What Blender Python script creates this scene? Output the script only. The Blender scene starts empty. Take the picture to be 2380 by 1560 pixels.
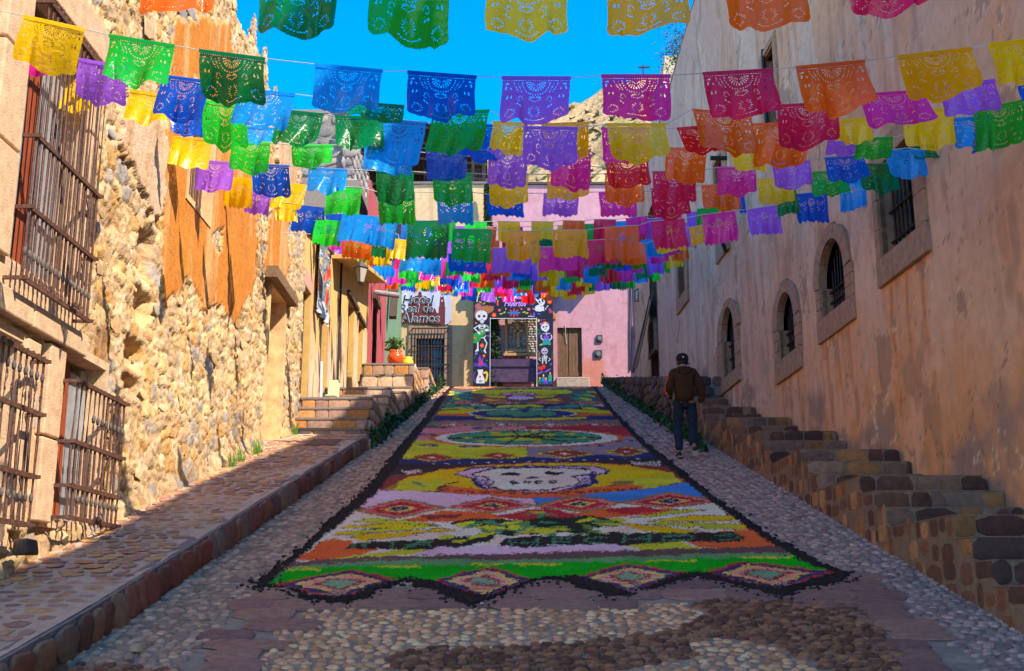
import bpy, math, random
import numpy as np
from mathutils import Vector, Matrix

S = bpy.context.scene
COL = S.collection
random.seed(7)
RNG = np.random.default_rng(7)

# ---------------------------------------------------------------- camera, sky, sun, exposure
PITCH = math.radians(13.1)
CAM_Z = 2.264
FPX = 2640.0                                   # focal length in photo pixels at 2380 px width
cam_d = bpy.data.cameras.new('camera')
cam_d.lens = 39.94
cam_d.sensor_width = 36.0
cam_d.clip_start = 0.1
cam_d.clip_end = 2000
cam = bpy.data.objects.new('camera', cam_d)
cam.location = (0, 0, CAM_Z)
cam.rotation_euler = (math.radians(90) + PITCH, 0, 0)
COL.objects.link(cam)
S.camera = cam

SUN = Vector((1.0, -0.8, 1.25)).normalized()   # direction towards the sun
w = bpy.data.worlds.new('World')
S.world = w
w.use_nodes = True
nt = w.node_tree
bg = nt.nodes['Background']
sky = nt.nodes.new('ShaderNodeTexSky')
sky.sky_type = 'NISHITA'
sky.sun_disc = False
sky.sun_elevation = math.asin(SUN.z)
sky.sun_rotation = math.atan2(SUN.x, SUN.y)
sky.altitude = 2700
sky.air_density = 1.0
sky.dust_density = 0.2
sky.ozone_density = 3.0
hs = nt.nodes.new('ShaderNodeHueSaturation')
hs.inputs['Saturation'].default_value = 1.48
hs.inputs['Hue'].default_value = 0.499
nt.links.new(sky.outputs[0], hs.inputs['Color'])
nt.links.new(hs.outputs[0], bg.inputs['Color'])
bg.inputs['Strength'].default_value = 0.14

sun_d = bpy.data.lights.new('sun', 'SUN')
sun_d.energy = 2.2
sun_d.angle = math.radians(0.53)
sun_d.color = (1.0, 0.90, 0.74)
sun_o = bpy.data.objects.new('sun', sun_d)
sun_o.rotation_euler = SUN.to_track_quat('Z', 'Y').to_euler()
COL.objects.link(sun_o)

S.view_settings.view_transform = 'Standard'
S.view_settings.look = 'None'
S.view_settings.gamma = 1.0
S.view_settings.exposure = 1.95
S.view_settings.use_curve_mapping = False

# ---------------------------------------------------------------- geometry of the place
SL = 0.2428                                    # slope of the street
CREST = 39.6
FAC_Y = 43.2
cp, sp = math.cos(PITCH), math.sin(PITCH)
def ground(x, y):
    return SL * np.minimum(y, CREST)
def ray(px, py):
    u = (px - 1190) / FPX; v = (780.0 - py) / FPX
    return (u, cp - v * sp, sp + v * cp)
def on_y(px, py, Y):
    r = ray(px, py); t = Y / r[1]
    return (r[0] * t, Y, CAM_Z + r[2] * t)
def on_x(px, py, X):
    r = ray(px, py); t = X / r[0]
    return (X, r[1] * t, CAM_Z + r[2] * t)
def on_g(px, py, off=0.0):
    r = ray(px, py); t = (CAM_Z - off) / (SL * r[1] - r[2])
    return (r[0] * t, r[1] * t, CAM_Z + r[2] * t)
RWA, RWB = 5.32, -0.03                         # right wall: x = RWA + RWB*y
def rwx(y): return RWA + RWB * y
def on_rw(px, py):
    r = ray(px, py); t = RWA / (r[0] - RWB * r[1])
    return (r[0] * t, r[1] * t, CAM_Z + r[2] * t)
def proj(x, y, z):
    dz = z - CAM_Z
    d = y * cp + dz * sp
    v = (-y * sp + dz * cp) / d
    return 1190 + FPX * x / d, 780 - FPX * v

# ---------------------------------------------------------------- numpy noise and polygons
def _hash(ix, iy, seed):
    n = (ix.astype(np.int64) * 374761393 + iy.astype(np.int64) * 668265263 + seed * 1274126177) & 0xffffffff
    n = ((n ^ (n >> 13)) * 1274126177) & 0xffffffff
    n = (n ^ (n >> 16)) & 0xffff
    return n / 65535.0
def vnoise(x, y, seed=0):
    x = np.asarray(x, float); y = np.asarray(y, float)
    ix = np.floor(x); iy = np.floor(y)
    fx = x - ix; fy = y - iy
    fx = fx * fx * (3 - 2 * fx); fy = fy * fy * (3 - 2 * fy)
    a = _hash(ix, iy, seed); b = _hash(ix + 1, iy, seed)
    c = _hash(ix, iy + 1, seed); d = _hash(ix + 1, iy + 1, seed)
    return (a + (b - a) * fx) * (1 - fy) + (c + (d - c) * fx) * fy
def fbm(x, y, seed=0, o=4):
    s = 0; a = 0.5; f = 1.0; tot = 0
    for i in range(o):
        s = s + a * vnoise(np.asarray(x) * f, np.asarray(y) * f, seed + i * 17); tot += a
        a *= 0.5; f *= 2.03
    return s / tot
def worley(x, y, seed=0):
    ix = np.floor(x); iy = np.floor(y); f1 = np.full(x.shape, 9.0); f2 = np.full(x.shape, 9.0); cid = np.zeros(x.shape)
    for dx in (-1, 0, 1):
        for dy in (-1, 0, 1):
            cx = ix + dx; cy = iy + dy; h1 = _hash(cx, cy, seed); h2 = _hash(cx, cy, seed + 5)
            d = np.maximum(np.abs(cx + .1 + .8 * h1 - x), np.abs(cy + .1 + .8 * h2 - y)) * .6 + np.hypot(cx + .1 + .8 * h1 - x, cy + .1 + .8 * h2 - y) * .4
            n = d < f1; f2 = np.where(n, f1, np.minimum(f2, d)); cid = np.where(n, _hash(cx, cy, seed + 9), cid); f1 = np.where(n, d, f1)
    return f1, f2, cid
def inpoly(px, py, poly):
    px = np.asarray(px); py = np.asarray(py)
    res = np.zeros(px.shape, bool)
    n = len(poly); j = n - 1
    for i in range(n):
        xi, yi = poly[i]; xj, yj = poly[j]
        if yi != yj:
            c = ((yi > py) != (yj > py)) & (px < (xj - xi) * (py - yi) / (yj - yi) + xi)
            res ^= c
        j = i
    return res
def lin(r, g, b):
    f = lambda c: (c / 255 / 12.92) if c / 255 <= 0.04045 else ((c / 255 + 0.055) / 1.055) ** 2.4
    return np.array([f(r), f(g), f(b)])
def mixc(a, b, t):
    return a + (b - a) * np.asarray(t)[..., None]
def sst(a, b, x):
    t = np.clip((np.asarray(x) - a) / (b - a), 0, 1)
    return t * t * (3 - 2 * t)

# ---------------------------------------------------------------- materials
def vmat(name, rough=0.85, bump=0.3, bscale=60, src='attr', col=(0.5, 0.5, 0.5), var=0.25, vscale=8, spec=0.3,
         metal=0.0, bdist=0.01, stretch=None):
    m = bpy.data.materials.new(name)
    m.use_nodes = True
    n = m.node_tree; L = n.links
    b = n.nodes['Principled BSDF']
    b.inputs['Roughness'].default_value = rough
    b.inputs['Specular IOR Level'].default_value = spec
    b.inputs['Metallic'].default_value = metal
    if src == 'attr':
        a = n.nodes.new('ShaderNodeAttribute'); a.attribute_name = 'Col'; c = a.outputs['Color']
    elif src == 'object':
        a = n.nodes.new('ShaderNodeObjectInfo'); c = a.outputs['Color']
    else:
        a = n.nodes.new('ShaderNodeRGB'); a.outputs[0].default_value = (*col, 1); c = a.outputs[0]
    g = n.nodes.new('ShaderNodeNewGeometry')
    vec = g.outputs['Position']
    if stretch:
        mp = n.nodes.new('ShaderNodeMapping'); mp.inputs['Scale'].default_value = stretch
        L.new(vec, mp.inputs['Vector']); vec = mp.outputs[0]
    if var > 0:
        t = n.nodes.new('ShaderNodeTexNoise'); t.inputs['Scale'].default_value = vscale
        t.inputs['Detail'].default_value = 6; t.inputs['Roughness'].default_value = 0.65
        L.new(vec, t.inputs['Vector'])
        r = n.nodes.new('ShaderNodeMapRange')
        r.inputs['From Min'].default_value = 0.3; r.inputs['From Max'].default_value = 0.7
        r.inputs['To Min'].default_value = 1 - var; r.inputs['To Max'].default_value = 1 + var
        L.new(t.outputs['Fac'], r.inputs['Value'])
        mu = n.nodes.new('ShaderNodeVectorMath'); mu.operation = 'SCALE'
        L.new(c, mu.inputs[0]); L.new(r.outputs[0], mu.inputs['Scale'])
        c = mu.outputs[0]
    L.new(c, b.inputs['Base Color'])
    if bump > 0:
        t = n.nodes.new('ShaderNodeTexNoise'); t.inputs['Scale'].default_value = bscale
        t.inputs['Detail'].default_value = 8
        L.new(vec, t.inputs['Vector'])
        bp = n.nodes.new('ShaderNodeBump'); bp.inputs['Strength'].default_value = bump
        bp.inputs['Distance'].default_value = bdist
        L.new(t.outputs['Fac'], bp.inputs['Height']); L.new(bp.outputs[0], b.inputs['Normal'])
    return m
def pm(name, col, rough=0.7, **k):
    return vmat(name, rough=rough, src='rgb', col=tuple(col), **k)

M_STONE = vmat('stone_surface', 0.8, 0.8, 70, 'attr', var=0.3, vscale=14)
M_STONE_O = vmat('stone_surface_single', 0.8, 0.8, 70, 'object', var=0.3, vscale=14)
M_PLASTER = vmat('lime_plaster', 0.92, 0.5, 45, 'attr', var=0.12, vscale=5, spec=0.15)
M_RUIN = vmat('ruin_mortar', 0.95, 0.6, 38, 'attr', var=0.22, vscale=12, spec=0.1, bdist=0.02)
M_IRON = pm('rusty_iron', (0.115, 0.05, 0.032), 0.6, var=0.6, vscale=30, bump=0.4)
M_BLACK = pm('black_iron', (0.02, 0.018, 0.016), 0.55, var=0.4, vscale=30)
M_WOOD = pm('old_wood', (0.10, 0.062, 0.04), 0.8, var=0.5, vscale=18, stretch=(3, 3, .4), bump=.8)
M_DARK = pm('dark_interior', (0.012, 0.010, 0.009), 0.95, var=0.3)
M_MORTAR = pm('mortar', tuple(lin(150, 132, 118) * .8), 0.95, var=0.25, vscale=20, bump=.9)
M_PAINT = vmat('painted_surface', 0.7, 0.12, 60, 'attr', var=0.06, spec=0.25)
M_OBJ = vmat('object_colour', 0.6, 0.2, 60, 'object', var=0.12)

# ---------------------------------------------------------------- mesh builders
def set_props(o, label=None, cat=None, group=None, kind=None):
    if label: o['label'] = label
    if cat: o['category'] = cat
    if group: o['group'] = group
    if kind: o['kind'] = kind
    return o
def link(o, parent=None):
    COL.objects.link(o)
    if parent is not None:
        o.parent = parent
        if parent.type == 'EMPTY':
            o.matrix_parent_inverse = Matrix.Translation(-Vector(parent.location))
    return o
def empty(name, loc, label=None, cat=None, group=None, kind=None):
    o = bpy.data.objects.new(name, None)
    o.empty_display_size = 0.2
    o.location = loc
    COL.objects.link(o)
    return set_props(o, label, cat, group, kind)
def np_mesh(name, V, F, C=None, smooth=False):
    """V (n,3), F list of (k,m) int arrays, C (n,3) linear colours"""
    me = bpy.data.meshes.new(name)
    V = np.asarray(V, np.float32)
    if not isinstance(F, list): F = [F]
    F = [np.asarray(f, np.int32) for f in F if len(f)]
    me.vertices.add(len(V)); me.vertices.foreach_set('co', V.ravel())
    nl = sum(f.size for f in F); nf = sum(len(f) for f in F)
    me.loops.add(nl)
    me.loops.foreach_set('vertex_index', np.concatenate([f.ravel() for f in F]))
    me.polygons.add(nf)
    tot = np.concatenate([np.full(len(f), f.shape[1], np.int32) for f in F])
    st = np.concatenate([[0], np.cumsum(tot)[:-1]]).astype(np.int32)
    me.polygons.foreach_set('loop_start', st)
    if smooth: me.polygons.foreach_set('use_smooth', np.ones(nf, bool))
    me.update(calc_edges=True)
    if C is not None:
        a = me.color_attributes.new('Col', 'FLOAT_COLOR', 'POINT')
        c = np.ones((len(V), 4), np.float32); c[:, :3] = C
        a.data.foreach_set('color', c.ravel())
    me.validate()
    return me
def np_obj(name, V, F, mat, parent=None, C=None, smooth=False):
    me = np_mesh(name, V, F, C, smooth)
    me.materials.append(mat)
    return link(bpy.data.objects.new(name, me), parent)

class MB:
    """collects boxes, tubes, prisms, lathes and joins them as one mesh"""
    def __init__(s): s.v = []; s.f = []
    def add(s, vs, fs):
        b = len(s.v)
        s.v += [tuple(v) for v in vs]; s.f += [tuple(b + i for i in f) for f in fs]
        return s
    def box(s, c, d, rz=0.0, rx=0.0, ry=0.0):
        R = Matrix.Rotation(rz, 3, 'Z') @ Matrix.Rotation(ry, 3, 'Y') @ Matrix.Rotation(rx, 3, 'X')
        h = Vector(d) / 2; c = Vector(c)
        vs = [c + R @ Vector((sx * h.x, sy * h.y, sz * h.z)) for sx in (-1, 1) for sy in (-1, 1) for sz in (-1, 1)]
        return s.add(vs, [(0, 1, 3, 2), (4, 6, 7, 5), (0, 4, 5, 1), (2, 3, 7, 6), (0, 2, 6, 4), (1, 5, 7, 3)])
    def bx(s, x0, x1, y0, y1, z0, z1):
        return s.box(((x0 + x1) / 2, (y0 + y1) / 2, (z0 + z1) / 2), (abs(x1 - x0), abs(y1 - y0), abs(z1 - z0)))
    def tube(s, pts, r, n=8, cap=True):
        pts = [Vector(p) for p in pts]
        rs = r if isinstance(r, (list, tuple)) else [r] * len(pts)
        up = Vector((0, 0, 1)); rings = []
        for i, p in enumerate(pts):
            d = (pts[min(i + 1, len(pts) - 1)] - pts[max(i - 1, 0)]).normalized()
            a = d.cross(up)
            if a.length < 1e-3: a = d.cross(Vector((1, 0, 0)))
            a.normalize(); b = d.cross(a).normalized()
            rings.append([p + (a * math.cos(2 * math.pi * k / n) + b * math.sin(2 * math.pi * k / n)) * rs[i] for k in range(n)])
        vs = [v for g in rings for v in g]; fs = []
        for i in range(len(pts) - 1):
            for k in range(n):
                fs.append((i * n + k, i * n + (k + 1) % n, (i + 1) * n + (k + 1) % n, (i + 1) * n + k))
        if cap:
            fs.append(tuple(range(n - 1, -1, -1))); fs.append(tuple(range((len(pts) - 1) * n, len(pts) * n)))
        return s.add(vs, fs)
    def lathe(s, c, prof, n=20):
        c = Vector(c); vs = []
        for r, z in prof:
            for k in range(n):
                a = 2 * math.pi * k / n
                vs.append(c + Vector((r * math.cos(a), r * math.sin(a), z)))
        fs = []
        for i in range(len(prof) - 1):
            for k in range(n):
                fs.append((i * n + k, i * n + (k + 1) % n, (i + 1) * n + (k + 1) % n, (i + 1) * n + k))
        fs.append(tuple(range(n - 1, -1, -1))); fs.append(tuple(range((len(prof) - 1) * n, len(prof) * n)))
        return s.add(vs, fs)
    def prism(s, poly, o, U, V, N, d):
        o, U, V, N = Vector(o), Vector(U), Vector(V), Vector(N); n = len(poly)
        f = [o + U * a + V * b for a, b in poly]
        vs = f + [p + N * d for p in f]
        fs = [tuple(range(n - 1, -1, -1)), tuple(range(n, 2 * n))] + [(i, (i + 1) % n, n + (i + 1) % n, n + i) for i in range(n)]
        return s.add(vs, fs)
    def build(s, name, mat, parent=None, smooth=False, bevel=0.0, color=None):
        me = bpy.data.meshes.new(name)
        me.from_pydata(s.v, [], s.f); me.validate()
        import bmesh
        bm = bmesh.new(); bm.from_mesh(me); bmesh.ops.recalc_face_normals(bm, faces=bm.faces); bm.to_mesh(me); bm.free()
        if smooth:
            me.polygons.foreach_set('use_smooth', [True] * len(me.polygons))
        me.materials.append(mat)
        o = bpy.data.objects.new(name, me)
        if bevel > 0:
            bv = o.modifiers.new('bevel', 'BEVEL'); bv.width = bevel; bv.segments = 2; bv.limit_method = 'ANGLE'
        if color is not None: o.color = (*color, 1)
        return link(o, parent)

def grid_faces(nu, nv, keep=None):
    i, j = np.meshgrid(np.arange(nu - 1), np.arange(nv - 1), indexing='ij')
    a = (i * nv + j); q = np.stack([a, a + nv, a + nv + 1, a + 1], -1).reshape(-1, 4)
    if keep is not None: q = q[keep.ravel()]
    return q
def compact(V, F, C=None):
    u, inv = np.unique(F.ravel(), return_inverse=True)
    return V[u], inv.reshape(F.shape), (None if C is None else C[u])

# stones -----------------------------------------------------------
def stone_template(seed, n=9, sq=3.0, jit=0.10, flat=0.75):
    r = np.random.default_rng(seed)
    a = np.arange(n) / n * 2 * np.pi + r.uniform(-.15, .15, n)
    c, s_ = np.cos(a), np.sin(a)
    rad = 1.0 / (np.abs(c) ** sq + np.abs(s_) ** sq) ** (1 / sq)
    rad *= 1 + r.uniform(-jit, jit, n)
    rings = []
    for k, (sc, z) in enumerate([(1.0, -0.25), (0.97, 0.35), (flat, 0.92)]):
        rings.append(np.stack([c * rad * sc, s_ * rad * sc, np.full(n, z) + (r.uniform(-.12, .08, n) if k else 0)], 1))
    V = np.concatenate(rings + [[[r.uniform(-.15, .15), r.uniform(-.15, .15), 1.0]]])
    q = []
    for k in range(2):
        for i in range(n): q.append((k * n + i, k * n + (i + 1) % n, (k + 1) * n + (i + 1) % n, (k + 1) * n + i))
    t = [(2 * n + i, 2 * n + (i + 1) % n, 3 * n) for i in range(n)]
    return V, np.array(q), np.array(t)
TPL_BLOCK = [stone_template(i, 12, 9, .035, .90) for i in range(6)]
TPL_RUBBLE = [stone_template(20 + i, 9, 2.5, .16, .72) for i in range(8)]
TPL_RUINST = [stone_template(80 + i, 8, 4.5, .20, .93) for i in range(10)]
TPL_COBBLE = [stone_template(40 + i, 8, 2.1, .10, .62) for i in range(8)]
TPL_FLAG = [stone_template(60 + i, 9, 2.3, .18, .90) for i in range(8)]
_tm = {}
def tpl_mesh(tpls, k, name):
    key = (id(tpls), k, name)
    if key not in _tm:
        V, q, t = tpls[k]
        me = np_mesh(name, V, [q, t], None, tpls is TPL_COBBLE or tpls is TPL_FLAG); me.materials.append(M_STONE_O); _tm[key] = me
    return _tm[key]
def lay_stones(P, U, V, N, size, col, tpls, parent, name, stuff_name, nmax=300, smooth=True, minpx=8):
    """P (n,3) centres; U,V,N (3,) or (n,3); size (n,3) half extents"""
    n = len(P)
    if n == 0: return
    P = np.asarray(P, float); size = np.asarray(size, float); col = np.asarray(col, float)
    U, V, N = [np.broadcast_to(np.asarray(a, float), (n, 3)) for a in (U, V, N)]
    e0 = P - U * size[:, :1]; e1 = P + U * size[:, :1]
    x0, y0 = proj(*e0.T); x1, y1 = proj(*e1.T)
    e2 = P - V * size[:, 1:2]; e3 = P + V * size[:, 1:2]
    x2, y2 = proj(*e2.T); x3, y3 = proj(*e3.T)
    cx, cy = proj(*P.T)
    big = np.hypot(x1 - x0, y1 - y0) * np.hypot(x3 - x2, y3 - y2)
    vis = (cx > -20) & (cx < 2400) & (cy > -20) & (cy < 1580)
    big = np.where(vis, big, 0)
    order = np.argsort(-big)
    smooth = tpls is TPL_COBBLE or tpls is TPL_FLAG
    single = [i for i in order[:nmax] if big[i] > minpx * minpx]
    sset = np.zeros(n, bool); sset[single] = True
    var = RNG.integers(0, len(tpls), n); rot = RNG.uniform(-.22, .22, n) * (.15 if tpls is TPL_BLOCK else 1)
    for i in single:
        o = bpy.data.objects.new(name, tpl_mesh(tpls, int(var[i]), name))
        c, s_ = math.cos(rot[i]), math.sin(rot[i])
        u = U[i] * c + V[i] * s_; v = V[i] * c - U[i] * s_
        m = Matrix.Identity(4)
        for r_ in range(3):
            m[r_][0] = u[r_] * size[i, 0]; m[r_][1] = v[r_] * size[i, 1]; m[r_][2] = N[i, r_] * size[i, 2]; m[r_][3] = P[i, r_]
        link(o, parent)
        o.matrix_basis = m
        o.color = (*col[i], 1)
    rest = np.where(~sset)[0]
    if len(rest):
        VV, QQ, TT, CC = [], [], [], []; off = 0
        for k in range(len(tpls)):
            idx = rest[var[rest] == k]
            if not len(idx): continue
            tv, tq, tt = tpls[k]; m = len(tv)
            c = np.cos(rot[idx])[:, None]; s_ = np.sin(rot[idx])[:, None]
            u = U[idx] * c + V[idx] * s_; v = V[idx] * c - U[idx] * s_
            w_ = P[idx][:, None, :] + u[:, None, :] * (tv[None, :, 0:1] * size[idx, 0][:, None, None]) \
                + v[:, None, :] * (tv[None, :, 1:2] * size[idx, 1][:, None, None]) \
                + N[idx][:, None, :] * (tv[None, :, 2:3] * size[idx, 2][:, None, None])
            o_ = (off + np.arange(len(idx)) * m)[:, None, None]
            QQ.append((tq[None] + o_).reshape(-1, 4)); TT.append((tt[None] + o_).reshape(-1, 3))
            VV.append(w_.reshape(-1, 3)); CC.append(np.repeat(col[idx], m, 0)); off += m * len(idx)
        o = np_obj(stuff_name, np.concatenate(VV), [np.concatenate(QQ), np.concatenate(TT)], M_STONE, parent, np.concatenate(CC), smooth)
        o['kind'] = 'stuff'
def pal(cols, n, jit=0.12):
    c = np.array(cols)[RNG.integers(0, len(cols), n)]
    return np.clip(c * (1 + RNG.uniform(-jit, jit, (n, 1))) * (1 + RNG.uniform(-.03, .03, (n, 3))), 0, 1)
def rows(a0, a1, b0, b1, w_, h_, wj=.35, hj=.25):
    """course-like packing; returns centres a,b and half sizes"""
    out = []; b = b0
    while b < b1:
        h = h_ * (1 + random.uniform(-hj, hj)); h = min(h, b1 - b) if b1 - b < h * 1.4 else h
        a = a0 - random.uniform(0, w_)
        while a < a1:
            wd = w_ * (1 + random.uniform(-wj, wj))
            out.append((a + wd / 2, b + h / 2 + random.uniform(-.08, .08) * h, wd / 2, h / 2)); a += wd
        b += h
    return np.array(out)
# ================================================================ GROUND
# big terrain sheet under everything
xs = np.concatenate([np.linspace(-160, -12, 12), np.linspace(-10, 10, 9), np.linspace(12, 160, 12)])
ys = np.concatenate([np.linspace(-60, 36, 20), [39.6, 42, 60, 90, 200, 400]])
X, Y = np.meshgrid(xs, ys, indexing='ij')
Z = ground(X, Y) - 0.35
o = np_obj('terrain', np.stack([X, Y, Z], -1).reshape(-1, 3), grid_faces(len(xs), len(ys)), pm('earth', tuple(lin(150, 125, 95) * .7), .95, var=.3))
o['kind'] = 'structure'

TH = math.atan(SL)
GU, GV, GN = np.array([1, 0, 0.]), np.array([0, math.cos(TH), math.sin(TH)]), np.array([0, -math.sin(TH), math.cos(TH)])
# street bed
nu, nv = 80, 420
X, Y = np.meshgrid(np.linspace(-3.2, 4.6, nu), np.concatenate([np.linspace(-8, CREST, nv - 4), [40.5, 41.5, 42.5, 43.6]]), indexing='ij')
Z = ground(X, Y) - 0.006 + (fbm(X * 2, Y * 2, 3) - .5) * .015
bedc = mixc(lin(136, 114, 94), lin(166, 140, 116), fbm(X * 5, Y * 5, 8))
street = np_obj('street', np.stack([X, Y, Z], -1).reshape(-1, 3), grid_faces(nu, nv), vmat('street_bed', .9, .8, 50, 'attr', var=.3, vscale=10), None, bedc.reshape(-1, 3))
street['kind'] = 'structure'

SLAB_L = [(600, 1372), (700, 1392), (730, 1412), (640, 1470), (590, 1560), (585, 1640), (330, 1640), (430, 1530), (560, 1420)]
SLAB_M = [(585, 1372), (1990, 1340), (2040, 1372), (1960, 1408), (1700, 1398), (1500, 1404), (1180, 1412), (900, 1418), (690, 1412)]
SLAB_R = [(1940, 1360), (2010, 1338), (2110, 1410), (2210, 1500), (2290, 1560), (2340, 1640), (2150, 1640), (2110, 1560), (2060, 1480), (1990, 1410)]
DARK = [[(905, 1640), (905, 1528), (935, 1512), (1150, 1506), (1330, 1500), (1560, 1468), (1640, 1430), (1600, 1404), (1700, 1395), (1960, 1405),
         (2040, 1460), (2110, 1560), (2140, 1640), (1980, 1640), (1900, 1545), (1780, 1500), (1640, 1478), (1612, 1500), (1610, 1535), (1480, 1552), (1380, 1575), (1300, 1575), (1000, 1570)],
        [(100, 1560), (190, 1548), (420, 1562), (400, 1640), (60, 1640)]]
OCH = [(1000, 1560), (1120, 1556), (1400, 1566), (1390, 1585), (1000, 1580)]
CARPET_OUT = [(1052, 896), (1382, 896), (1425, 955), (1500, 1030), (1600, 1110), (1690, 1180), (1800, 1255), (1900, 1310), (1975, 1342),
              (1960, 1352), (1905, 1367), (1830, 1386), (1790, 1384), (1700, 1362), (1640, 1344), (1600, 1344), (1545, 1362), (1450, 1386), (1420, 1390), (1300, 1352),
              (1255, 1352), (1190, 1376), (1120, 1408), (1080, 1408), (1000, 1370), (935, 1350), (900, 1368), (800, 1410), (720, 1395), (650, 1372), (600, 1365),
              (610, 1345), (700, 1280), (790, 1195), (860, 1130), (930, 1040), (985, 975), (1020, 925)]

cream = [lin(205, 178, 155), lin(190, 160, 138), lin(214, 190, 168), lin(178, 150, 130), lin(196, 170, 150), lin(170, 138, 112)]
grey = [lin(150, 135, 128), lin(135, 122, 118), lin(165, 150, 140), lin(120, 108, 104), lin(150, 138, 136)]
bluish = [lin(140, 126, 132), lin(126, 114, 122), lin(152, 138, 142), lin(112, 102, 110), lin(146, 134, 140)]
brown = [lin(112, 80, 66), lin(95, 68, 58), lin(128, 96, 76), lin(84, 60, 54), lin(120, 92, 80)]
ochre = [lin(190, 142, 88), lin(176, 126, 74), lin(196, 150, 100)]
P, Sz, Cc = [], [], []
y = 5.4
while y < 41.5:
    big = 0.046 if y < 9.9 else (0.050 if y < 20 else 0.075)
    h = big * 1.5
    nx = int(6.9 / (big * 2.0))
    xx = -2.95 + (np.arange(nx) + .5) * 6.9 / nx + RNG.uniform(-.45, .45, nx) * big + (0.5 * big if int(y / h) % 2 else 0)
    yy = y + RNG.uniform(-.42, .42, nx) * h
    k = 0.25 + 0.75 * RNG.random(nx)
    gz = ground(xx, yy)
    pxx, pyy = proj(xx, yy, gz)
    ok = ~(inpoly(pxx, pyy, SLAB_L) | inpoly(pxx, pyy, SLAB_M) | inpoly(pxx, pyy, SLAB_R))
    ok &= ~(inpoly(pxx, pyy, CARPET_OUT) & (inpoly(pxx, pyy + 12, CARPET_OUT)))
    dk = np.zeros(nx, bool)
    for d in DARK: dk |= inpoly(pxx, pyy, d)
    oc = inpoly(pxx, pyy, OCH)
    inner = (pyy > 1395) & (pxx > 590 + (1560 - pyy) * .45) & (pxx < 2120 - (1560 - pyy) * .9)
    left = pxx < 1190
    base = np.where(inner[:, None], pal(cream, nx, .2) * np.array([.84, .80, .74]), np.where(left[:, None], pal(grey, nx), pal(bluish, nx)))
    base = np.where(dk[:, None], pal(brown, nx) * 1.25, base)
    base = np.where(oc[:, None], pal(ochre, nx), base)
    hx = np.where(dk, big * 1.18, big * .98) * k ** .3; hy = np.where(dk, h * .30, h * .56) * k ** .3
    m = np.where(ok)[0]
    P.append(np.stack([xx[m], yy[m], gz[m] - .006], 1)); Sz.append(np.stack([hx[m], hy[m], (np.where(dk, .020, .019) * RNG.uniform(.6, 1.25, nx))[m] * (big / .055)], 1)); Cc.append(base[m])
    m2 = np.where(ok & dk)[0]                                  # set-on-edge stones are thin: a second one in the gap
    if len(m2):
        P.append(np.stack([xx[m2] + big * .6, yy[m2] + h * .5, gz[m2] + SL * h * .5 - .004], 1))
        Sz.append(np.stack([hx[m2], hy[m2], np.full(len(m2), .03)], 1)); Cc.append(pal(brown, len(m2)))
    y += h
P = np.concatenate(P); Sz = np.concatenate(Sz); Cc = np.concatenate(Cc)
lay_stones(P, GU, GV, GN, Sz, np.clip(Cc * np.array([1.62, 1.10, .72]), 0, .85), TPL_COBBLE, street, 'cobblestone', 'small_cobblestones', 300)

# smooth slab bands in the foreground: irregular slabs with joints
P, Sz = [], []
for a, b, ha, hb in rows(-3.0, 4.4, 5.4, 10.2, .46, .26, .3, .3):
    gz = ground(a, b); px_, py_ = proj(a, b, gz)
    if any(inpoly(np.array([px_]), np.array([py_]), q)[0] for q in (SLAB_L, SLAB_M, SLAB_R)):
        P.append((a, b, gz + .004)); Sz.append((ha * 1.04, hb * 1.06, .012))
slabc = pal([lin(140, 105, 92), lin(150, 115, 98), lin(128, 96, 88), lin(145, 108, 96)], len(P), .08)
lay_stones(np.array(P), GU, GV, GN, np.array(Sz), slabc * np.array([1.15, .95, .8]), TPL_BLOCK, street, 'slab', 'small_slabs', 200)

# ---------------------------------------------------------------- left pavement with kerb
KX = -2.66
def kerbx(y): return np.interp(y, [6, 8, 20], [-3.02, -2.88, -2.55])
X, Y = np.meshgrid(np.linspace(0, 1, 30), np.linspace(2, 20.2, 200), indexing='ij')
XX = -4.15 + (kerbx(Y) - .06 + 4.15) * X
ZZ = SL * Y + .25 + (fbm(XX * 1.5, Y * 1.5, 12) - .5) * .04
side = np_obj('sidewalk', np.stack([XX, Y, ZZ], -1).reshape(-1, 3), grid_faces(30, 200), vmat('sidewalk_mortar', .92, .8, 60, 'attr', var=.2, vscale=10),
              None, mixc(lin(206, 172, 142), lin(190, 158, 130), fbm(XX * 3, Y * 3, 5)).reshape(-1, 3))
side['kind'] = 'structure'
P, Sz = [], []
for a, b, ha, hb in rows(-4.0, -2.8, 6.2, 20, .19, .145, .45, .3):
    if a + ha * .6 > kerbx(b) - .1 or random.random() < .06: continue
    k = random.uniform(.68, .9)
    P.append((a, b, SL * b + .25 + .004)); Sz.append((ha * k, hb * k, .007))
lay_stones(np.array(P), GU, GV, GN, np.array(Sz), pal([lin(158, 124, 106), lin(148, 116, 102), lin(166, 134, 102), lin(138, 110, 102), lin(156, 128, 114), lin(174, 140, 100)], len(P)) * np.array([1.42, 1.14, .86]),
           TPL_FLAG, side, 'paving_stone', 'small_paving_stones', 300)
kerb = MB()
for i in range(60):
    pass
yk = 5.2; P = []; Sz = []; Uv = []
kb = MB()
yy = np.arange(4.5, 20.2, .4)
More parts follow.
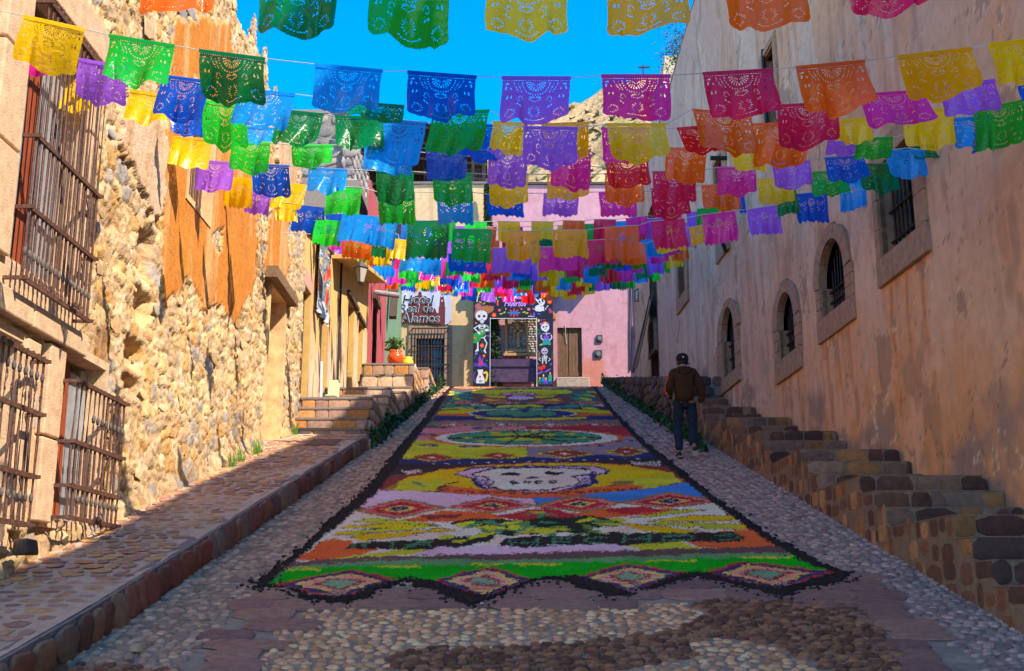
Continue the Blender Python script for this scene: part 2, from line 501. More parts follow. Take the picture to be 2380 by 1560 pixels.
for a, b in zip(yy[:-1], yy[1:]):
    x0, x1 = float(kerbx(a)), float(kerbx(b)); z0, z1 = SL * a, SL * b
    kb.add([(x0 - .14, a, z0 - .1), (x0 - .015, a, z0 - .1), (x0 - .03, a, z0 + .245), (x0 - .14, a, z0 + .25),
            (x1 - .14, b, z1 - .1), (x1 - .015, b, z1 - .1), (x1 - .03, b, z1 + .245), (x1 - .14, b, z1 + .25)],
           [(0, 1, 2, 3), (4, 7, 6, 5), (1, 5, 6, 2), (2, 6, 7, 3), (0, 3, 7, 4), (0, 4, 5, 1)])
kerbo = kb.build('kerb', M_MORTAR); kerbo['kind'] = 'structure'
while yk < 20:
    L_ = random.uniform(.14, .34)
    P.append((float(kerbx(yk + L_ / 2)) - .012, yk + L_ / 2, SL * (yk + L_ / 2) + .115)); Sz.append((L_ / 2 * .93, .125 * random.uniform(.9, 1.02), .034))
    yk += L_
lay_stones(np.array(P), GV, np.array([0, 0, 1.]), np.array([1., 0, 0]), np.array(Sz),
           pal([lin(120, 70, 62), lin(105, 75, 68), lin(130, 105, 88), lin(95, 70, 66), lin(126, 84, 70), lin(112, 98, 90)], len(P)) * np.array([1.42, 1.14, .86]),
           TPL_BLOCK, kerbo, 'kerb_stone', 'kerb_stones_far', 80)
set_props(kerbo, None, None, None, 'structure')
# ================================================================ LEFT RUIN WALL
def ruin_top(y): return 10.75 + .35 * np.sin(y * 1.7) * .4 + (vnoise(y * 2.3, y * 0, 5) - .5) * .9 - np.clip(y - 19.6, 0, 2) ** 2 * .5 + np.where(y < 14, (14 - y) * .25, 0)
ORANGE = [[(410, 50), (537, 55), (548, 200), (562, 300), (586, 400), (594, 500), (594, 640), (580, 690), (560, 720), (545, 745), (528, 728), (505, 700),
           (470, 715), (466, 690), (446, 655), (428, 640), (412, 665), (398, 690), (384, 715), (380, 600), (376, 480), (378, 390), (386, 300), (392, 200), (396, 100)],
          [(612, 600), (636, 470), (668, 500), (672, 600), (655, 690), (640, 700), (628, 640)],
          [(634, 720), (656, 730), (660, 800), (650, 870), (634, 860)]]
HOLES = [[(488, 560), (502, 530), (520, 535), (520, 580), (503, 600)]]
CREAM = [[(-60, -40), (50, -40), (92, 60), (78, 300), (55, 560), (35, 690), (-60, 640)],
         [(290, 200), (350, 250), (385, 330), (380, 470), (352, 520), (318, 430), (280, 330)],
         [(120, 880), (170, 900), (160, 1200), (125, 1230), (110, 1100)],
         [(640, 240), (690, 330), (688, 420), (660, 460), (640, 360)]]
WIN = [(8.45, 9.85, 4.9, 7.3), (7.6, 9.0, 2.7, 4.3), (9.8, 10.9, 2.95, 4.45), (13.2, 14.2, 7.12, 8.6), (18.1, 19.35, 4.2, 7.35)]
X0 = -4.0
ny, nz = 800, 440
yy = np.linspace(5.0, 21.1, ny); zz = np.linspace(1.1, 11.9, nz)
Y, Z = np.meshgrid(yy, zz, indexing='ij')
jx = (fbm(Y * 6, Z * 6, 31, 5) - .5) * 34; jy = (fbm(Y * 6, Z * 4, 57, 5) - .5) * 70
px_, py_ = proj(np.full_like(Y, X0), Y, Z)
pj, pk = px_ + jx * np.clip(10 / Y, .3, 1), py_ + jy * np.clip(10 / Y, .3, 1)
om = np.zeros(Y.shape, bool)
for q in ORANGE: om |= inpoly(pj, pk, q)
for q in HOLES: om &= ~inpoly(pj, pk, q)
cm = np.zeros(Y.shape, bool)
for q in CREAM: cm |= inpoly(pj, pk, q)
cm &= ~om
rub = ~(om | cm)
n1 = fbm(Y * 2.2, Z * 1.6, 1, 5); n2 = fbm(Y * 11, Z * 7, 2, 4); n3 = fbm(Y * 28, Z * 22, 3, 3)
ridge = np.abs(fbm(Y * 5, Z * 3.2, 41, 4) - .5) * 2
D = np.where(rub, (n1 - .5) * .06 + (n2 - .5) * .035 + (n3 - .5) * .036 - .01 - ridge * .015, np.where(om, .016 + (n1 - .5) * .03, .045 + (n1 - .5) * .05 + (n3 - .5) * .012))
wx, wz = (fbm(Y * 4, Z * 4, 301) - .5) * .22, (fbm(Y * 4, Z * 4, 302) - .5) * .18
f1, f2, cid = worley((Y + wx) / .27, (Z + wz) / .185, 11)
g1, g2, cid2 = worley((Y + wx) / .11, (Z + wz) / .09, 15)
big_ = fbm(Y * .9, Z * .9, 320) + (cid - .5) * .5 > .42                      # where single stones are bared; elsewhere small rubble in mortar
stn = np.where(big_, sst(.05, .17, f2 - f1), sst(.05, .25, g2 - g1) * .6)
D += np.where(rub, stn * .024 + np.where(big_, (cid - .5) * .022, (cid2 - .5) * .022) * stn - .012, 0)
# broken cavity beside the orange plaster
for (cy, cz, ry, rz_, dep) in [(11.9, 5.95, .22, .26, .20), (11.95, 5.35, .26, .16, .16), (11.85, 4.8, .28, .14, .16), (11.8, 4.45, .26, .10, .12), (16.5, 6.1, .25, .3, .1)]:
    D -= dep * np.exp(-(((Y - cy) / ry) ** 4 + ((Z - cz) / rz_) ** 4)) * (0.7 + .6 * n2)
D += .06 * sst(.25, 0, Z - (SL * Y + .25)) * (0.4 + n2)
cr = mixc(lin(226, 198, 156), lin(202, 168, 124), n1 * 1.3); cr = mixc(cr, lin(238, 214, 182), sst(.5, .75, n2)); cr = mixc(cr, lin(160, 116, 70), sst(.62, .8, fbm(Y * 1.1, Z * .8, 77)))
pc = np.array([lin(226, 196, 148), lin(214, 184, 140), lin(176, 170, 166), lin(160, 158, 162), lin(232, 208, 172), lin(212, 168, 108), lin(204, 178, 146), lin(222, 198, 160), lin(192, 166, 138), lin(228, 200, 150)])
scol = pc[np.clip((np.where(big_, cid, cid2) * 10).astype(int), 0, 9)] * (.82 + .3 * n3)[..., None]
cr = mixc(cr * .92, scol, stn * np.where(big_, .85, .5)); cr = cr * (1 - .3 * (1 - sst(.0, .07, np.where(big_, f2 - f1, g2 - g1)))[..., None])
og = mixc(lin(216, 146, 70), lin(206, 130, 56), fbm(Y * 5, Z * 1.6, 11)); og = mixc(og, lin(228, 190, 140), sst(.52, .75, fbm(Y * 4, Z * .6, 15)) * .7); og = mixc(og, lin(190, 128, 76), sst(.6, .7, fbm(Y * 3, Z * 3, 16)) * .4)
cc = mixc(lin(226, 200, 176), lin(208, 176, 148), n1); cc = mixc(cc, lin(196, 160, 120), sst(.55, .7, fbm(Y * 3, Z * .6, 19)) * .7)
Cl = np.where(om[..., None], og, np.where(cm[..., None], cc, cr))
foot_dark = sst(1.0, .1, Z - (SL * Y + .25))[..., None]  # darker towards the foot of the wall
Cl = Cl * (1 - .22 * foot_dark) 
keep = np.ones((ny - 1, nz - 1), bool)
Yc, Zc = (Y[:-1, :-1] + Y[1:, 1:]) / 2, (Z[:-1, :-1] + Z[1:, 1:]) / 2
for a, b, c, d in WIN: keep &= ~((Yc > a) & (Yc < b) & (Zc > c) & (Zc < d))
keep &= Zc < ruin_top(Yc)
V = np.stack([X0 + D, Y, Z], -1).reshape(-1, 3)
V, F, CC = compact(V, grid_faces(ny, nz, keep), Cl.reshape(-1, 3) * np.array([.92, .84, .74]))
ruin = np_obj('ruined_wall', V, F, M_RUIN, None, CC)
set_props(ruin, 'tall crumbling rubble wall with orange plaster remains, lit by the sun on the left', 'ruined wall')
# stones bedded in the rubble
cells = rows(6.5, 21.0, 2.2, 10.9, .30, .21, .6, .5)
a, b, ha, hb = cells.T
px0, py0 = proj(np.full_like(a, X0), a, b)
q0 = np.zeros(len(a), bool)
for q in ORANGE: q0 |= inpoly(px0, py0, q)
for q in HOLES: q0 &= ~inpoly(px0, py0, q)
for q in CREAM: q0 |= inpoly(px0, py0, q)
for (w0, w1, z0, z1) in WIN + [(8.0, 10.2, 4.3, 4.8), (8.0, 8.45, 4.8, 7.4)]: q0 |= (a + ha > w0 - .1) & (a - ha < w1 + .1) & (b + hb > z0 - .08) & (b - hb < z1 + .08)
q0 |= (b + hb > ruin_top(a) - .05) | (b - hb < SL * a + .25) | (RNG.random(len(a)) < .72)
m = ~q0
ia = np.clip(((a - 5.0) / 16.1 * (ny - 1)).astype(int), 0, ny - 1); ib = np.clip(((b - 1.1) / 10.8 * (nz - 1)).astype(int), 0, nz - 1); loc = D[ia, ib] + .002
P = np.stack([X0 + loc - .01, a, b], 1)[m]
k = RNG.uniform(.5, 1.0, len(a))[:, None]
Sz = (np.stack([ha, hb, RNG.uniform(.003, .014, len(a))], 1) * np.concatenate([k, k, np.ones_like(k)], 1))[m]
stc = pal([lin(224, 194, 146), lin(212, 180, 136), lin(176, 170, 168), lin(156, 156, 162), lin(184, 176, 166), lin(232, 208, 176), lin(214, 168, 108), lin(204, 176, 144), lin(224, 198, 158), lin(196, 168, 138)], int(m.sum()), .22) * np.array([.92, .86, .76])
lay_stones(P, np.array([0, 1., 0]), np.array([0, 0, 1.]), np.array([1., 0, 0]), Sz, stc, TPL_RUINST, ruin, 'stone', 'small_stones', 300, smooth=False)
# wall body behind the face (with room for the openings), built as plain masses
mb = MB()
mb.bx(-6.5, -4.62, 4.0, 21.0, 0.5, 10.2)
mb.bx(-6.5, -4.3, 20.55, 21.08, 3.0, 9.9)
mb.bx(-4.62, -4.12, 4.0, 21.0, 10.0, 10.35)
body = mb.build('wall_core', M_MORTAR, ruin)
# reveals and filled backs of the openings
def reveal(w_, dep, mat, parent, name='window_reveal', back=True):
    a, b, c, d = w_
    m_ = MB()
    x0, x1 = X0 + .03, X0 - dep
    m_.bx(x1, x0, a - .08, a, c - .08, d + .08); m_.bx(x1, x0, b, b + .08, c - .08, d + .08)
    m_.bx(x1, x0, a, b, c - .08, c); m_.bx(x1, x0, a, b, d, d + .08)
    if back: m_.bx(x1 - .05, x1, a - .08, b + .08, c - .08, d + .08)
    return m_.build(name, mat, parent)
M_JAMB = pm('pink_cut_stone', tuple(lin(208, 172, 136)), .85, var=.22, vscale=9, bump=.7)
M_RUINPL = pm('warm_rubble', tuple(lin(220, 180, 130)), .95, var=.35, vscale=5, bump=1)
M_TIN = pm('grey_tin_sheet', tuple(lin(176, 176, 180) * .8), .5, var=.2, vscale=8, metal=.2)
M_RUSTSHEET = pm('rusty_red_sheet', tuple(lin(150, 70, 40)), .7, var=.45, vscale=7, stretch=(1, 6, .5))
for i, w_ in enumerate(WIN): reveal(w_, .35 if i < 4 else .24, M_JAMB if i < 3 else M_RUINPL, ruin)
# frames in cut stone: one block per piece
def blk(x0, x1, y0, y1, z0, z1, mat=M_JAMB, parent=ruin, name='cut_stone', bev=.015):
    b_ = MB(); b_.bx(x0, x1, y0, y1, z0, z1); return b_.build(name, mat, parent, bevel=bev)
for z0, z1 in ((4.86, 5.7), (5.72, 6.5), (6.52, 7.2)):
    blk(-4.1, -3.90, 8.02, 8.46, z0, z1)
    blk(-4.1, -3.92, 9.86, 10.1, z0, z1)
blk(-4.1, -3.88, 8.0, 10.1, 7.24, 7.6)
blk(-4.1, -3.88, 7.9, 8.95, 4.42, 4.62, name='sill_stone'); blk(-4.1, -3.88, 8.97, 10.15, 4.42, 4.62, name='sill_stone'); blk(-4.1, -3.95, 8.0, 8.98, 4.64, 4.88); blk(-4.1, -3.95, 9.0, 10.1, 4.64, 4.88)
for z0, z1 in ((2.9, 3.6), (3.62, 4.4)):
    blk(-4.1, -3.92, 9.45, 9.79, z0, z1); blk(-4.1, -3.94, 9.03, 9.3, z0 - .1, z1 - .05)
# what closes the windows: tin sheets, rusty corrugated sheets
for w_, cols_ in ((WIN[0], [M_RUSTSHEET, M_TIN, M_TIN, M_RUSTSHEET, M_TIN, M_TIN, M_TIN]), (WIN[1], [M_TIN] * 5), (WIN[2], [M_TIN, M_RUSTSHEET, M_RUSTSHEET, M_TIN, M_TIN])):
    n = len(cols_); a, b, c, d = w_
    for k, mt in enumerate(cols_):
        y0 = a + (b - a) * k / n
        b_ = MB(); b_.box((X0 - .16 + random.uniform(-.03, .03), y0 + (b - a) / n / 2, (c + d) / 2 + random.uniform(-.1, 0)), (.012, (b - a) / n * .9, (d - c) * .97), rx=random.uniform(-.03, .03))
        b_.build('sheet', mt, ruin)
for k in range(8):
    b_ = MB(); b_.tube([(X0 - .1, 13.27 + k * .125, 7.12), (X0 - .1, 13.27 + k * .125, 8.6)], .016, 6); b_.build('window_bar', M_IRON, ruin)
b_ = MB(); b_.add([(-4.13, 17.7, 7.36), (-3.80, 17.7, 7.36), (-3.80, 17.7, 7.55), (-4.13, 17.7, 7.55), (-4.13, 19.65, 7.36), (-3.82, 19.65, 7.36), (-3.82, 19.65, 7.52), (-4.13, 19.65, 7.52)],
               [(0, 1, 2, 3), (4, 7, 6, 5), (1, 5, 6, 2), (2, 6, 7, 3), (0, 3, 7, 4), (0, 4, 5, 1)])
b_.build('wooden_lintel', pm('grey_weathered_wood', tuple(lin(150, 118, 88) * .8), .9, var=.4, vscale=12, stretch=(4, .6, 4), bump=.9), ruin)

# ---- iron grilles
def grille(name, y0, y1, z0, z1, x, hz, nb, label, knobs=(), bow=0.0, closed=True):
    g = empty(name, (X0, (y0 + y1) / 2, z0), label, 'window grille', 'iron grilles on the ruined wall')
    ys_ = np.linspace(y0, y1, nb)
    for k, yb in enumerate(ys_):
        b_ = MB(); wob = random.uniform(-.01, .01)
        b_.tube([(x, yb, z0), (x + wob, yb + wob, (z0 + z1) / 2), (x, yb, z1)], .0115, 6); b_.build('bar', M_IRON, g)
    for zh in hz:
        b_ = MB(); b_.box((x + .012, (y0 + y1) / 2, zh), (.026, y1 - y0 + .05, .038))
        b_.box(((x + X0) / 2, y0 - .02, zh), (x - X0 + .1, .02, .03)); b_.box(((x + X0) / 2, y1 + .02, zh), (x - X0 + .1, .02, .03))
        b_.build('rail', M_IRON, g)
    for zk, start in knobs:
        for k in range(start, nb):
            b_ = MB(); b_.lathe((x, float(ys_[k]), zk), [(.012, -.034), (.016, -.015), (.019, 0), (.016, .015), (.012, .034)], 8)
            b_.build('knob', M_KNOB, g, smooth=True)
            b_ = MB()
            pts = [(x, float(ys_[k]) + .02 * math.sin(t), zk - .05 - .16 * t / 6.28) for t in np.linspace(0, 6.28, 7)]
            b_.tube(pts, .006, 5); b_.build('scroll', M_IRON, g)
    return g
M_KNOB = pm('grey_lead_knob', tuple(lin(112, 96, 88) * .7), .6, var=.3)
grille('window_grille', 8.5, 9.88, 4.70, 7.12, -3.81, (4.70, 5.28, 5.88, 7.06), 17, 'large rusty projecting window grille high on the ruined wall, upper left', ((4.92, 0),))
grille('window_grille', 8.0, 9.08, 2.82, 4.2, -3.82, (2.84, 3.22, 3.72, 4.16), 11, 'rusty lower window grille cut by the left edge of the photo', ((4.02, 4), (3.05, 4)))
grille('window_grille', 9.78, 11.0, 2.95, 4.16, -3.80, (2.95, 3.22, 3.6, 4.13), 12, 'smaller rusty window grille right of the other, just above the pavement', ((3.86, 4), (3.12, 2)))

# grass tufts at the foot of the wall
M_GRASS = pm('fresh_grass', (0.10, 0.22, 0.02), .6, var=.4, vscale=30)
for i, (gx, gy) in enumerate([(540, 1085), (562, 1062), (596, 1040), (604, 1032), (688, 1000)]):
    p = on_x(gx, gy, -3.86)
    b_ = MB()
    for k in range(26):
        a = random.uniform(0, 6.28); l = random.uniform(.08, .26); r = random.uniform(.02, .1)
        bx_, by_ = p[0] + random.uniform(-.04, .04), p[1] + random.uniform(-.1, .1); zb = SL * by_ + .25
        tx, ty = bx_ + math.cos(a) * r, by_ + math.sin(a) * r
        b_.add([(bx_ - .006, by_, zb), (bx_ + .006, by_, zb), ((bx_ + tx) / 2 + .004, (by_ + ty) / 2, zb + l * .6), (tx, ty, zb + l)], [(0, 1, 2), (0, 2, 3)])
    o = b_.build('grass_tuft', M_GRASS)
    set_props(o, ['bright grass tuft nearest the camera at the foot of the ruined wall', 'second grass tuft along the foot of the ruined wall', 'third grass tuft along the foot of the ruined wall',
                  'fourth grass tuft along the foot of the ruined wall', 'grass tuft at the foot of the stairs beside the ruined wall'][i], 'grass tuft', 'grass tufts at the foot of the ruined wall')

# ================================================================ YELLOW HOUSE AND THE HOUSES BEHIND IT (left row)
def plane_wall(name, y0, y1, z0, z1, topf, inside, colf, res, mat, X=None, xf=None, flip=True, disp=.012, parent=None, botf=None):
    n_y, n_z = int((y1 - y0) / res) + 2, int((z1 - z0) / res) + 2
    Y, Z = np.meshgrid(np.linspace(y0, y1, n_y), np.linspace(z0, z1, n_z), indexing='ij')
    XX = (np.full_like(Y, X) if xf is None else xf(Y)) + (fbm(Y * 1.3, Z * 1.3, 91) - .5) * disp * 2 * (1 if flip else -1)
    Yc, Zc = (Y[:-1, :-1] + Y[1:, 1:]) / 2, (Z[:-1, :-1] + Z[1:, 1:]) / 2
    keep = Zc < topf(Yc)
    if botf is not None: keep &= Zc > botf(Yc)
    keep &= ~inside(Yc, Zc)
    F = grid_faces(n_y, n_z, keep)
    if not flip: F = F[:, ::-1]
    V, F, C = compact(np.stack([XX, Y, Z], -1).reshape(-1, 3), F, colf(Y, Z).reshape(-1, 3))
    return np_obj(name, V, F, mat, parent, C)
yel_top = lambda y: 9.35 + (y - 21.3) * .195
OPN = [(21.25, 22.15, 5.9, 8.28), (23.45, 24.3, 6.5, 8.32), (27.3, 28.25, 7.2, 9.56), (29.15, 30.0, 7.8, 9.5)]
def insY(Y, Z):
    r = np.zeros(Y.shape, bool)
    for a, b, c, d in OPN: r |= (Y > a) & (Y < b) & (Z > c) & (Z < d)
    return r
def colY(Y, Z):
    c = mixc(lin(232, 196, 128), lin(222, 184, 118), fbm(Y * 2, Z * 2, 3))
    c = mixc(c, lin(214, 170, 104), sst(.55, .75, fbm(Y * 8, Z * .5, 5)) * .7)
    base = SL * Y + 1.0
    low = sst(1.6, .2, Z - base + (fbm(Y * 2, Z, 9) - .5) * 2.2)
    c = mixc(c, lin(214, 200, 182), low * .75)
    c = mixc(c, lin(190, 160, 120), sst(.6, .7, fbm(Y * 3, Z * 3, 21)) * low)
    pk = np.zeros(Y.shape)
    for a, b, cc_, d in OPN[:2]:
        pk = np.maximum(pk, ((Y > a - .15) & (Y < b + .16) & (Z < d + .35)).astype(float))
    c = mixc(c, lin(206, 160, 168), pk * .75 * sst(.3, .5, fbm(Y * 3, Z * 2, 33) + .2))
    return c * np.array([.95, .88, .78])
house = plane_wall('yellow_house', 21.1, 31.0, 5.0, 11.6, yel_top, insY, colY, .05, M_PLASTER, X=-4.05)
set_props(house, 'pale yellow plastered house on the left, between the ruined wall and the red wall', 'house')
M_YEL = pm('yellow_plaster', tuple(lin(226, 180, 100) * .86), .9, var=.12)
mb = MB(); mb.bx(-9, -4.4, 21.15, 31.0, 4.5, 9.3); mb.bx(-9, -4.4, 25, 31.0, 9.3, 10.1); mb.bx(-9, -4.4, 28, 31.0, 10.1, 10.7); mb.build('house_core', M_YEL, house)
for k, (a, b, c, d) in enumerate(OPN):
    m_ = MB(); x0, x1 = -4.05, -4.26
    m_.bx(x1, x0 - .003, a - .06, a, c, d + .06); m_.bx(x1, x0 - .003, b, b + .06, c, d + .06); m_.bx(x1, x0 - .003, a, b, d, d + .06)
    m_.bx(x1 - .04, x1, a, b, c, d)
    m_.build('door_reveal', M_YEL, house)
    m_ = MB(); m_.bx(-4.21, -4.17, a + .05, b - .05, c, d - .05); m_.build('door', M_WOOD, house)
def slope_beam(name, y0, y1, z0, z1, xa, xb, h, mat, parent):
    b_ = MB(); b_.add([(xa, y0, z0), (xb, y0, z0), (xb, y0, z0 + h), (xa, y0, z0 + h), (xa, y1, z1), (xb, y1, z1), (xb, y1, z1 + h), (xa, y1, z1 + h)],
                      [(0, 1, 2, 3), (4, 7, 6, 5), (1, 5, 6, 2), (2, 6, 7, 3), (0, 3, 7, 4), (0, 4, 5, 1)])
    return b_.build(name, mat, parent)
slope_beam('eaves_slab', 24.5, 31.0, 9.75, 11.0, -4.2, -3.55, .1, M_YEL, house)
slope_beam('eaves_slab', 21.15, 24.4, 9.3, 9.8, -4.3, -3.98, .12, M_WOOD, house)
slope_beam('wooden_lintel', 26.9, 28.7, 9.58, 9.58, -4.2, -3.97, .1, M_WOOD, house)
slope_beam('wooden_lintel', 28.9, 30.3, 9.52, 9.52, -4.2, -3.98, .1, M_WOOD, house)
# drain and cable
b_ = MB(); b_.tube([(-4.0, 25.6, 7.0), (-4.0, 25.6, 10.0)], .03, 6); b_.build('downpipe', M_BLACK, house)
# colourful cloth hanging on the yellow house
Yq, Zq = np.meshgrid(np.linspace(22.35, 24.05, 60), np.linspace(8.05, 9.75, 110), indexing='ij')
swirl = fbm(Yq * 5, Zq * 2.2, 61, 5)
ck = np.array([lin(214, 62, 40), lin(235, 120, 60), lin(120, 140, 150), lin(70, 90, 110), lin(230, 226, 220), lin(60, 80, 170), lin(240, 190, 50), lin(110, 140, 120), lin(200, 40, 40)])
u_ = (Yq - 22.35) / 1.7
idx = (np.clip((swirl - .25) * 2, 0, .999) * 9).astype(int)
cl = ck[idx]; mid = sst(.28, .12, np.abs(u_ - .45))
cl = mixc(cl, lin(120, 132, 140), mid * .7 * (swirl > .45)); cl = np.where((Zq < 8.25 + .15 * np.sin(Yq * 9))[..., None], lin(215, 212, 214), cl)
cloth = np_obj('hanging_cloth', np.stack([-3.985 + .035 * np.sin(Yq * 14 + swirl * 4), Yq, Zq], -1).reshape(-1, 3), grid_faces(60, 110)[:, ::-1], M_PAINT, None, cl.reshape(-1, 3) * .8, True)
set_props(cloth, 'painted cloth in red, blue and grey hanging high on the yellow house', 'cloth')

# red and green walls
def flatcol(c1, c2, s_=3):
    return lambda Y, Z: mixc(c1, c2, fbm(Y * s_, Z * .8, 71))
none = lambda Y, Z: np.zeros(Y.shape, bool)
redw = plane_wall('red_house', 31.0, 36.2, 6.5, 14.6, lambda y: 14.2 + 0 * y, lambda Y, Z: (Y > 32.9) & (Y < 33.9) & (Z < 11.0), flatcol(lin(192, 92, 92) * .9, lin(176, 82, 84) * .9), .08, M_PLASTER, X=-4.15)
set_props(redw, 'dusty red plastered house front between the yellow and the green one', 'house')
mb = MB(); mb.bx(-9, -4.42, 31, 36.2, 6, 14.1); mb.build('house_core', M_MORTAR, redw)
b_ = MB(); b_.bx(-4.38, -4.33, 32.9, 33.9, 7.5, 11.0); b_.build('door', M_WOOD, redw)
b_ = MB(); b_.bx(-4.3, -4.05, 32.7, 34.1, 11.02, 11.2); b_.build('lintel', M_WOOD, redw)
grw = plane_wall('green_house', 36.2, 43.2, 7.5, 16.2, lambda y: 15.6 + 0 * y, none, flatcol(lin(122, 150, 118) * .9, lin(108, 138, 108) * .9), .1, M_PLASTER, X=-4.32)
set_props(grw, 'sage green plastered house front at the far end of the left row', 'house')
mb = MB(); mb.bx(-9, -4.5, 36.25, 43, 7, 15.5); mb.build('house_core', M_MORTAR, grw)
b_ = MB(); b_.box((-4.1, 38.2, 12.6), (.25, .2, 1.9), rx=-.35); b_.build('broken_beam', M_WOOD, grw)
# stone upper building behind the left row
mb = MB(); mb.bx(-9.5, -5.2, 33, 43, 14, 17.2); upb = mb.build('stone_back_building', M_MORTAR)
set_props(upb, 'rough grey stone upper wall behind the red and yellow houses', 'building')
cells = rows(33, 43, 14.2, 17.2, .6, .38)
lay_stones(np.stack([np.full(len(cells), -5.2), cells[:, 0], cells[:, 1]], 1), np.array([0, 1., 0]), np.array([0, 0, 1.]), np.array([1., 0, 0]),
           np.stack([cells[:, 2] * .9, cells[:, 3] * .88, np.full(len(cells), .06)], 1), pal([lin(170, 155, 142), lin(150, 138, 128), lin(186, 168, 150)], len(cells)) * .7, TPL_RUBBLE, upb, 'stone', 'small_stones', 60)
cells = rows(-9, -5.2, 14.2, 17.1, .6, .38)
lay_stones(np.stack([cells[:, 0], np.full(len(cells), 33.), cells[:, 1]], 1), np.array([1., 0, 0]), np.array([0, 0, 1.]), np.array([0, -1., 0]),
           np.stack([cells[:, 2] * .9, cells[:, 3] * .88, np.full(len(cells), .06)], 1), pal([lin(170, 155, 142), lin(150, 138, 128), lin(186, 168, 150)], len(cells)) * .7, TPL_RUBBLE, upb, 'stone', 'small_stones', 60)

# ---------------------------------------------------------------- left stairs
LV = [(19.9, 5.05, -2.52), (20.3, 5.28, -2.72), (20.65, 5.53, -2.70), (21.0, 5.78, -2.68), (21.35, 6.03, -2.66), (23.4, 6.27, -2.62), (23.75, 6.5, -2.62), (24.1, 6.73, -2.62),
      (27.3, 7.02, -2.62), (27.6, 7.28, -2.62), (29.2, 7.70, -2.62), (29.6, 8.10, -2.62), (30.0, 8.48, -2.62), (34.6, 8.7, -2.62), (34.9, 9.05, -2.62), (35.2, 9.42, -2.62)]
st = empty('stone_stairs', (-3.3, 20, 5.0), 'sunlit sandstone stairs climbing along the houses on the left', 'stairs')
for i, (y0, zt, xr) in enumerate(LV):
    y1 = LV[i + 1][0] if i + 1 < len(LV) else 42.0
    b_ = MB(); b_.bx(-4.04 if y0 < 31 else -4.35, xr - .03, y0 + .02, y1 + .02, SL * y0 - .3, zt - .02); b_.build('step_core', M_MORTAR, st)
    b_ = MB(); b_.bx(-4.03, xr, y0 - .015, y1 + .02, zt - .06, zt); b_.build('tread', M_MORTAR, st, bevel=.015)
sand = [lin(206, 176, 150), lin(190, 162, 140), lin(196, 138, 76), lin(214, 186, 160), lin(184, 150, 128), lin(205, 150, 92), lin(172, 142, 128)]
P, Sz = [], []
for i, (y0, zt, xr) in enumerate(LV):
    zb = LV[i - 1][1] if i else SL * y0
    h = zt - zb; x = -4.0
    while x < xr - .08:
        wd = min(random.uniform(.22, .5), xr - x); wd = xr - x if xr - x - wd < .12 else wd
        P.append((x + wd / 2, y0 + .02, (zb + zt) / 2 - .01)); Sz.append((wd / 2 * .97, h / 2 * .95, .045)); x += wd
lay_stones(np.array(P), np.array([1., 0, 0]), np.array([0, 0, 1.]), np.array([0, -1., 0]), np.array(Sz) * np.array([1.02, 1.03, .5]), pal(sand, len(P)) * np.array([.95, .88, .78]), TPL_BLOCK, st, 'riser_stone', 'riser_stones', 200)
P, Sz = [], []
for i, (y0, zt, xr) in enumerate(LV):
    y1 = LV[i + 1][0] if i + 1 < len(LV) else 42.0
    z = zt
    while z > SL * (y0 + y1) / 2 - .1:
        y = y0
        while y < y1 - .05:
            wd = min(random.uniform(.18, .42), y1 - y)
            if z - .22 > SL * y - .25: P.append((xr - .03, y + wd / 2, z - .11)); Sz.append((wd / 2 * .95, .105, .05))
            y += wd
        z -= .22
lay_stones(np.array(P), np.array([0, 1., 0]), np.array([0, 0, 1.]), np.array([1., 0, 0]), np.array(Sz), pal(sand, len(P)) * np.array([.95, .88, .78]), TPL_BLOCK, st, 'side_stone', 'side_stones', 200)
# ================================================================ RIGHT WALL
def P4(x, y): return (x * 2380 / 4096, y * 2380 / 4096)
def rw4(x, y):
    p = on_rw(*P4(x, y)); return p[1], p[2]
RW = []
def addw(lb, rb, top, arched, ob, on, ot, label):
    """outer far-bottom, near-bottom, top; opening far-bottom, near-bottom, top (photo pixels)"""
    yf, z1 = rw4(*lb); yn, z2_ = rw4(*rb); zt = rw4(*top)[1]
    of, zb1 = rw4(*ob); onn, zb2 = rw4(*on); ozt = rw4(*ot)[1]
    RW.append(dict(y0=yn, y1=yf, z0=(z1 + z2_) / 2, z1=zt, arch=arched, oy0=max(onn, yn + .1), oy1=min(of, yf - .1), oz0=(zb1 + zb2) / 2, oz1=min(ozt, zt - .12), label=label))
addw((3528, 1174), (3727, 983), (3565, 530), False, (3536, 1046), (3676, 907), (3600, 590), 'largest barred window with a square cut stone frame, nearest on the right wall')
addw((3285, 1390), (3431, 1264), (3401, 830), True, (3296, 1290), (3394, 1190), (3355, 930), 'arched barred window, middle one of the three arched windows on the right wall')
addw((3114, 1550), (3217, 1459), (3197, 1075), True, (3124, 1455), (3191, 1388), (3157, 1158), 'arched barred window just right of the walking man and above the stairs')
addw((2880, 1589), (2968, 1522), (2950, 1165), True, (2900, 1515), (2950, 1478), (2920, 1217), 'arched barred window directly above the head of the walking man')
addw((2714, 1272), (2758, 1192), (2740, 985), False, (2721, 1200), (2746, 1159), (2732, 1018), 'tall far barred window with splintered shutters on the right wall')
addw((2600, 1440), (2628, 1400), (2616, 1262), True, (2602, 1420), (2620, 1390), (2612, 1280), 'small far arched window behind the leaning boards')
addw((2873, 1066), (2922, 985), (2890, 590), False, (2855, 980), (2905, 930), (2870, 610), 'tall upper window with a black iron bracket, half hidden by flags')
addw((3060, 560), (3125, 480), (3100, 130), False, (3070, 540), (3115, 490), (3095, 150), 'high dark window near the top of the right wall')
def rtop(y):
    return np.interp(y, [0, 3.4, 7, 25.6, 36.7, 37.6], [13.4, 14.1, 14.9, 16.9, 15.4, 15.3])
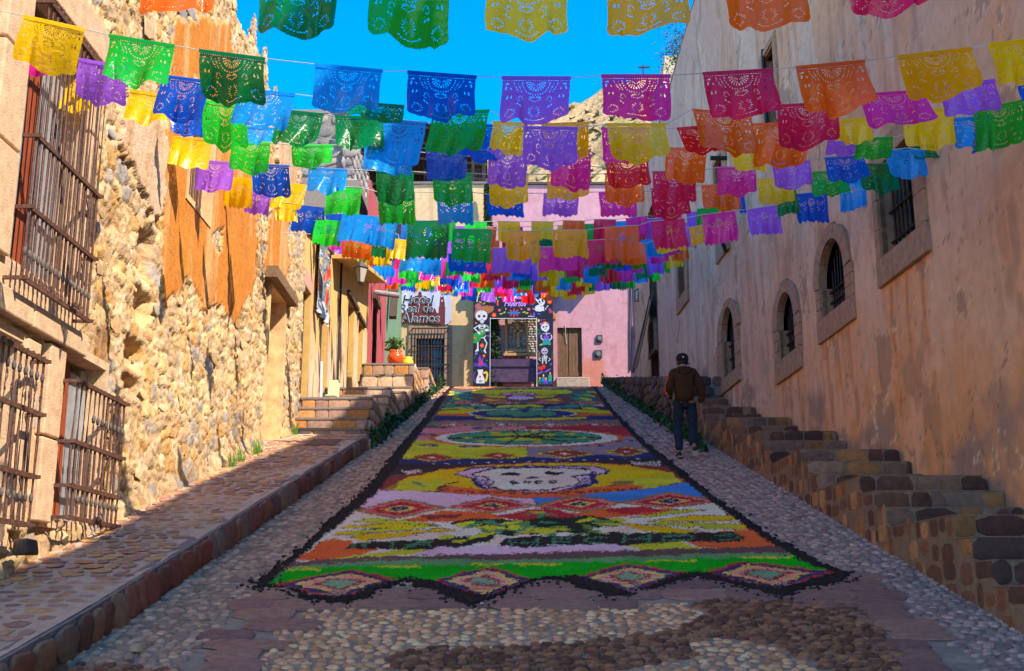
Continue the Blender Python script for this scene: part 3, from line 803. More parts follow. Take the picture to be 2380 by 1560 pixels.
RY1 = 37.6
def insR(Y, Z):
    r = np.zeros(Y.shape, bool)
    for q in RW:
        a, b, c, d = q['oy0'], q['oy1'], q['oz0'], q['oz1']
        if q['arch']:
            rr = (b - a) / 2; m_ = (Y > a) & (Y < b) & (Z > c) & (Z < d - rr)
            m_ |= ((Y - (a + b) / 2) ** 2 + (Z - (d - rr)) ** 2 < rr * rr)
        else: m_ = (Y > a) & (Y < b) & (Z > c) & (Z < d)
        r |= m_
    r |= (Y > 32.9) & (Y < 34.2) & (Z < 14.2) & (Z > 8.4)
    return r
def colR(Y, Z):
    hg = Z - (SL * Y + .9)
    s1 = fbm(Y * 1.6, Z * .35, 4, 4); s2 = fbm(Y * 5, Z * .5, 8, 4); n = fbm(Y * 2, Z * 2, 12, 4); fine = fbm(Y * 14, Z * 9, 13, 3)
    c = mixc(lin(206, 166, 138), lin(190, 148, 120), s1)
    far = sst(13, 30, Y)
    c = mixc(c, mixc(lin(184, 172, 172), lin(160, 150, 156), s1), far * .8)
    c = mixc(c, lin(198, 186, 178), sst(.52, .62, s1 + (n - .5) * .15) * .55 * (0.4 + .6 * sst(9, 16, Y)))     # pale washes running down
    c = mixc(c, lin(168, 126, 98), sst(.56, .74, s2) * .4)
    up = sst(2.1, 2.6, hg + (n - .5) * 1.2 + (s2 - .5) * .8)                                             # upper coat greyer
    c = mixc(c, c * np.array([.92, .90, .91]), up)
    oc = sst(1.7, .2, hg + (s2 - .5) * 2.0) * sst(.35, .6, n + (s1 - .5)) * sst(24, 14, Y)
    c = mixc(c, lin(190, 130, 72), oc * .6)
    gr = sst(.75, -.3, hg + (fbm(Y * 1.2, Z * 1.2, 30) - .5) * 2.4)
    c = mixc(c, lin(140, 122, 118), sst(.5, .7, fbm(Y * 1.3, Z * 1.6, 44)) * gr)
    c = mixc(c, lin(140, 118, 104), sst(.66, .74, fbm(Y * 2.6, Z * 1.0, 50)) * .5)
    c = mixc(c, lin(90, 76, 68), sst(.78, .84, fine) * .5)
    # narrow drip stains under the sills
    for q in RW[:4]:
        for k in range(3):
            yc = q['y0'] + (q['y1'] - q['y0']) * (.2 + .3 * k)
            dz = q['z0'] - Z
            c = mixc(c, lin(168, 104, 48), np.exp(-((Y - yc + .05 * np.sin(Z * 3)) / .05) ** 2) * sst(-.02, .1, dz) * sst(1.7, .2, dz) * .7)
    ck = np.abs(fbm(Y * 1.1, Z * .9, 201, 5) - .5); c = mixc(c, lin(96, 78, 68), sst(.006, .001, ck) * .6 * (fbm(Y * .4, Z * .4, 203) > .5)); fl = sst(.64, .655, fbm(Y * 1.5, Z * 1.1, 210, 6) - .10 * sst(.5, 2.2, hg)); c = mixc(c, lin(150, 126, 112), fl * .75); fe = sst(.632, .64, fbm(Y * 1.5, Z * 1.1, 210, 6) - .10 * sst(.5, 2.2, hg)) * (1 - fl); c = mixc(c, lin(226, 204, 182), fe * .6)
    return np.clip(c * np.array([1.38, 1.13, .84]), 0, .85)
rwall = plane_wall('old_plastered_building', 4.0, RY1, 1.6, 17.2, rtop, insR, colR, .042, M_PLASTER, xf=rwx, flip=False, disp=.02)
set_props(rwall, 'tall stained beige plaster building in shade with barred stone windows on the right', 'building')
mb = MB()
for (a, b) in ((-9.0, 3.0), (3.0, 12), (12, 20), (20, 28), (28, RY1)):  # stretch nearest the camera is unseen, extended and raised to shade the foreground
    x_ = rwx((a + b) / 2) + .75 if a >= 3 else rwx(3) - .02
    zt = float(min(rtop(np.array(a)), rtop(np.array(b)))) - .15 if a >= 3 else 14.0
    mb.bx(x_, x_ + 6, a, b, -.5, zt)
mb.build('building_core', M_MORTAR, rwall)
# parapet top closing the gap and end wall
cap = MB()
ysq = np.linspace(3.0, RY1, 60)
for a, b in zip(ysq[:-1], ysq[1:]):
    za, zb = float(rtop(a)), float(rtop(b)); xa, xb = rwx(a), rwx(b)
    cap.add([(xa - .01, a, za - .06), (xa + 1.2, a, za - .06), (xa + 1.2, a, za), (xa - .01, a, za), (xb - .01, b, zb - .06), (xb + 1.2, b, zb - .06), (xb + 1.2, b, zb), (xb - .01, b, zb)],
            [(0, 1, 2, 3), (4, 7, 6, 5), (1, 5, 6, 2), (2, 6, 7, 3), (0, 3, 7, 4), (0, 4, 5, 1)])
cap.build('parapet_top', M_MORTAR, rwall)
b_ = MB(); b_.bx(rwx(RY1) + .01, rwx(RY1) + 7, RY1, RY1 + .12, 6, 15.2); b_.build('end_wall', M_MORTAR, rwall)
# tall recess
b_ = MB(); x_ = rwx(33.5); b_.bx(x_ + .3, x_ + .35, 32.8, 34.3, 8.3, 14.3); b_.bx(x_ + .01, x_ + .3, 34.2, 34.3, 8.3, 14.3); b_.bx(x_ + .01, x_ + .3, 32.8, 32.9, 8.3, 14.3); b_.build('tall_recess', M_WOOD, rwall)
M_FRAME = pm('brown_cut_stone', tuple(lin(170, 130, 98) * 1.0), .85, var=.25, vscale=9, bump=.7)
wdir = Vector((RWB, 1, 0)).normalized(); wnrm = Vector((-1, RWB, 0)).normalized()
def rwp(y, z, out=0.0): return Vector((rwx(y), y, z)) + wnrm * out
def rblock(poly, out, dep, mat, parent, name, bev=.012):
    """polygon in (y,z) on the right wall, standing out by `out`"""
    m_ = MB(); n = len(poly)
    f = [rwp(y, z, out) for y, z in poly]; bk = [rwp(y, z, out - dep) for y, z in poly]
    m_.add(f + bk, [tuple(range(n)), tuple(range(2 * n - 1, n - 1, -1))] + [(i, n + i, n + (i + 1) % n, (i + 1) % n) for i in range(n)])
    return m_.build(name, mat, parent, bevel=bev)
for wi, q in enumerate(RW):
    yc = (q['y0'] + q['y1']) / 2
    wn = empty('barred_window', tuple(rwp(yc, q['z0'])), q['label'], 'window', 'barred windows of the right building')
    a, b, c, d = q['oy0'], q['oy1'], q['oz0'], q['oz1']; A, B, Cc_, D_ = q['y0'], q['y1'], q['z0'], q['z1']
    rr = (b - a) / 2; spring = d - rr if q['arch'] else d
    g = .006
    # sill stones
    ns = 3 if wi < 4 else 1
    for k in range(ns):
        rblock([(A + (B - A) * k / ns + g, Cc_), (A + (B - A) * (k + 1) / ns - g, Cc_), (A + (B - A) * (k + 1) / ns - g, c), (A + (B - A) * k / ns + g, c)], .06, .14, M_FRAME, wn, 'sill_stone')
    nj = 3 if wi < 4 else 1
    zs = [c + g + (spring - c) * k / nj for k in range(nj + 1)]
    for k in range(nj):
        rblock([(A, zs[k]), (a, zs[k]), (a, zs[k + 1] - g), (A, zs[k + 1] - g)], .05, .13, M_FRAME, wn, 'jamb_stone')
        rblock([(b, zs[k]), (B, zs[k]), (B, zs[k + 1] - g), (b, zs[k + 1] - g)], .05, .13, M_FRAME, wn, 'jamb_stone')
    if q['arch']:
        nv = 5; ym = (a + b) / 2; Rr = (B - A) / 2
        for k in range(nv):
            t0, t1 = math.pi * k / nv + .01, math.pi * (k + 1) / nv - .01
            ro = (D_ - spring)
            pts = [(ym - rr * math.cos(t), spring + rr * math.sin(t)) for t in np.linspace(t0, t1, 4)]
            pto = [(ym - Rr * 1.0 * math.cos(t), spring + ro * (1 if k != 2 else 1.06) * math.sin(t) ** .75) for t in np.linspace(t1, t0, 4)]
            rblock(pts + pto, .05, .13, M_FRAME, wn, 'arch_stone', 0)
    else:
        for k in range(2):
            rblock([(A + (B - A) * k / 2 + g, d + g), (A + (B - A) * (k + 1) / 2 - g, d + g), (A + (B - A) * (k + 1) / 2 - g, D_), (A + (B - A) * k / 2 + g, D_)], .05, .13, M_FRAME, wn, 'lintel_stone')
    # reveal and dark inside
    m_ = MB()
    for (y0, y1, z0, z1) in ((a - .05, a, c, spring), (b, b + .05, c, spring), (a, b, c - .05, c)):
        p0, p1 = rwp(y0, 0, .0), rwp(y1, 0, .0)
        m_.add([rwp(y0, z0), rwp(y1, z0), rwp(y1, z1), rwp(y0, z1), rwp(y0, z0, -.5), rwp(y1, z0, -.5), rwp(y1, z1, -.5), rwp(y0, z1, -.5)],
               [(0, 1, 2, 3), (4, 7, 6, 5), (1, 5, 6, 2), (2, 6, 7, 3), (0, 3, 7, 4), (0, 4, 5, 1)])
    m_.build('reveal', M_FRAME, wn)
    m_ = MB(); m_.add([rwp(a - .3, c - .3, -.42), rwp(b + .3, c - .3, -.42), rwp(b + .3, d + .3, -.42), rwp(a - .3, d + .3, -.42)], [(0, 1, 2, 3)]); m_.build('dark_backing', M_DARK, wn)  # near-black sheet puts the shade of the unlit room into its colour
    nb = 9 if wi < 4 else 6
    for k in range(nb):
        y = a + (b - a) * (k + .5) / nb
        zt = d if not q['arch'] else spring + math.sqrt(max(0, rr * rr - (y - (a + b) / 2) ** 2))
        m_ = MB(); m_.tube([rwp(y, c, -.16), rwp(y, zt, -.16)], .016, 6); m_.build('bar', M_BLACK, wn)
    for k in range(3):
        z = c + (spring - c) * (.18 + .34 * k)
        m_ = MB(); m_.tube([rwp(a, z, -.13), rwp(b, z, -.13)], .02, 6); m_.build('cross_bar', M_BLACK, wn)
    if wi == 6:
        m_ = MB(); m_.tube([rwp(A, c - .1, .0), rwp(A, c - .1, .3), rwp(A + .2, c - .55, .05)], .05, 6); m_.tube([rwp(A, c + 1.5, .0), rwp(A, c + 1.5, .35)], .05, 6); m_.build('bracket', M_BLACK, wn)
# conduit beside the high window
b_ = MB(); y_, z_ = rw4(3075, 490); y2_, z2_ = rw4(3085, 150)
b_.tube([rwp(y_, z_, .04), rwp(y_, z2_, .04)], .035, 6); o = b_.build('conduit_pipe', M_BLACK); set_props(o, 'dark vertical conduit pipe beside the high window on the right building', 'pipe')

# ---------------------------------------------------------------- right stairs
M_TREAD = pm('stair_mortar', tuple(lin(140, 112, 88) * .9), .95, var=.25, vscale=15, bump=.8)
rs = empty('stone_stairs', (4.1, 9, 2.2), 'long shaded stone stairs with dark red and ochre blocks along the right building', 'stairs')
RX0 = 3.62
PER = 2.4; RISE = SL * PER / 3
LVR = []
for k in range(-3, 7):
    yA = 9.45 + PER * k; zA = 2.95 + SL * PER * k
    for j in (2, 1, 0): LVR.append((yA - .36 * j, zA - RISE * j))
P, Sz, P2, Sz2 = [], [], [], []
for i, (y0, zt) in enumerate(LVR):
    y1 = LVR[i + 1][0] if i + 1 < len(LVR) else y0 + 2.0
    xl = RX0
    xr = rwx(y1) - .01
    b_ = MB(); b_.bx(xl + .012, xr, y0 + .02, y1 + .02, SL * y0 - .3, zt - .01); b_.build('step_core', M_TREAD, rs)
    b_ = MB(); b_.bx(xl + .004, xr - .01, y0 + .012, y1 + .02, zt - .012, zt); b_.build('tread', M_TREAD, rs, bevel=.012)
    x = xl; xe = rwx(y0) - .02
    while x < xe - .05:
        wd = random.choice((.14, .22, .32, .45)) * random.uniform(.85, 1.15); wd = min(wd, xe - x)
        P.append((x + wd / 2, y0 + .02 + random.uniform(-.012, .012), zt - RISE / 2 - .008 + random.uniform(-.008, .012))); Sz.append((wd / 2 * random.uniform(.88, .98), RISE / 2 * random.uniform(.86, 1.0), .05)); x += wd
    zc = zt
    while zc > SL * y0 - .1:
        y = y0 + .01
        while y < y1 - .03:
            wd = min(random.choice((.12, .18, .26, .36)) * random.uniform(.8, 1.2), y1 - y); hh = random.uniform(.13, .21)
            if zc - hh / 2 > SL * (y + wd / 2) - .08 and random.random() < .9:
                P2.append((xl + .012, y + wd / 2, zc - hh / 2 + random.uniform(-.04, .04))); Sz2.append((wd / 2 * random.uniform(.6, .98), hh / 2 * random.uniform(.75, 1.1), .007))
            y += wd
        zc -= .19
dk = [lin(92, 64, 54), lin(112, 78, 62), lin(134, 96, 62), lin(70, 52, 48), lin(118, 92, 84), lin(104, 86, 80), lin(84, 56, 50), lin(126, 100, 86)]
ok_ = [lin(150, 108, 66), lin(120, 84, 58), lin(98, 70, 54), lin(160, 122, 84), lin(110, 80, 62), lin(84, 62, 52)]
lay_stones(np.array(P), np.array([1., 0, 0]), np.array([0, 0, 1.]), np.array([0, -1., 0]), np.array(Sz) * np.array([1.02, 1.03, .5]), pal(dk, len(P), .25) * np.array([1.15, .95, .8]), TPL_BLOCK, rs, 'riser_stone', 'riser_stones', 260)
lay_stones(np.array(P2), np.array([0, 1., 0]), np.array([0, 0, 1.]), np.array([-1., 0, 0]), np.array(Sz2), pal(ok_, len(P2)) * np.array([1.2, 1.02, .88]), TPL_BLOCK, rs, 'side_stone', 'side_stones', 280)
# low wall at the upper end of the stairs
lw = empty('low_stone_wall', (3.5, 30, 7.3), 'low dark stone block wall at the top right of the street', 'stone wall')
def lwt(y): return np.interp(y, [24.3, 41.6], [7.02, 10.36])
b_ = MB()
yq = np.linspace(24.3, 41.6, 30)
for a, b in zip(yq[:-1], yq[1:]):
    b_.add([(3.46, a, SL * a - .2), (rwx(38), a, SL * a - .2), (rwx(38), a, lwt(a) - .03), (3.46, a, lwt(a) - .03), (3.46, b, SL * b - .2), (rwx(38), b, SL * b - .2), (rwx(38), b, lwt(b) - .03), (3.46, b, lwt(b) - .03)],
           [(0, 1, 2, 3), (4, 7, 6, 5), (1, 5, 6, 2), (2, 6, 7, 3), (0, 3, 7, 4), (0, 4, 5, 1)])
b_.build('wall_core', M_TREAD, lw)
P, Sz = [], []
y = 24.3
while y < 41.5:
    wd = random.uniform(.35, .7); z = lwt(y + wd / 2) - .02; lo = SL * (y + wd / 2)
    while z > lo:
        h = random.uniform(.2, .28); P.append((3.45, y + wd / 2, z - h / 2)); Sz.append((wd / 2 * .94, h / 2 * .9, .04)); z -= h
    y += wd
lay_stones(np.array(P), np.array([0, 1., 0]), np.array([0, 0, 1.]), np.array([-1., 0, 0]), np.array(Sz), pal(dk + [lin(120, 112, 112), lin(104, 98, 98)], len(P)) * .7, TPL_BLOCK, lw, 'stone', 'small_stones', 160)
P, Sz = [], []
for r_ in range(5):
    x = 3.5
    while x < 4.5:
        wd = random.uniform(.22, .4); P.append((x + wd / 2, 24.3, 6.9 - r_ * .23)); Sz.append((wd / 2 * .94, .105, .04)); x += wd
lay_stones(np.array(P), np.array([1., 0, 0]), np.array([0, 0, 1.]), np.array([0, -1., 0]), np.array(Sz), pal(dk, len(P)) * 1.0, TPL_BLOCK, lw, 'end_stone', 'end_stones', 60)
# boards leaning against the right building
for k, lab in enumerate(('front tan board leaning on the right building above the low wall', 'rear dark board leaning behind the tan one on the right building')):
    y = 33.2 + k * .7
    b_ = MB(); x_ = rwx(y)
    b_.add([(x_ - .62, y, 9.0), (x_ - .58, y, 9.0), (x_ - .03, y, 11.4), (x_ - .07, y, 11.4), (x_ - .62, y + .6, 9.1), (x_ - .58, y + .6, 9.1), (x_ - .03, y + .6, 11.2), (x_ - .07, y + .6, 11.2)],
           [(0, 1, 2, 3), (4, 7, 6, 5), (1, 5, 6, 2), (2, 6, 7, 3), (0, 3, 7, 4), (0, 4, 5, 1)])
    o = b_.build('leaning_board', pm('board_%d' % k, tuple(lin(150, 124, 92) * (.8 if k == 0 else .3)), .8)); set_props(o, lab, 'board')
# ================================================================ FACADE AT THE TOP OF THE STREET
K_ = 2380 / 4096
def z2(x, y): return ((x / 3.4 + 1560) * K_, (y / 3.4 + 1120) * K_)
def z3(x, y): return ((x / 3.545 + 2160) * K_, (y / 3.545 + 1120) * K_)
def mm(x, y): return ((x / 3.9 + 1840) * K_, (y / 3.9 + 1160) * K_)
def fac(p, Y=FAC_Y):
    q = on_y(p[0], p[1], Y); return q[0], q[2]
class Paint:
    def __init__(s, U, V, base): s.U, s.V = U, V; s.C = np.empty(U.shape + (3,)); s.C[:] = base
    def put(s, m, c): s.C[m] = c
    def poly(s, pts, c): s.put(inpoly(s.U, s.V, pts), c)
    def ell(s, cx, cy, rx, ry, c, rot=0.0):
        a = s.U - cx; b = s.V - cy; co, si = math.cos(rot), math.sin(rot)
        s.put(((a * co + b * si) / rx) ** 2 + ((b * co - a * si) / ry) ** 2 < 1, c)
    def line(s, pts, w_, c):
        for (x0, y0), (x1, y1) in zip(pts[:-1], pts[1:]):
            dx, dy = x1 - x0, y1 - y0; L2 = dx * dx + dy * dy + 1e-9
            t = np.clip(((s.U - x0) * dx + (s.V - y0) * dy) / L2, 0, 1)
            s.put((s.U - x0 - t * dx) ** 2 + (s.V - y0 - t * dy) ** 2 < (w_ / 2) ** 2, c)
def fac_wall(name, x0, x1, z0, z1, colf, res=.09, holes=(), Y=FAC_Y, parent=None):
    n_x, n_z = int((x1 - x0) / res) + 2, int((z1 - z0) / res) + 2
    X, Z = np.meshgrid(np.linspace(x0, x1, n_x), np.linspace(z0, z1, n_z), indexing='ij')
    Xc, Zc = (X[:-1, :-1] + X[1:, 1:]) / 2, (Z[:-1, :-1] + Z[1:, 1:]) / 2
    keep = np.ones(Xc.shape, bool)
    for a, b, c, d in holes: keep &= ~((Xc > a) & (Xc < b) & (Zc > c) & (Zc < d))
    YY = Y + (fbm(X * 1.2, Z * 1.2, 5) - .5) * .03
    V, F, C = compact(np.stack([X, YY, Z], -1).reshape(-1, 3), grid_faces(n_x, n_z, keep), colf(X, Z).reshape(-1, 3))
    return np_obj(name, V, F, M_PLASTER, parent, C)
gz = SL * CREST
XS = fac((1137, 600))[0]; XL = -4.36; XR = fac((1476, 600))[0]; ZT = fac((1150, 429))[1]
hd0, hd1 = fac(z2(360, 720)), fac(z2(735, 1500)); dr0, dr1 = fac(z3(245, 668)), fac(z3(600, 1385))
def cyel(X, Z):
    c = mixc(lin(232, 200, 156), lin(222, 188, 142), fbm(X * 2, Z * 2, 2)); return mixc(c, lin(186, 156, 116), sst(.6, .75, fbm(X * 4, Z * .6, 7)) * .5) * np.array([.78, .72, .66])
def cpink(X, Z):
    c = mixc(lin(222, 170, 176), lin(212, 158, 164), fbm(X * 2, Z * 2, 2)); c = mixc(c, lin(196, 140, 148), sst(.6, .75, fbm(X * 3, Z * .6, 7)) * .5)
    a, b = fac(z3(620, 1480)), fac(z3(840, 1240))
    c = mixc(c, lin(200, 150, 150), sst(.62, .8, fbm(X * 1.4, Z * 1.1, 17)) * .6); ck = np.abs(fbm(X * .9, Z * .9, 202, 5) - .5); c = mixc(c, lin(130, 96, 100), sst(.006, .001, ck) * .5 * (fbm(X * .5, Z * .5, 207) > .5))
    r = sst(.35, .0, np.maximum(np.abs(X - (a[0] + b[0]) / 2) - .35, 0) + np.maximum(np.abs(Z - (a[1] + b[1]) / 2) - .5, 0))
    return mixc(c, lin(212, 136, 104), r * .8) * np.array([.72, .66, .66])
hotel = fac_wall('yellow_hotel', XL, XS, 9.0, ZT, cyel, .07, [(hd0[0], hd1[0], hd1[1], hd0[1])])
set_props(hotel, 'pale yellow hotel front behind the painted sign at the top of the street', 'hotel building')
pink = fac_wall('pink_house', XS, XR, 9.0, ZT, cpink, .07, [(dr0[0], dr1[0], dr1[1], dr0[1])])
set_props(pink, 'pink plastered house with an old brown double door at the top of the street', 'house')
mb = MB(); mb.bx(XL - .5, XS - .01, FAC_Y + .5, FAC_Y + 6, 8, ZT - .05); mb.bx(XL, XS, FAC_Y + .02, FAC_Y + .5, ZT - .3, ZT - .02); mb.build('house_core', M_MORTAR, hotel)
mb = MB(); mb.bx(XS, XR + .1, FAC_Y + .5, FAC_Y + 6, 8, ZT - .05); mb.bx(XS, XR, FAC_Y + .02, FAC_Y + .5, ZT - .3, ZT - .02); mb.build('house_core', M_MORTAR, pink)
mb = MB(); mb.bx(XL, XS - .005, FAC_Y - .1, FAC_Y + .5, ZT, ZT + .09); mb.build('roof_edge', pm('cement_edge', (.16, .14, .13), .9), hotel)
mb = MB(); mb.bx(XS + .005, XR + .1, FAC_Y - .1, FAC_Y + .5, ZT - .02, ZT + .07); mb.build('roof_edge', pm('dark_edge', (.05, .05, .055), .9), pink)

# hotel door with stone frame and grille
f0, f1 = fac(z2(255, 617)), fac(z2(835, 1500)); M_FR2 = pm('grey_brown_stone', tuple(lin(158, 126, 104) * .9), .85, var=.25, vscale=6, bump=.6)
def fbox(name, a, b, y0, y1, mat, parent, bev=0.0):
    m_ = MB(); m_.bx(a[0], b[0], y0, y1, b[1], a[1]); return m_.build(name, mat, parent, bevel=bev)
for k in range(3):
    za = f0[1] - .55 - (f0[1] - .55 - f1[1]) * k / 3; zb = f0[1] - .55 - (f0[1] - .55 - f1[1]) * (k + 1) / 3 + .012
    fbox('jamb_stone', (f0[0], za), (hd0[0], zb), FAC_Y - .06, FAC_Y + .1, M_FR2, hotel, .01); fbox('jamb_stone', (hd1[0], za), (f1[0], zb), FAC_Y - .06, FAC_Y + .1, M_FR2, hotel, .01)
for k in range(3):
    xa = f0[0] + (f1[0] - f0[0]) * k / 3; fbox('lintel_stone', (xa, f0[1]), (xa + (f1[0] - f0[0]) / 3 - .012, f0[1] - .54), FAC_Y - .06, FAC_Y + .1, M_FR2, hotel, .01)
M_DOORR = pm('dark_red_wood', tuple(lin(86, 50, 42) * .8), .6, var=.4, vscale=10, stretch=(3, 3, .5))
dd = empty('hotel_door', ((hd0[0] + hd1[0]) / 2, FAC_Y + .2, hd1[1]), 'dark red glazed double door behind bars in the yellow hotel', 'door')
fbox('leaf', hd0, ((hd0[0] + hd1[0]) / 2 - .01, hd1[1]), FAC_Y + .16, FAC_Y + .2, M_DOORR, dd); fbox('leaf', ((hd0[0] + hd1[0]) / 2 + .01, hd0[1]), hd1, FAC_Y + .16, FAC_Y + .2, M_DOORR, dd)
M_GLASS = pm('dark_glass', (.02, .022, .026), .12, var=0, bump=0, spec=.6)
for xa in (395, 575):
    for yb in (735, 920, 1075, 1215):
        a, b = fac(z2(xa, yb)), fac(z2(xa + 125, yb + 125)); fbox('pane', a, b, FAC_Y + .145, FAC_Y + .158, M_GLASS, dd)
gg = empty('door_grille', ((hd0[0] + hd1[0]) / 2, FAC_Y - .2, hd1[1]), 'black iron bar grille in front of the hotel door', 'grille')
for k in range(12):
    a, b = fac(z2(310 + k * 43.5, 672)), fac(z2(310 + k * 43.5, 1440)); m_ = MB(); m_.tube([(a[0], FAC_Y - .2, a[1]), (a[0], FAC_Y - .2, b[1])], .016, 5); m_.build('bar', M_BLACK, gg)
for yy_ in (675, 915, 1165):
    a, b = fac(z2(300, yy_)), fac(z2(800, yy_)); m_ = MB(); m_.box(((a[0] + b[0]) / 2, FAC_Y - .19, a[1]), (b[0] - a[0], .02, .05))
    m_.bx(a[0], a[0] + .02, FAC_Y - .2, FAC_Y - .05, a[1] - .02, a[1] + .02); m_.bx(b[0] - .02, b[0], FAC_Y - .2, FAC_Y - .05, a[1] - .02, a[1] + .02); m_.build('cross_bar', M_BLACK, gg)

# pink house door
dp = empty('double_door', ((dr0[0] + dr1[0]) / 2, FAC_Y, dr1[1]), 'weathered brown wooden double door in the pink house', 'door')
xm = fac(z3(405, 700))[0]; M_PLANK = pm('brown_planks', tuple(lin(120, 88, 62) * .85), .85, var=.55, vscale=9, stretch=(5, 5, .45), bump=.9)
for a, b in (((dr0[0], dr0[1]), (xm - .012, dr1[1])), ((xm + .012, dr0[1]), (dr1[0], dr1[1]))):
    n = 4
    for k in range(n):
        xa = a[0] + (b[0] - a[0]) * k / n; xb = a[0] + (b[0] - a[0]) * (k + 1) / n - .008
        fbox('plank', (xa, a[1]), (xb, b[1] + (0 if k % 2 else .02)), FAC_Y + .12 + .006 * (k % 2), FAC_Y + .17, M_PLANK, dp)
    fbox('door_rail', (a[0], b[1] + .22), (b[0], b[1] + .08), FAC_Y + .10, FAC_Y + .118, M_PLANK, dp)
m_ = MB(); a = fac(z3(355, 640)); b = fac(z3(378, 900)); m_.tube([(a[0], FAC_Y - .03, a[1]), (a[0] + .02, FAC_Y + .08, (a[1] + b[1]) / 2), (b[0], FAC_Y + .08, b[1])], .014, 5); m_.build('hanging_rope', pm('pale_rope', tuple(lin(200, 185, 175)), .8), dp)
m_ = MB(); m_.bx(dr0[0] - .05, dr1[0] + .05, FAC_Y + .1, FAC_Y + .3, dr0[1], dr0[1] + .04); m_.bx(dr0[0] - .06, dr0[0], FAC_Y, FAC_Y + .3, dr1[1], dr0[1]); m_.bx(dr1[0], dr1[0] + .06, FAC_Y, FAC_Y + .3, dr1[1], dr0[1]); m_.build('reveal', pm('pink_reveal', tuple(lin(190, 130, 140) * .8), .9), dp)
a, b = fac(z3(225, 1400)), fac(z3(700, 1560)); m_ = MB(); m_.bx(a[0], b[0], FAC_Y - .35, FAC_Y + .1, b[1] - .4, a[1]); o = m_.build('door_step', pm('pale_cement', tuple(lin(176, 156, 138) * .8), .9, bump=.8), bevel=.03)
set_props(o, 'pale worn cement step under the brown double door', 'step')
# meters and small box
for (x0, y0, x1, y1), lab in (((800, 785, 885, 885), 'upper round electricity meter in a recess of the pink wall'), ((770, 1000, 880, 1105), 'lower round electricity meter in a square box on the pink wall')):
    a, b = fac(z3(x0, y0)), fac(z3(x1, y1)); me_ = empty('electricity_meter', ((a[0] + b[0]) / 2, FAC_Y, b[1]), lab, 'electricity meter', 'electricity meters on the pink wall')
    fbox('box', a, b, FAC_Y - .07, FAC_Y + .02, pm('meter_box', (.05, .045, .045), .6), me_)
    m_ = MB(); cx_, cz_ = (a[0] + b[0]) / 2, (a[1] + b[1]) / 2
    vs = [(cx_ + .085 * math.cos(t), FAC_Y - .12, cz_ + .085 * math.sin(t)) for t in np.linspace(0, 6.283, 17)[:-1]]; vb = [(v[0], FAC_Y - .07, v[2]) for v in vs]
    m_.add(vs + vb, [tuple(range(16))] + [(i, (i + 1) % 16, 16 + (i + 1) % 16, 16 + i) for i in range(16)]); m_.build('dial', pm('meter_dial', (.16, .17, .15), .3), me_)
a, b = fac(z3(188, 493)), fac(z3(222, 560)); o = fbox('small_wooden_box', a, b, FAC_Y - .1, FAC_Y + .01, pm('yellow_wood', tuple(lin(170, 120, 40)), .7), None); set_props(o, 'small yellow wooden box on the pink wall beside the mural', 'box')
# canopy
cn = empty('canopy', (1.0, FAC_Y, 15), 'small dark wooden canopy above the mural and the pink house door', 'canopy')
a, b = fac((1105, 655)), fac((1372, 668))
fbox('roof_board', (a[0], a[1] + .03), (b[0], b[1]), FAC_Y - .62, FAC_Y + .02, M_WOOD, cn)
for k in range(9):
    x_ = a[0] + .1 + (b[0] - a[0] - .2) * k / 8; m_ = MB(); m_.bx(x_ - .05, x_ + .05, FAC_Y - .6, FAC_Y + .02, b[1] - .12, b[1] - .003); m_.build('rafter', M_WOOD, cn)
# cracked stone corner strip, pipe and cables at the right end of the pink house
a, b = fac(z3(1330, -200)), fac(z3(1400, 1290)); m_ = MB(); m_.bx(XR - .02, XR + .28, FAC_Y - .1, FAC_Y + .5, 9, ZT - 1.2); o = m_.build('stone_corner', pm('pale_rough_stone', tuple(lin(206, 190, 160) * .8), .9, var=.5, vscale=3, bump=1)); set_props(o, 'pale cracked stone corner pillar at the right end of the pink house', 'pillar')
for k, (xa, lab) in enumerate(((1262, 'left of the three black cables running down the pink wall'), (1282, 'middle one of the three black cables running down the pink wall'), (1300, 'right of the three black cables running down the pink wall'))):
    a, b = fac(z3(xa, -300)), fac(z3(xa + 8 - k * 10, 1290)); m_ = MB(); m_.tube([(a[0], FAC_Y - .05, a[1]), ((a[0] + b[0]) / 2 + .03, FAC_Y - .06, (a[1] + b[1]) / 2), (b[0], FAC_Y - .05, b[1])], .014, 5); o = m_.build('cable', M_BLACK); set_props(o, lab, 'cable', 'cables on the pink wall')
a, b = fac(z3(1372, 560)), fac(z3(1390, 1290)); m_ = MB(); m_.tube([(a[0] + .1, FAC_Y - .2, a[1]), (b[0] + .05, FAC_Y - .2, b[1])], .06, 8); o = m_.build('drain_pipe', pm('grey_pipe', tuple(lin(150, 150, 165)), .5)); set_props(o, 'grey drain pipe at the right end of the pink house', 'pipe')

# ---------------------------------------------------------------- painted hotel sign
Ysg = FAC_Y - .09
s0, s1 = fac(z2(135, 130), Ysg), fac(z2(832, 612), Ysg)
nx_, nz_ = 210, 150
Uq, Vq = np.meshgrid(np.linspace(135, 832, nx_), np.linspace(130, 612, nz_), indexing='ij')
pt = Paint(Uq, Vq, lin(186, 186, 206) * .9)
mr = lin(98, 38, 36) * .9
pt.poly([(245, 460), (250, 330), (290, 250), (350, 222), (385, 215), (383, 180), (405, 152), (430, 180), (432, 215), (490, 225), (545, 270), (575, 340), (580, 370), (620, 400), (635, 450), (660, 452), (662, 370), (668, 365), (672, 310), (678, 250), (690, 200), (705, 185), (720, 205), (730, 250), (742, 310), (745, 365), (752, 370), (750, 612), (135, 612), (135, 450), (220, 445)], mr)
pt.ell(703, 222, 9, 12, lin(200, 200, 215)); pt.ell(706, 286, 9, 11, lin(200, 200, 215))
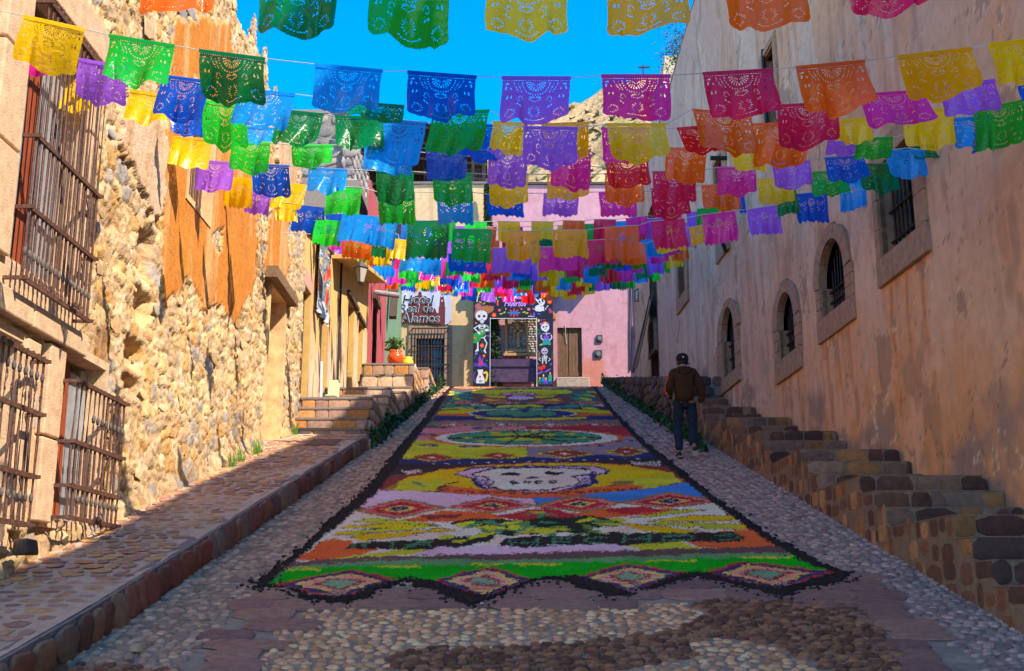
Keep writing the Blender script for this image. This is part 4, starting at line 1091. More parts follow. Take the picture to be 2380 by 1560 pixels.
edge = (Vq > 580 + (Uq - 135) * .055) & (Uq < 750)
keepc = ~((Vq > 575 + np.abs(Uq - 480) * -.0 + (Uq - 135) * .06) & (Uq < 760)) & ~((Uq > 755) & (Vq > 610 - (Uq - 755) * .5))
Xs_ = s0[0] + (s1[0] - s0[0]) * (Uq - 135) / 697; Zs_ = s0[1] + (s1[1] - s0[1]) * (Vq - 130) / 482
keep = keepc[:-1, :-1]
V_, F_, C_ = compact(np.stack([Xs_, Ysg + .012 * np.sin(Xs_ * 9), Zs_], -1).reshape(-1, 3), grid_faces(nx_, nz_, keep), pt.C.reshape(-1, 3))
sign = np_obj('hotel_sign', V_, F_, M_PAINT, None, C_); set_props(sign, 'painted canvas sign reading Hotel Real de Alamos with a maroon church silhouette', 'sign')
sd = sign.modifiers.new('thickness', 'SOLIDIFY'); sd.thickness = .02
def text_obj(name, body, box, conv, Y, mat, off=0.0, shear=0.0, parent=None):
    cu = bpy.data.curves.new(name, 'FONT'); cu.body = body; cu.offset = off; cu.shear = shear; cu.extrude = .01; cu.resolution_u = 3
    t = bpy.data.objects.new(name, cu); COL.objects.link(t)
    bpy.context.view_layer.update()
    dg = bpy.context.evaluated_depsgraph_get()
    me = bpy.data.meshes.new_from_object(t.evaluated_get(dg)); bpy.data.objects.remove(t)
    co = np.zeros(len(me.vertices) * 3); me.vertices.foreach_get('co', co); co = co.reshape(-1, 3)
    a, b = fac(conv(box[0], box[1]), Y), fac(conv(box[2], box[3]), Y)
    mn, mx = co.min(0), co.max(0)
    x = a[0] + (co[:, 0] - mn[0]) / (mx[0] - mn[0]) * (b[0] - a[0]); z = b[1] + (co[:, 1] - mn[1]) / (mx[1] - mn[1]) * (a[1] - b[1])
    me.vertices.foreach_set('co', np.stack([x, Y - co[:, 2] * .5, z], 1).ravel()); me.materials.clear(); me.materials.append(mat); me.update()
    return link(bpy.data.objects.new(name, me), parent)
M_WHT = pm('white_lettering', (.75, .75, .78), .7, var=0, bump=0); M_BLK = pm('dark_lettering', (.012, .014, .03), .7, var=0, bump=0); M_VIO = pm('violet_lettering', tuple(lin(186, 140, 225)), .7, var=0, bump=0)
for body, bx_ in (('Hotel', (178, 205, 600, 322)), ('Real de', (140, 330, 585, 440)), ('Alamos', (150, 455, 672, 574))):
    g_ = 5; text_obj('lettering_outline', body, (bx_[0] - g_, bx_[1] - g_, bx_[2] + g_, bx_[3] + g_), z2, Ysg - .034, M_WHT, .022, .18, sign)
    text_obj('lettering', body, bx_, z2, Ysg - .046, M_BLK, .0, .18, sign)

# ---------------------------------------------------------------- mural arch
Ym = 42.3
st_ = 5
us = np.arange(212, 1462, st_); vs_ = np.arange(-40, 1512, st_)
Uq, Vq = np.meshgrid(us, vs_, indexing='ij')
navy = lin(28, 28, 48) * .8
M = Paint(Uq, Vq, navy)
W_ = lin(205, 205, 215); OR_ = lin(235, 70, 30); GN_ = lin(25, 140, 60); YL_ = lin(235, 190, 40); BL_ = lin(25, 95, 185); VI_ = lin(125, 70, 190); TE_ = lin(20, 140, 140); PK_ = lin(225, 90, 120); SK_ = lin(20, 20, 25); BR_ = lin(160, 100, 60)
# left skeleton with hat and guitar
M.poly([(228, 400), (250, 300), (300, 262), (420, 248), (520, 262), (535, 310), (500, 350), (420, 385), (300, 400), (235, 440)], BR_)
M.ell(288, 262, 52, 50, lin(180, 90, 70)); M.ell(262, 290, 16, 20, BL_); M.ell(318, 240, 14, 14, BL_)
for x_ in range(10): M.poly([(345 + x_ * 19, 258), (355 + x_ * 19, 275), (364 + x_ * 19, 258)], lin(190, 70, 60))
for x_, y_ in ((400, 300), (440, 330), (480, 300), (450, 280), (400, 350)): M.ell(x_, y_, 7, 5, lin(90, 50, 30))
M.ell(340, 412, 92, 86, W_); M.ell(302, 418, 24, 24, lin(110, 45, 35)); M.ell(380, 416, 24, 24, lin(110, 45, 35)); M.ell(302, 418, 9, 9, SK_); M.ell(380, 416, 9, 9, SK_)
M.poly([(335, 460), (345, 440), (357, 460)], SK_); M.poly([(305, 480), (390, 480), (365, 530), (335, 530)], W_); M.line([(295, 490), (345, 470), (400, 490)], 9, SK_); M.line([(318, 500), (345, 512), (372, 500)], 4, SK_)
for k in range(8): t = k * .785; M.line([(338 + 12 * math.cos(t), 362 + 12 * math.sin(t)), (338 + 26 * math.cos(t), 362 + 26 * math.sin(t))], 4, lin(60, 90, 80))
for y_ in (550, 566, 582): M.line([(330, y_), (355, y_)], 10, W_)
M.poly([(296, 545), (325, 548), (322, 600), (292, 605)], W_); M.poly([(365, 548), (400, 545), (404, 600), (370, 600)], W_); M.line([(300, 615), (390, 610)], 9, W_)
M.line([(300, 560), (225, 605), (290, 665)], 15, W_); M.line([(410, 560), (465, 600)], 14, W_); M.ell(312, 685, 32, 22, W_, .4)
M.poly([(215, 700), (240, 672), (290, 680), (300, 640), (340, 615), (390, 625), (410, 660), (395, 700), (340, 740), (330, 790), (290, 830), (250, 840), (215, 835)], GN_)
M.poly([(390, 625), (470, 570), (470, 630), (410, 660)], GN_); M.ell(345, 655, 48, 30, lin(120, 130, 60)); M.ell(352, 655, 14, 10, W_); M.ell(242, 758, 22, 14, OR_); M.ell(372, 688, 12, 9, TE_); M.ell(425, 636, 36, 17, W_, .1); M.ell(300, 680, 28, 16, W_, .7)
M.line([(345, 755), (390, 745), (410, 720)], 14, W_); M.line([(284, 830), (284, 925)], 18, W_); M.poly([(240, 975), (270, 925), (298, 930), (300, 960)], W_)
M.line([(380, 755), (425, 840)], 17, W_); M.line([(425, 850), (395, 940)], 16, W_); M.poly([(368, 950), (400, 935), (420, 1000), (400, 990)], W_)
for cx_, cy_, r_ in ((350, 875, 32), (536, 398, 34), (382, 1034, 23), (1408, 190, 34)):
    for k in range(8): M.ell(cx_ + r_ * .62 * math.cos(k * .785), cy_ + r_ * .62 * math.sin(k * .785), r_ * .42, r_ * .42, OR_)
    M.ell(cx_, cy_, r_ * .38, r_ * .38, lin(240, 150, 40))
M.line([(360, 790), (362, 845)], 6, GN_); M.line([(345, 905), (325, 940), (355, 980)], 6, TE_)
M.poly([(252, 500), (262, 518), (275, 522), (262, 532), (254, 545), (246, 530), (230, 522), (246, 516)], lin(225, 110, 60))
M.line([(266, 185), (285, 90)], 15, W_); M.ell(298, 52, 18, 34, YL_, .3); M.ell(262, 112, 20, 10, GN_, .6); M.ell(310, 105, 18, 9, GN_, -.6)
for y_ in (150, 165, 180): M.line([(405, y_ - 5), (465, y_ + 12)], 8, W_); M.line([(485, y_ + 8), (575, y_ - 30)], 8, W_)
for x_, y_, c_ in ((320, 195, lin(160, 140, 40)), (378, 215, lin(160, 140, 40)), (628, 118, lin(70, 170, 60)), (648, 378, lin(160, 170, 40)), (698, 358, lin(160, 170, 40)), (1005, 352, lin(160, 170, 40)), (1050, 366, lin(160, 170, 40)), (1240, 382, BL_), (1270, 862, lin(190, 180, 60))): M.ell(x_, y_, 27, 11, c_, random.uniform(-.6, .6))
M.line([(592, 185), (592, 238)], 26, OR_); M.ell(594, 172, 7, 14, YL_)
# centre flower
for k in range(8):
    t = k * math.pi / 4; M.ell(848 + 66 * math.cos(t), 364 + 46 * math.sin(t), 36 if k % 4 == 0 else 24, 15 if k % 4 == 0 else 11, (TE_ * .5 + BL_ * .5) if k % 4 == 0 else lin(205, 60, 50), t)
M.ell(848, 364, 32, 30, BL_)
M.ell(620, 322, 22, 20, PK_); M.ell(1080, 308, 24, 22, PK_); M.ell(720, 305, 14, 12, lin(200, 120, 80)); M.ell(968, 306, 13, 12, lin(200, 120, 80)); M.line([(655, 300), (690, 268), (735, 282)], 12, lin(20, 80, 70)); M.line([(958, 282), (1000, 268), (1040, 290)], 12, lin(20, 60, 70))
M.ell(815, 268, 30, 8, BL_, -.5); M.ell(925, 268, 30, 8, lin(200, 50, 60), .5); M.ell(868, 268, 5, 16, TE_)
for k in range(4): M.ell(1130 - k * 16 + 10, 215 - k * 8, 18, 32, BL_, -.5 + k * .35)
for k in range(3): M.ell(1195 + k * 12, 105 - k * 28, 34, 14, lin(60, 130, 190), -.3)
M.line([(1140, 20), (1240, 8)], 26, lin(210, 110, 90))
# dog
M.ell(1282, 190, 52, 58, W_); M.poly([(1235, 165), (1172, 125), (1195, 165), (1225, 205)], W_); M.poly([(1300, 135), (1345, 125), (1330, 175)], W_); M.ell(1250, 290, 72, 52, W_); M.poly([(1190, 290), (1230, 250), (1290, 250), (1330, 335), (1300, 335), (1270, 300), (1230, 340), (1190, 335)], W_); M.line([(1190, 320), (1145, 295)], 9, W_)
M.ell(1250, 188, 14, 20, SK_); M.ell(1300, 178, 14, 20, SK_); M.ell(1277, 212, 9, 7, SK_); M.ell(1277, 262, 12, 10, OR_); M.line([(1342, 300), (1375, 262)], 9, W_); M.ell(1378, 256, 10, 8, W_); M.ell(1342, 306, 9, 8, W_)
for k in range(4): M.ell(1425 - k * 4, 360 - k * 18, 30, 8, lin(170, 60, 110), -.2 + k * .25)
M.line([(1075, 418), (1145, 418)], 12, W_); M.line([(1115, 380), (1115, 405)], 22, lin(120, 60, 60)); M.line([(1162, 370), (1162, 420)], 24, VI_)
M.ell(1234, 484, 16, 24, lin(215, 190, 50)); M.ell(1275, 478, 9, 14, VI_); M.ell(1306, 474, 7, 7, lin(150, 110, 190)); M.ell(1336, 470, 5, 5, W_)
# catrina
for k in range(6): M.ell(1270 + k * 24, 540 - 22 * math.sin(k / 5 * 3.14), 17, 17, [PK_, VI_, OR_, YL_, PK_, VI_][k])
M.ell(1336, 592, 66, 60, W_); M.poly([(1305, 640), (1375, 630), (1368, 655), (1325, 660)], W_); M.ell(1310, 586, 17, 14, SK_); M.ell(1358, 574, 17, 14, SK_); M.ell(1342, 606, 7, 9, SK_); M.line([(1312, 628), (1375, 618)], 4, SK_)
M.poly([(1305, 672), (1410, 668), (1440, 705), (1400, 712), (1395, 775), (1310, 775), (1305, 712), (1270, 705)], lin(70, 35, 110)); M.poly([(1310, 730), (1395, 730), (1392, 778), (1312, 778)], VI_)
M.line([(1340, 690), (1300, 690)], 8, W_); M.line([(1365, 690), (1410, 686)], 8, W_); M.line([(1355, 670), (1355, 712)], 9, W_); M.line([(1275, 715), (1270, 755), (1312, 795)], 15, W_); M.line([(1432, 715), (1440, 755), (1402, 795)], 15, W_)
M.poly([(1305, 778), (1402, 778), (1428, 870), (1350, 862), (1285, 872)], TE_)
for k in range(14): M.ell(1235 + random.uniform(-20, 45), 640 + random.uniform(-30, 60), 14, 6, lin(20, 95, 75), random.uniform(-1, 1))
# baby skeleton
M.ell(1324, 962, 50, 54, lin(175, 170, 195)); M.ell(1306, 972, 16, 12, SK_); M.ell(1344, 970, 16, 12, SK_); M.ell(1326, 936, 9, 9, SK_); M.ell(1326, 996, 10, 6, SK_)
for y_ in (1040, 1056, 1070): M.line([(1285, y_), (1365, y_ - 4)], 8, W_)
M.line([(1325, 1025), (1325, 1110)], 7, W_); M.line([(1296, 1075), (1292, 1150)], 17, W_); M.line([(1346, 1075), (1348, 1150)], 17, W_); M.line([(1262, 1065), (1235, 1090), (1262, 1112)], 9, W_); M.line([(1392, 1065), (1412, 1090), (1380, 1120)], 9, W_)
for k in range(12): M.ell(1232 + 210 * (k % 2) + random.uniform(-14, 14), 960 + k * 11, 15, 6, [lin(150, 130, 60), lin(60, 90, 50)][k % 2], .8)
M.ell(1255, 1225, 32, 26, lin(200, 40, 40), .5); M.ell(1305, 1205, 36, 30, lin(200, 40, 40), -.8); M.poly([(1230, 1240), (1320, 1180), (1280, 1265)], lin(200, 40, 40)); M.ell(1255, 1295, 50, 13, VI_, -.35); M.ell(1370, 1262, 60, 13, VI_, -.5); M.ell(1422, 1165, 24, 14, BL_, -.9); M.ell(1228, 1165, 16, 10, lin(130, 70, 60), .9)
for x_, w__, y0_, c1_, c2_ in ((1248, 48, 1410, GN_, lin(20, 100, 50)), (1305, 50, 1365, lin(20, 120, 190), lin(40, 60, 170)), (1345, 48, 1415, VI_, VI_ * .7), (1408, 56, 1335, lin(20, 150, 130), lin(20, 60, 150))):
    M.poly([(x_ - w__ / 2, y0_), (x_ + w__ / 2, y0_), (x_ + w__ / 2, 1468), (x_ - w__ / 2, 1468)], c1_); M.poly([(x_ - w__ / 2, 1430), (x_ + w__ / 2, 1430), (x_ + w__ / 2, 1470), (x_ - w__ / 2, 1470)], c2_); M.ell(x_, y0_ - 26, 10, 22, lin(225, 180, 60))
# purple flower and vase
for p_, c_ in (([(300, 1150), (285, 1080), (318, 1012), (345, 1080), (385, 1060), (365, 1120), (430, 1160), (440, 1220), (380, 1190), (330, 1215), (250, 1190), (215, 1205), (230, 1140)], lin(60, 55, 170)), ([(305, 1140), (318, 1040), (335, 1110), (360, 1090), (350, 1140), (400, 1190), (330, 1175), (290, 1195)], lin(190, 45, 90))): M.poly(p_, c_)
M.poly([(282, 1248), (372, 1248), (360, 1310), (395, 1400), (392, 1460), (265, 1460), (262, 1400), (298, 1310)], W_); M.ell(323, 1355, 16, 14, lin(180, 60, 60)); M.line([(323, 1370), (328, 1430)], 5, SK_); M.poly([(295, 1400), (325, 1432), (365, 1400), (345, 1440), (312, 1440)], lin(30, 70, 50))
M.line([(245, 1290), (222, 1330), (230, 1400), (250, 1440)], 30, lin(75, 50, 130)); M.line([(385, 1300), (420, 1285), (435, 1320), (428, 1370), (412, 1420)], 30, lin(215, 190, 50)); M.ell(262, 998, 22, 18, lin(130, 90, 190)); M.line([(255, 1015), (235, 1080)], 5, TE_); M.ell(450, 725, 20, 14, lin(110, 80, 180)); M.ell(427, 1105, 15, 8, lin(60, 110, 180))
cond = (Uq[:-1, :-1] > 472) & (Uq[:-1, :-1] < 1198) & (Vq[:-1, :-1] > 448)
m0, m1 = fac(mm(212, -40), Ym), fac(mm(1462, 1512), Ym)
Xq = m0[0] + (m1[0] - m0[0]) * (Uq - 212) / 1250; Zq = m0[1] + (m1[1] - m0[1]) * (Vq + 40) / 1552
V_, F_, C_ = compact(np.stack([Xq, np.full_like(Xq, Ym), Zq], -1).reshape(-1, 3), grid_faces(len(us), len(vs_), ~cond), M.C.reshape(-1, 3) * .85)
mur = np_obj('mural_panel', V_, F_, M_PAINT, None, C_); mur.name = 'painted_arch'
set_props(mur, 'navy painted arch with skeletons and the word Muertos around an open doorway', 'painted arch')
om0, om1 = fac(mm(475, 450), Ym), fac(mm(1198, 1512), Ym)
mb = MB(); mb.bx(m0[0], om0[0], Ym + .004, Ym + .08, m1[1], m0[1]); mb.bx(om1[0], m1[0], Ym + .004, Ym + .08, m1[1], m0[1]); mb.bx(om0[0] + .001, om1[0] - .001, Ym + .004, Ym + .08, om0[1], m0[1]); mb.build('backing_board', M_WOOD, mur)
mb = MB(); mb.bx(om0[0] - .015, om0[0], Ym - .02, Ym + .002, om1[1], om0[1] + .03); mb.bx(om1[0], om1[0] + .015, Ym - .02, Ym + .002, om1[1], om0[1] + .03); mb.bx(om0[0], om1[0], Ym - .02, Ym + .002, om0[1], om0[1] + .015); mb.build('white_trim', M_WHT, mur)
text_obj('lettering', 'Muertos', (690, 165, 1035, 255), mm, Ym - .012, M_VIO, .02, .3, mur)
text_obj('lettering', 'los', (878, 82, 965, 145), mm, Ym - .012, M_VIO, .03, .1, mur)
text_obj('lettering', 'a', (880, 20, 945, 78), mm, Ym - .012, M_VIO, .02, .3, mur)
# behind the opening: metal trough, wooden easel frame, stone patch
Yt = 42.55
a, b = fac(mm(440, 1085), Yt), fac(mm(1230, 1435), Yt)
mb = MB(); mb.add([(a[0], Yt, b[1]), (b[0], Yt, b[1]), (b[0], Yt - .05, a[1]), (a[0], Yt - .05, a[1]), (a[0], Yt + .4, b[1]), (b[0], Yt + .4, b[1]), (b[0], Yt + .5, a[1]), (a[0], Yt + .5, a[1])],
                  [(0, 1, 2, 3), (4, 7, 6, 5), (1, 5, 6, 2), (2, 6, 7, 3), (0, 3, 7, 4), (0, 4, 5, 1)])
tr = mb.build('metal_trough', pm('purple_grey_steel', tuple(lin(96, 72, 98) * .8), .45, var=.4, vscale=4, metal=.3)); set_props(tr, 'long purple grey metal trough standing behind the painted arch', 'trough')
c = fac(mm(0, 1190), Yt - .06); mb = MB(); mb.bx(a[0], b[0], Yt - .075, Yt - .035, c[1] - .03, c[1]); mb.build('seam', M_BLACK, tr)
for xx in (500, 1170): q_ = fac(mm(xx, 1435), Yt); mb = MB(); mb.bx(q_[0] - .04, q_[0] + .04, Yt + .05, Yt + .3, gz - .1, q_[1]); mb.build('leg', M_BLACK, tr)
Ye = 43.0
M_PINE = pm('light_pine_wood', tuple(lin(196, 150, 96) * .8), .7, var=.3, vscale=8, stretch=(4, 4, .6))
ez = empty('wooden_easel', (.9, Ye, gz), 'light pine easel frame with a small wooden cross seen through the painted arch', 'easel')
for name, p in (('post', [(700, 455), (738, 455), (740, 1000), (702, 1000)]), ('post', [(1022, 455), (1055, 455), (1075, 980), (1045, 980)]), ('rail', [(735, 930), (1045, 930), (1045, 968), (735, 968)]), ('shelf', [(680, 990), (1198, 990), (1198, 1032), (680, 1032)]),
                ('cross_upright', [(882, 455), (914, 455), (936, 895), (895, 895)]), ('cross_arm', [(830, 622), (985, 622), (985, 655), (830, 655)]), ('leg', [(905, 1036), (940, 1036), (940, 1500), (905, 1500)]), ('leg', [(1050, 1036), (1085, 1036), (1085, 1500), (1050, 1500)])):
    mb = MB(); mb.prism([fac(mm(*q_), Ye) for q_ in p], (0, Ye if name != 'shelf' else Ye - .1, 0), (1, 0, 0), (0, 0, 1), (0, 1, 0), .06 if name != 'shelf' else .2); mb.build(name, M_PINE, ez)
cells = []
for r_ in range(14):
    y_ = 470 + r_ * 38; x_ = 745 + random.uniform(0, 30)
    while x_ < 1190:
        wd = random.uniform(40, 90)
        if not (x_ < 800 and y_ < 560): cells.append((x_ + wd / 2, y_, wd / 2, 19))
        x_ += wd
pc = fac(mm(745, 455)); pd = fac(mm(1199, 1000)); mb = MB(); mb.bx(pc[0], pd[0], FAC_Y - .03, FAC_Y + .0, pd[1], pc[1]); mb.build('exposed_masonry', M_MORTAR, pink)
sc_ = (fac(mm(1000, 0))[0] - fac(mm(0, 0))[0]) / 1000
Pq = np.array([(fac(mm(c_[0], c_[1]))[0], FAC_Y - .03, fac(mm(c_[0], c_[1]))[1]) for c_ in cells]); Sq = np.array([(c_[2] * sc_ * .92, c_[3] * sc_ * .92, .05) for c_ in cells])
lay_stones(Pq, np.array([1., 0, 0]), np.array([0, 0, 1.]), np.array([0, -1., 0]), Sq, pal([lin(170, 155, 145), lin(150, 138, 128), lin(190, 174, 158)], len(Pq)) * .8, TPL_RUBBLE, pink, 'stone', 'small_stones', 40, minpx=5)
# cypress
def foliage(n, centre_fn, mat, name, parent, size=.05, seed=1):
    r = np.random.default_rng(seed); C0 = centre_fn(r, n)
    d = r.normal(size=(n, 3)); d /= np.linalg.norm(d, axis=1)[:, None]; e = r.normal(size=(n, 3)); e -= (e * d).sum(1)[:, None] * d; e /= np.linalg.norm(e, axis=1)[:, None]
    s_ = size * r.uniform(.6, 1.5, n)[:, None]
    V = np.stack([C0 - d * s_, C0 + e * s_ * .45, C0 + d * s_, C0 - e * s_ * .45], 1).reshape(-1, 3)
    F = np.arange(4 * n).reshape(-1, 4)
    return np_obj(name, V, F, mat, parent)
M_CYP = pm('cypress_green', (.030, .055, .018), .8, var=.6, vscale=9); M_LEAF = pm('leaf_green', (.06, .13, .02), .6, var=.5, vscale=20); M_IVY = pm('ivy_green', (.028, .075, .02), .55, var=.6, vscale=25)
bx0 = fac((1150, 880), 42.75); tx0 = fac((1131, 440), 42.75)
tree = empty('cypress_tree', (bx0[0], 42.75, gz), 'tall thin dark cypress between the yellow hotel and the pink house', 'tree')
mb = MB(); mb.tube([(bx0[0], 42.75, gz - .1), (tx0[0], 42.75, tx0[1] - .3)], [.08, .02], 7); mb.build('trunk', M_WOOD, tree)
def cy(r, n):
    t = r.random(n) ** .8; a = r.uniform(0, 6.283, n); ang = fbm(t * 20, a * 1.2, 3)
    R = (.27 * (1 - t) ** .55 + .05) * (.75 + .5 * ang) * r.uniform(.55, 1, n)
    return np.stack([bx0[0] + (tx0[0] - bx0[0]) * t + R * np.cos(a), 42.75 + R * np.sin(a) * .8, gz + .2 + (tx0[1] - gz) * t], 1)
foliage(9000, cy, M_CYP, 'crown', tree, .07)
# roof terrace canopy with corrugated roof behind the yellow hotel
cg = empty('terrace_canopy', (-5, 50, 18), 'dark corrugated terrace roof on purlins above the left houses', 'canopy roof')
Yr0, Yr1 = 44.5, 52.0
A_, B_ = on_y(690, 405, Yr0), on_y(1060, 405, Yr0)
C1, C2 = on_y(740, 318, Yr0), on_y(1000, 352, Yr1)
nxx = 240
xq = np.linspace(on_y(700, 400, Yr0)[0] - 1, on_y(1120, 400, Yr0)[0] + .2, nxx)
zt0 = on_y(800, 322, Yr0)[2]; zt1 = zt0 - 2.6
vv = []
for yy_, zz_ in ((Yr0 - 1.0, zt0), (Yr1, zt1)):
    vv.append(np.stack([xq, np.full(nxx, yy_), zz_ + .04 * np.sin(xq * 30) - np.clip(xq + 1, -9, 9) * .10], 1))
np_obj('roof_sheet', np.concatenate(vv), np.array([(i, i + 1, nxx + i + 1, nxx + i) for i in range(nxx - 1)]), pm('dark_red_corrugated', (.05, .022, .02), .7), cg)
for k in range(9):
    t = k / 8; y_ = Yr0 - .8 + (Yr1 - Yr0) * t; z_ = zt0 + (zt1 - zt0) * t - .14
    m_ = MB(); x0_, x1_ = xq[0], xq[-1]
    m_.add([(x0_, y_, z_ - (x0_ + 1) * .1), (x1_, y_, z_ - (x1_ + 1) * .1), (x1_, y_ + .06, z_ - (x1_ + 1) * .1), (x0_, y_ + .06, z_ - (x0_ + 1) * .1),
            (x0_, y_, z_ + .1 - (x0_ + 1) * .1), (x1_, y_, z_ + .1 - (x1_ + 1) * .1), (x1_, y_ + .06, z_ + .1 - (x1_ + 1) * .1), (x0_, y_ + .06, z_ + .1 - (x0_ + 1) * .1)],
           [(0, 1, 2, 3), (4, 7, 6, 5), (0, 4, 5, 1), (3, 2, 6, 7)])
    m_.build('purlin', pm('purlin_brown', (.10, .055, .04), .7) if k == 0 else bpy.data.materials['purlin_brown'], cg)
m_ = MB(); m_.bx(xq[0], xq[-1] - 3.5, 51.8, 52, 14, zt1 - .1); m_.build('back_wall', M_DARK, cg)
for xp in (xq[0] + 1, -1.6, xq[-1] - .1): m_ = MB(); m_.bx(xp - .06, xp + .06, Yr0 - .6, Yr0 - .48, ZT - 1, zt0 - xp * .1 - .1); m_.build('post', M_BLACK, cg)
p0, p1 = on_y(805, 430, 43.6), on_y(829, 338, 43.6); m_ = MB(); m_.tube([p0, p1], .04, 6); o = m_.build('slanting_pole', pm('grey_pole', (.3, .3, .3), .5)); set_props(o, 'thin grey pole slanting up in front of the corrugated roof', 'pole')
rg = empty('roof_railing', (-1, FAC_Y + .2, ZT), 'thin wire railing along the top of the yellow hotel', 'railing')
xa, xb = on_y(985, 420, FAC_Y)[0], on_y(1135, 420, FAC_Y)[0]
for z_ in (.2, .45, .72): m_ = MB(); m_.tube([(xa, FAC_Y + .2, ZT + z_), (xb, FAC_Y + .2, ZT + z_)], .012, 5); m_.build('wire', M_BLACK, rg)
for k in range(22): x_ = xa + (xb - xa) * k / 21; m_ = MB(); m_.tube([(x_, FAC_Y + .2, ZT + .05), (x_, FAC_Y + .2, ZT + .74)], .011, 4); m_.build('upright', M_BLACK, rg)

# ---------------------------------------------------------------- hill with cross
def ridge_z(x):
    pxs = np.array([200, 900, 1050, 1100, 1150, 1200, 1260, 1325, 1380, 1405, 1440, 1480, 1530, 1600, 1900, 2600]); pys = np.array([560, 470, 410, 372, 330, 300, 268, 243, 222, 202, 192, 180, 172, 168, 120, 60])
    X_ = []; Z_ = []
    for a_, b_2 in zip(pxs, pys): q_ = on_y(a_, b_2, 150); X_.append(q_[0]); Z_.append(q_[2])
    return np.interp(x, X_, Z_)
xs = np.linspace(-90, 110, 260); ys = np.linspace(58, 240, 200)
X, Y = np.meshgrid(xs, ys, indexing='ij')
R_ = ridge_z(X / np.maximum(Y, 60) * 150); t = np.clip((Y - 58) / 92, 0, 1) ** 1.25
Z = 9.3 + (R_ - 9.3) * t * np.where(Y > 150, 1 - sst(150, 260, Y) * .8, 1) + (fbm(X * .12, Y * .12, 3, 5) - .5) * 4 * sst(60, 90, Y) * sst(150, 120, Y) + (fbm(X * .6, Y * .6, 9, 3) - .5) * 1.0 * sst(60, 80, Y)
hc = mixc(lin(214, 184, 140), lin(190, 160, 118), fbm(X * .5, Y * .5, 4)); hc = mixc(hc, lin(150, 128, 86), sst(.5, .65, fbm(X * .35, Y * .25, 14)) * .7)
hill = np_obj('hill', np.stack([X, Y, Z], -1).reshape(-1, 3), grid_faces(len(xs), len(ys)), vmat('dry_hillside', .95, 1, 1.2, 'attr', var=.35, vscale=.6, bdist=.6), None, hc.reshape(-1, 3) * np.array([.92, .78, .62])); hill['kind'] = 'structure'
def hz(x, y):
    i = int(np.clip((x + 90) / 200 * 259, 0, 259)); j = int(np.clip((y - 58) / 182 * 199, 0, 199)); return Z[i, j]
r = np.random.default_rng(5); CC_ = []
for k in range(520):
    y_ = r.uniform(75, 149); x_ = y_ * r.uniform(-.06, .16); z_ = hz(x_, y_); s_ = r.uniform(.25, .8)
    for q_ in range(7): CC_.append((x_ + r.normal() * s_ * .5, y_ + r.normal() * s_ * .5, z_ + abs(r.normal()) * s_ * .35))
CC_ = np.array(CC_); sh = foliage(len(CC_), lambda rr, n: CC_, pm('desert_shrub', (.085, .10, .035), .9, var=.5, vscale=.4), 'hill_shrubs', None, .55); sh['kind'] = 'stuff'
q_ = on_y(1495, 176, 150); m_ = MB(); m_.bx(q_[0] - .1, q_[0] + .1, 149.9, 150.1, q_[2] - 1.0, q_[2] + 1.65); qa = on_y(1483, 157, 150); qb = on_y(1508, 155, 150); m_.bx(qa[0], qb[0], 149.88, 150.12, qa[2] - .1, qa[2] + .1)
o = m_.build('hilltop_cross', M_BLACK); set_props(o, 'thin dark cross on the rocky hilltop against the sky', 'cross')
# small pale block and bush beyond the right building
a, b = on_y(1545, 130, 46), on_y(1640, 330, 46); m_ = MB(); m_.add([(a[0] - .45, 46, b[2]), (b[0], 46, b[2]), (b[0], 46, a[2]), (a[0], 46, a[2]), (a[0] - .45, 50, b[2]), (b[0], 50, b[2]), (b[0], 50, a[2]), (a[0], 50, a[2])], [(0, 1, 2, 3), (4, 7, 6, 5), (1, 5, 6, 2), (2, 6, 7, 3), (0, 3, 7, 4), (0, 4, 5, 1)])
o = m_.build('pale_tower_block', pm('pale_plaster', tuple(lin(206, 184, 150) * .8), .9)); set_props(o, 'small pale plastered block rising beyond the roof of the right building', 'building')
m_ = MB(); m_.bx(a[0] - .1, b[0], 46.01, 50, 8, b[2]); m_.build('lower_block', M_MORTAR, o)
q_ = on_y(1580, 120, 34); bc = Vector((q_[0] + .1, 34, q_[2])); bz = float(rtop(34))
bush = empty('roof_bush', (bc.x + .3, 34, bz), 'wispy green bush growing on the edge of the right roof', 'bush')
def bs(r, n):
    d = r.normal(size=(n, 3)) * np.array([.38, .35, .55]); return d + np.array([bc.x, bc.y, bc.z])
foliage(1500, bs, pm('bush_green', (.085, .11, .03), .8, var=.4), 'crown', bush, .045)
m_ = MB()
for k in range(14): e = bc + Vector((random.gauss(0, .35), random.gauss(0, .3), random.gauss(.1, .5))); m_.tube([(bc.x + .5, 34, bz - .2), e], [.02, .006], 4)
m_.build('branches', M_WOOD, bush)
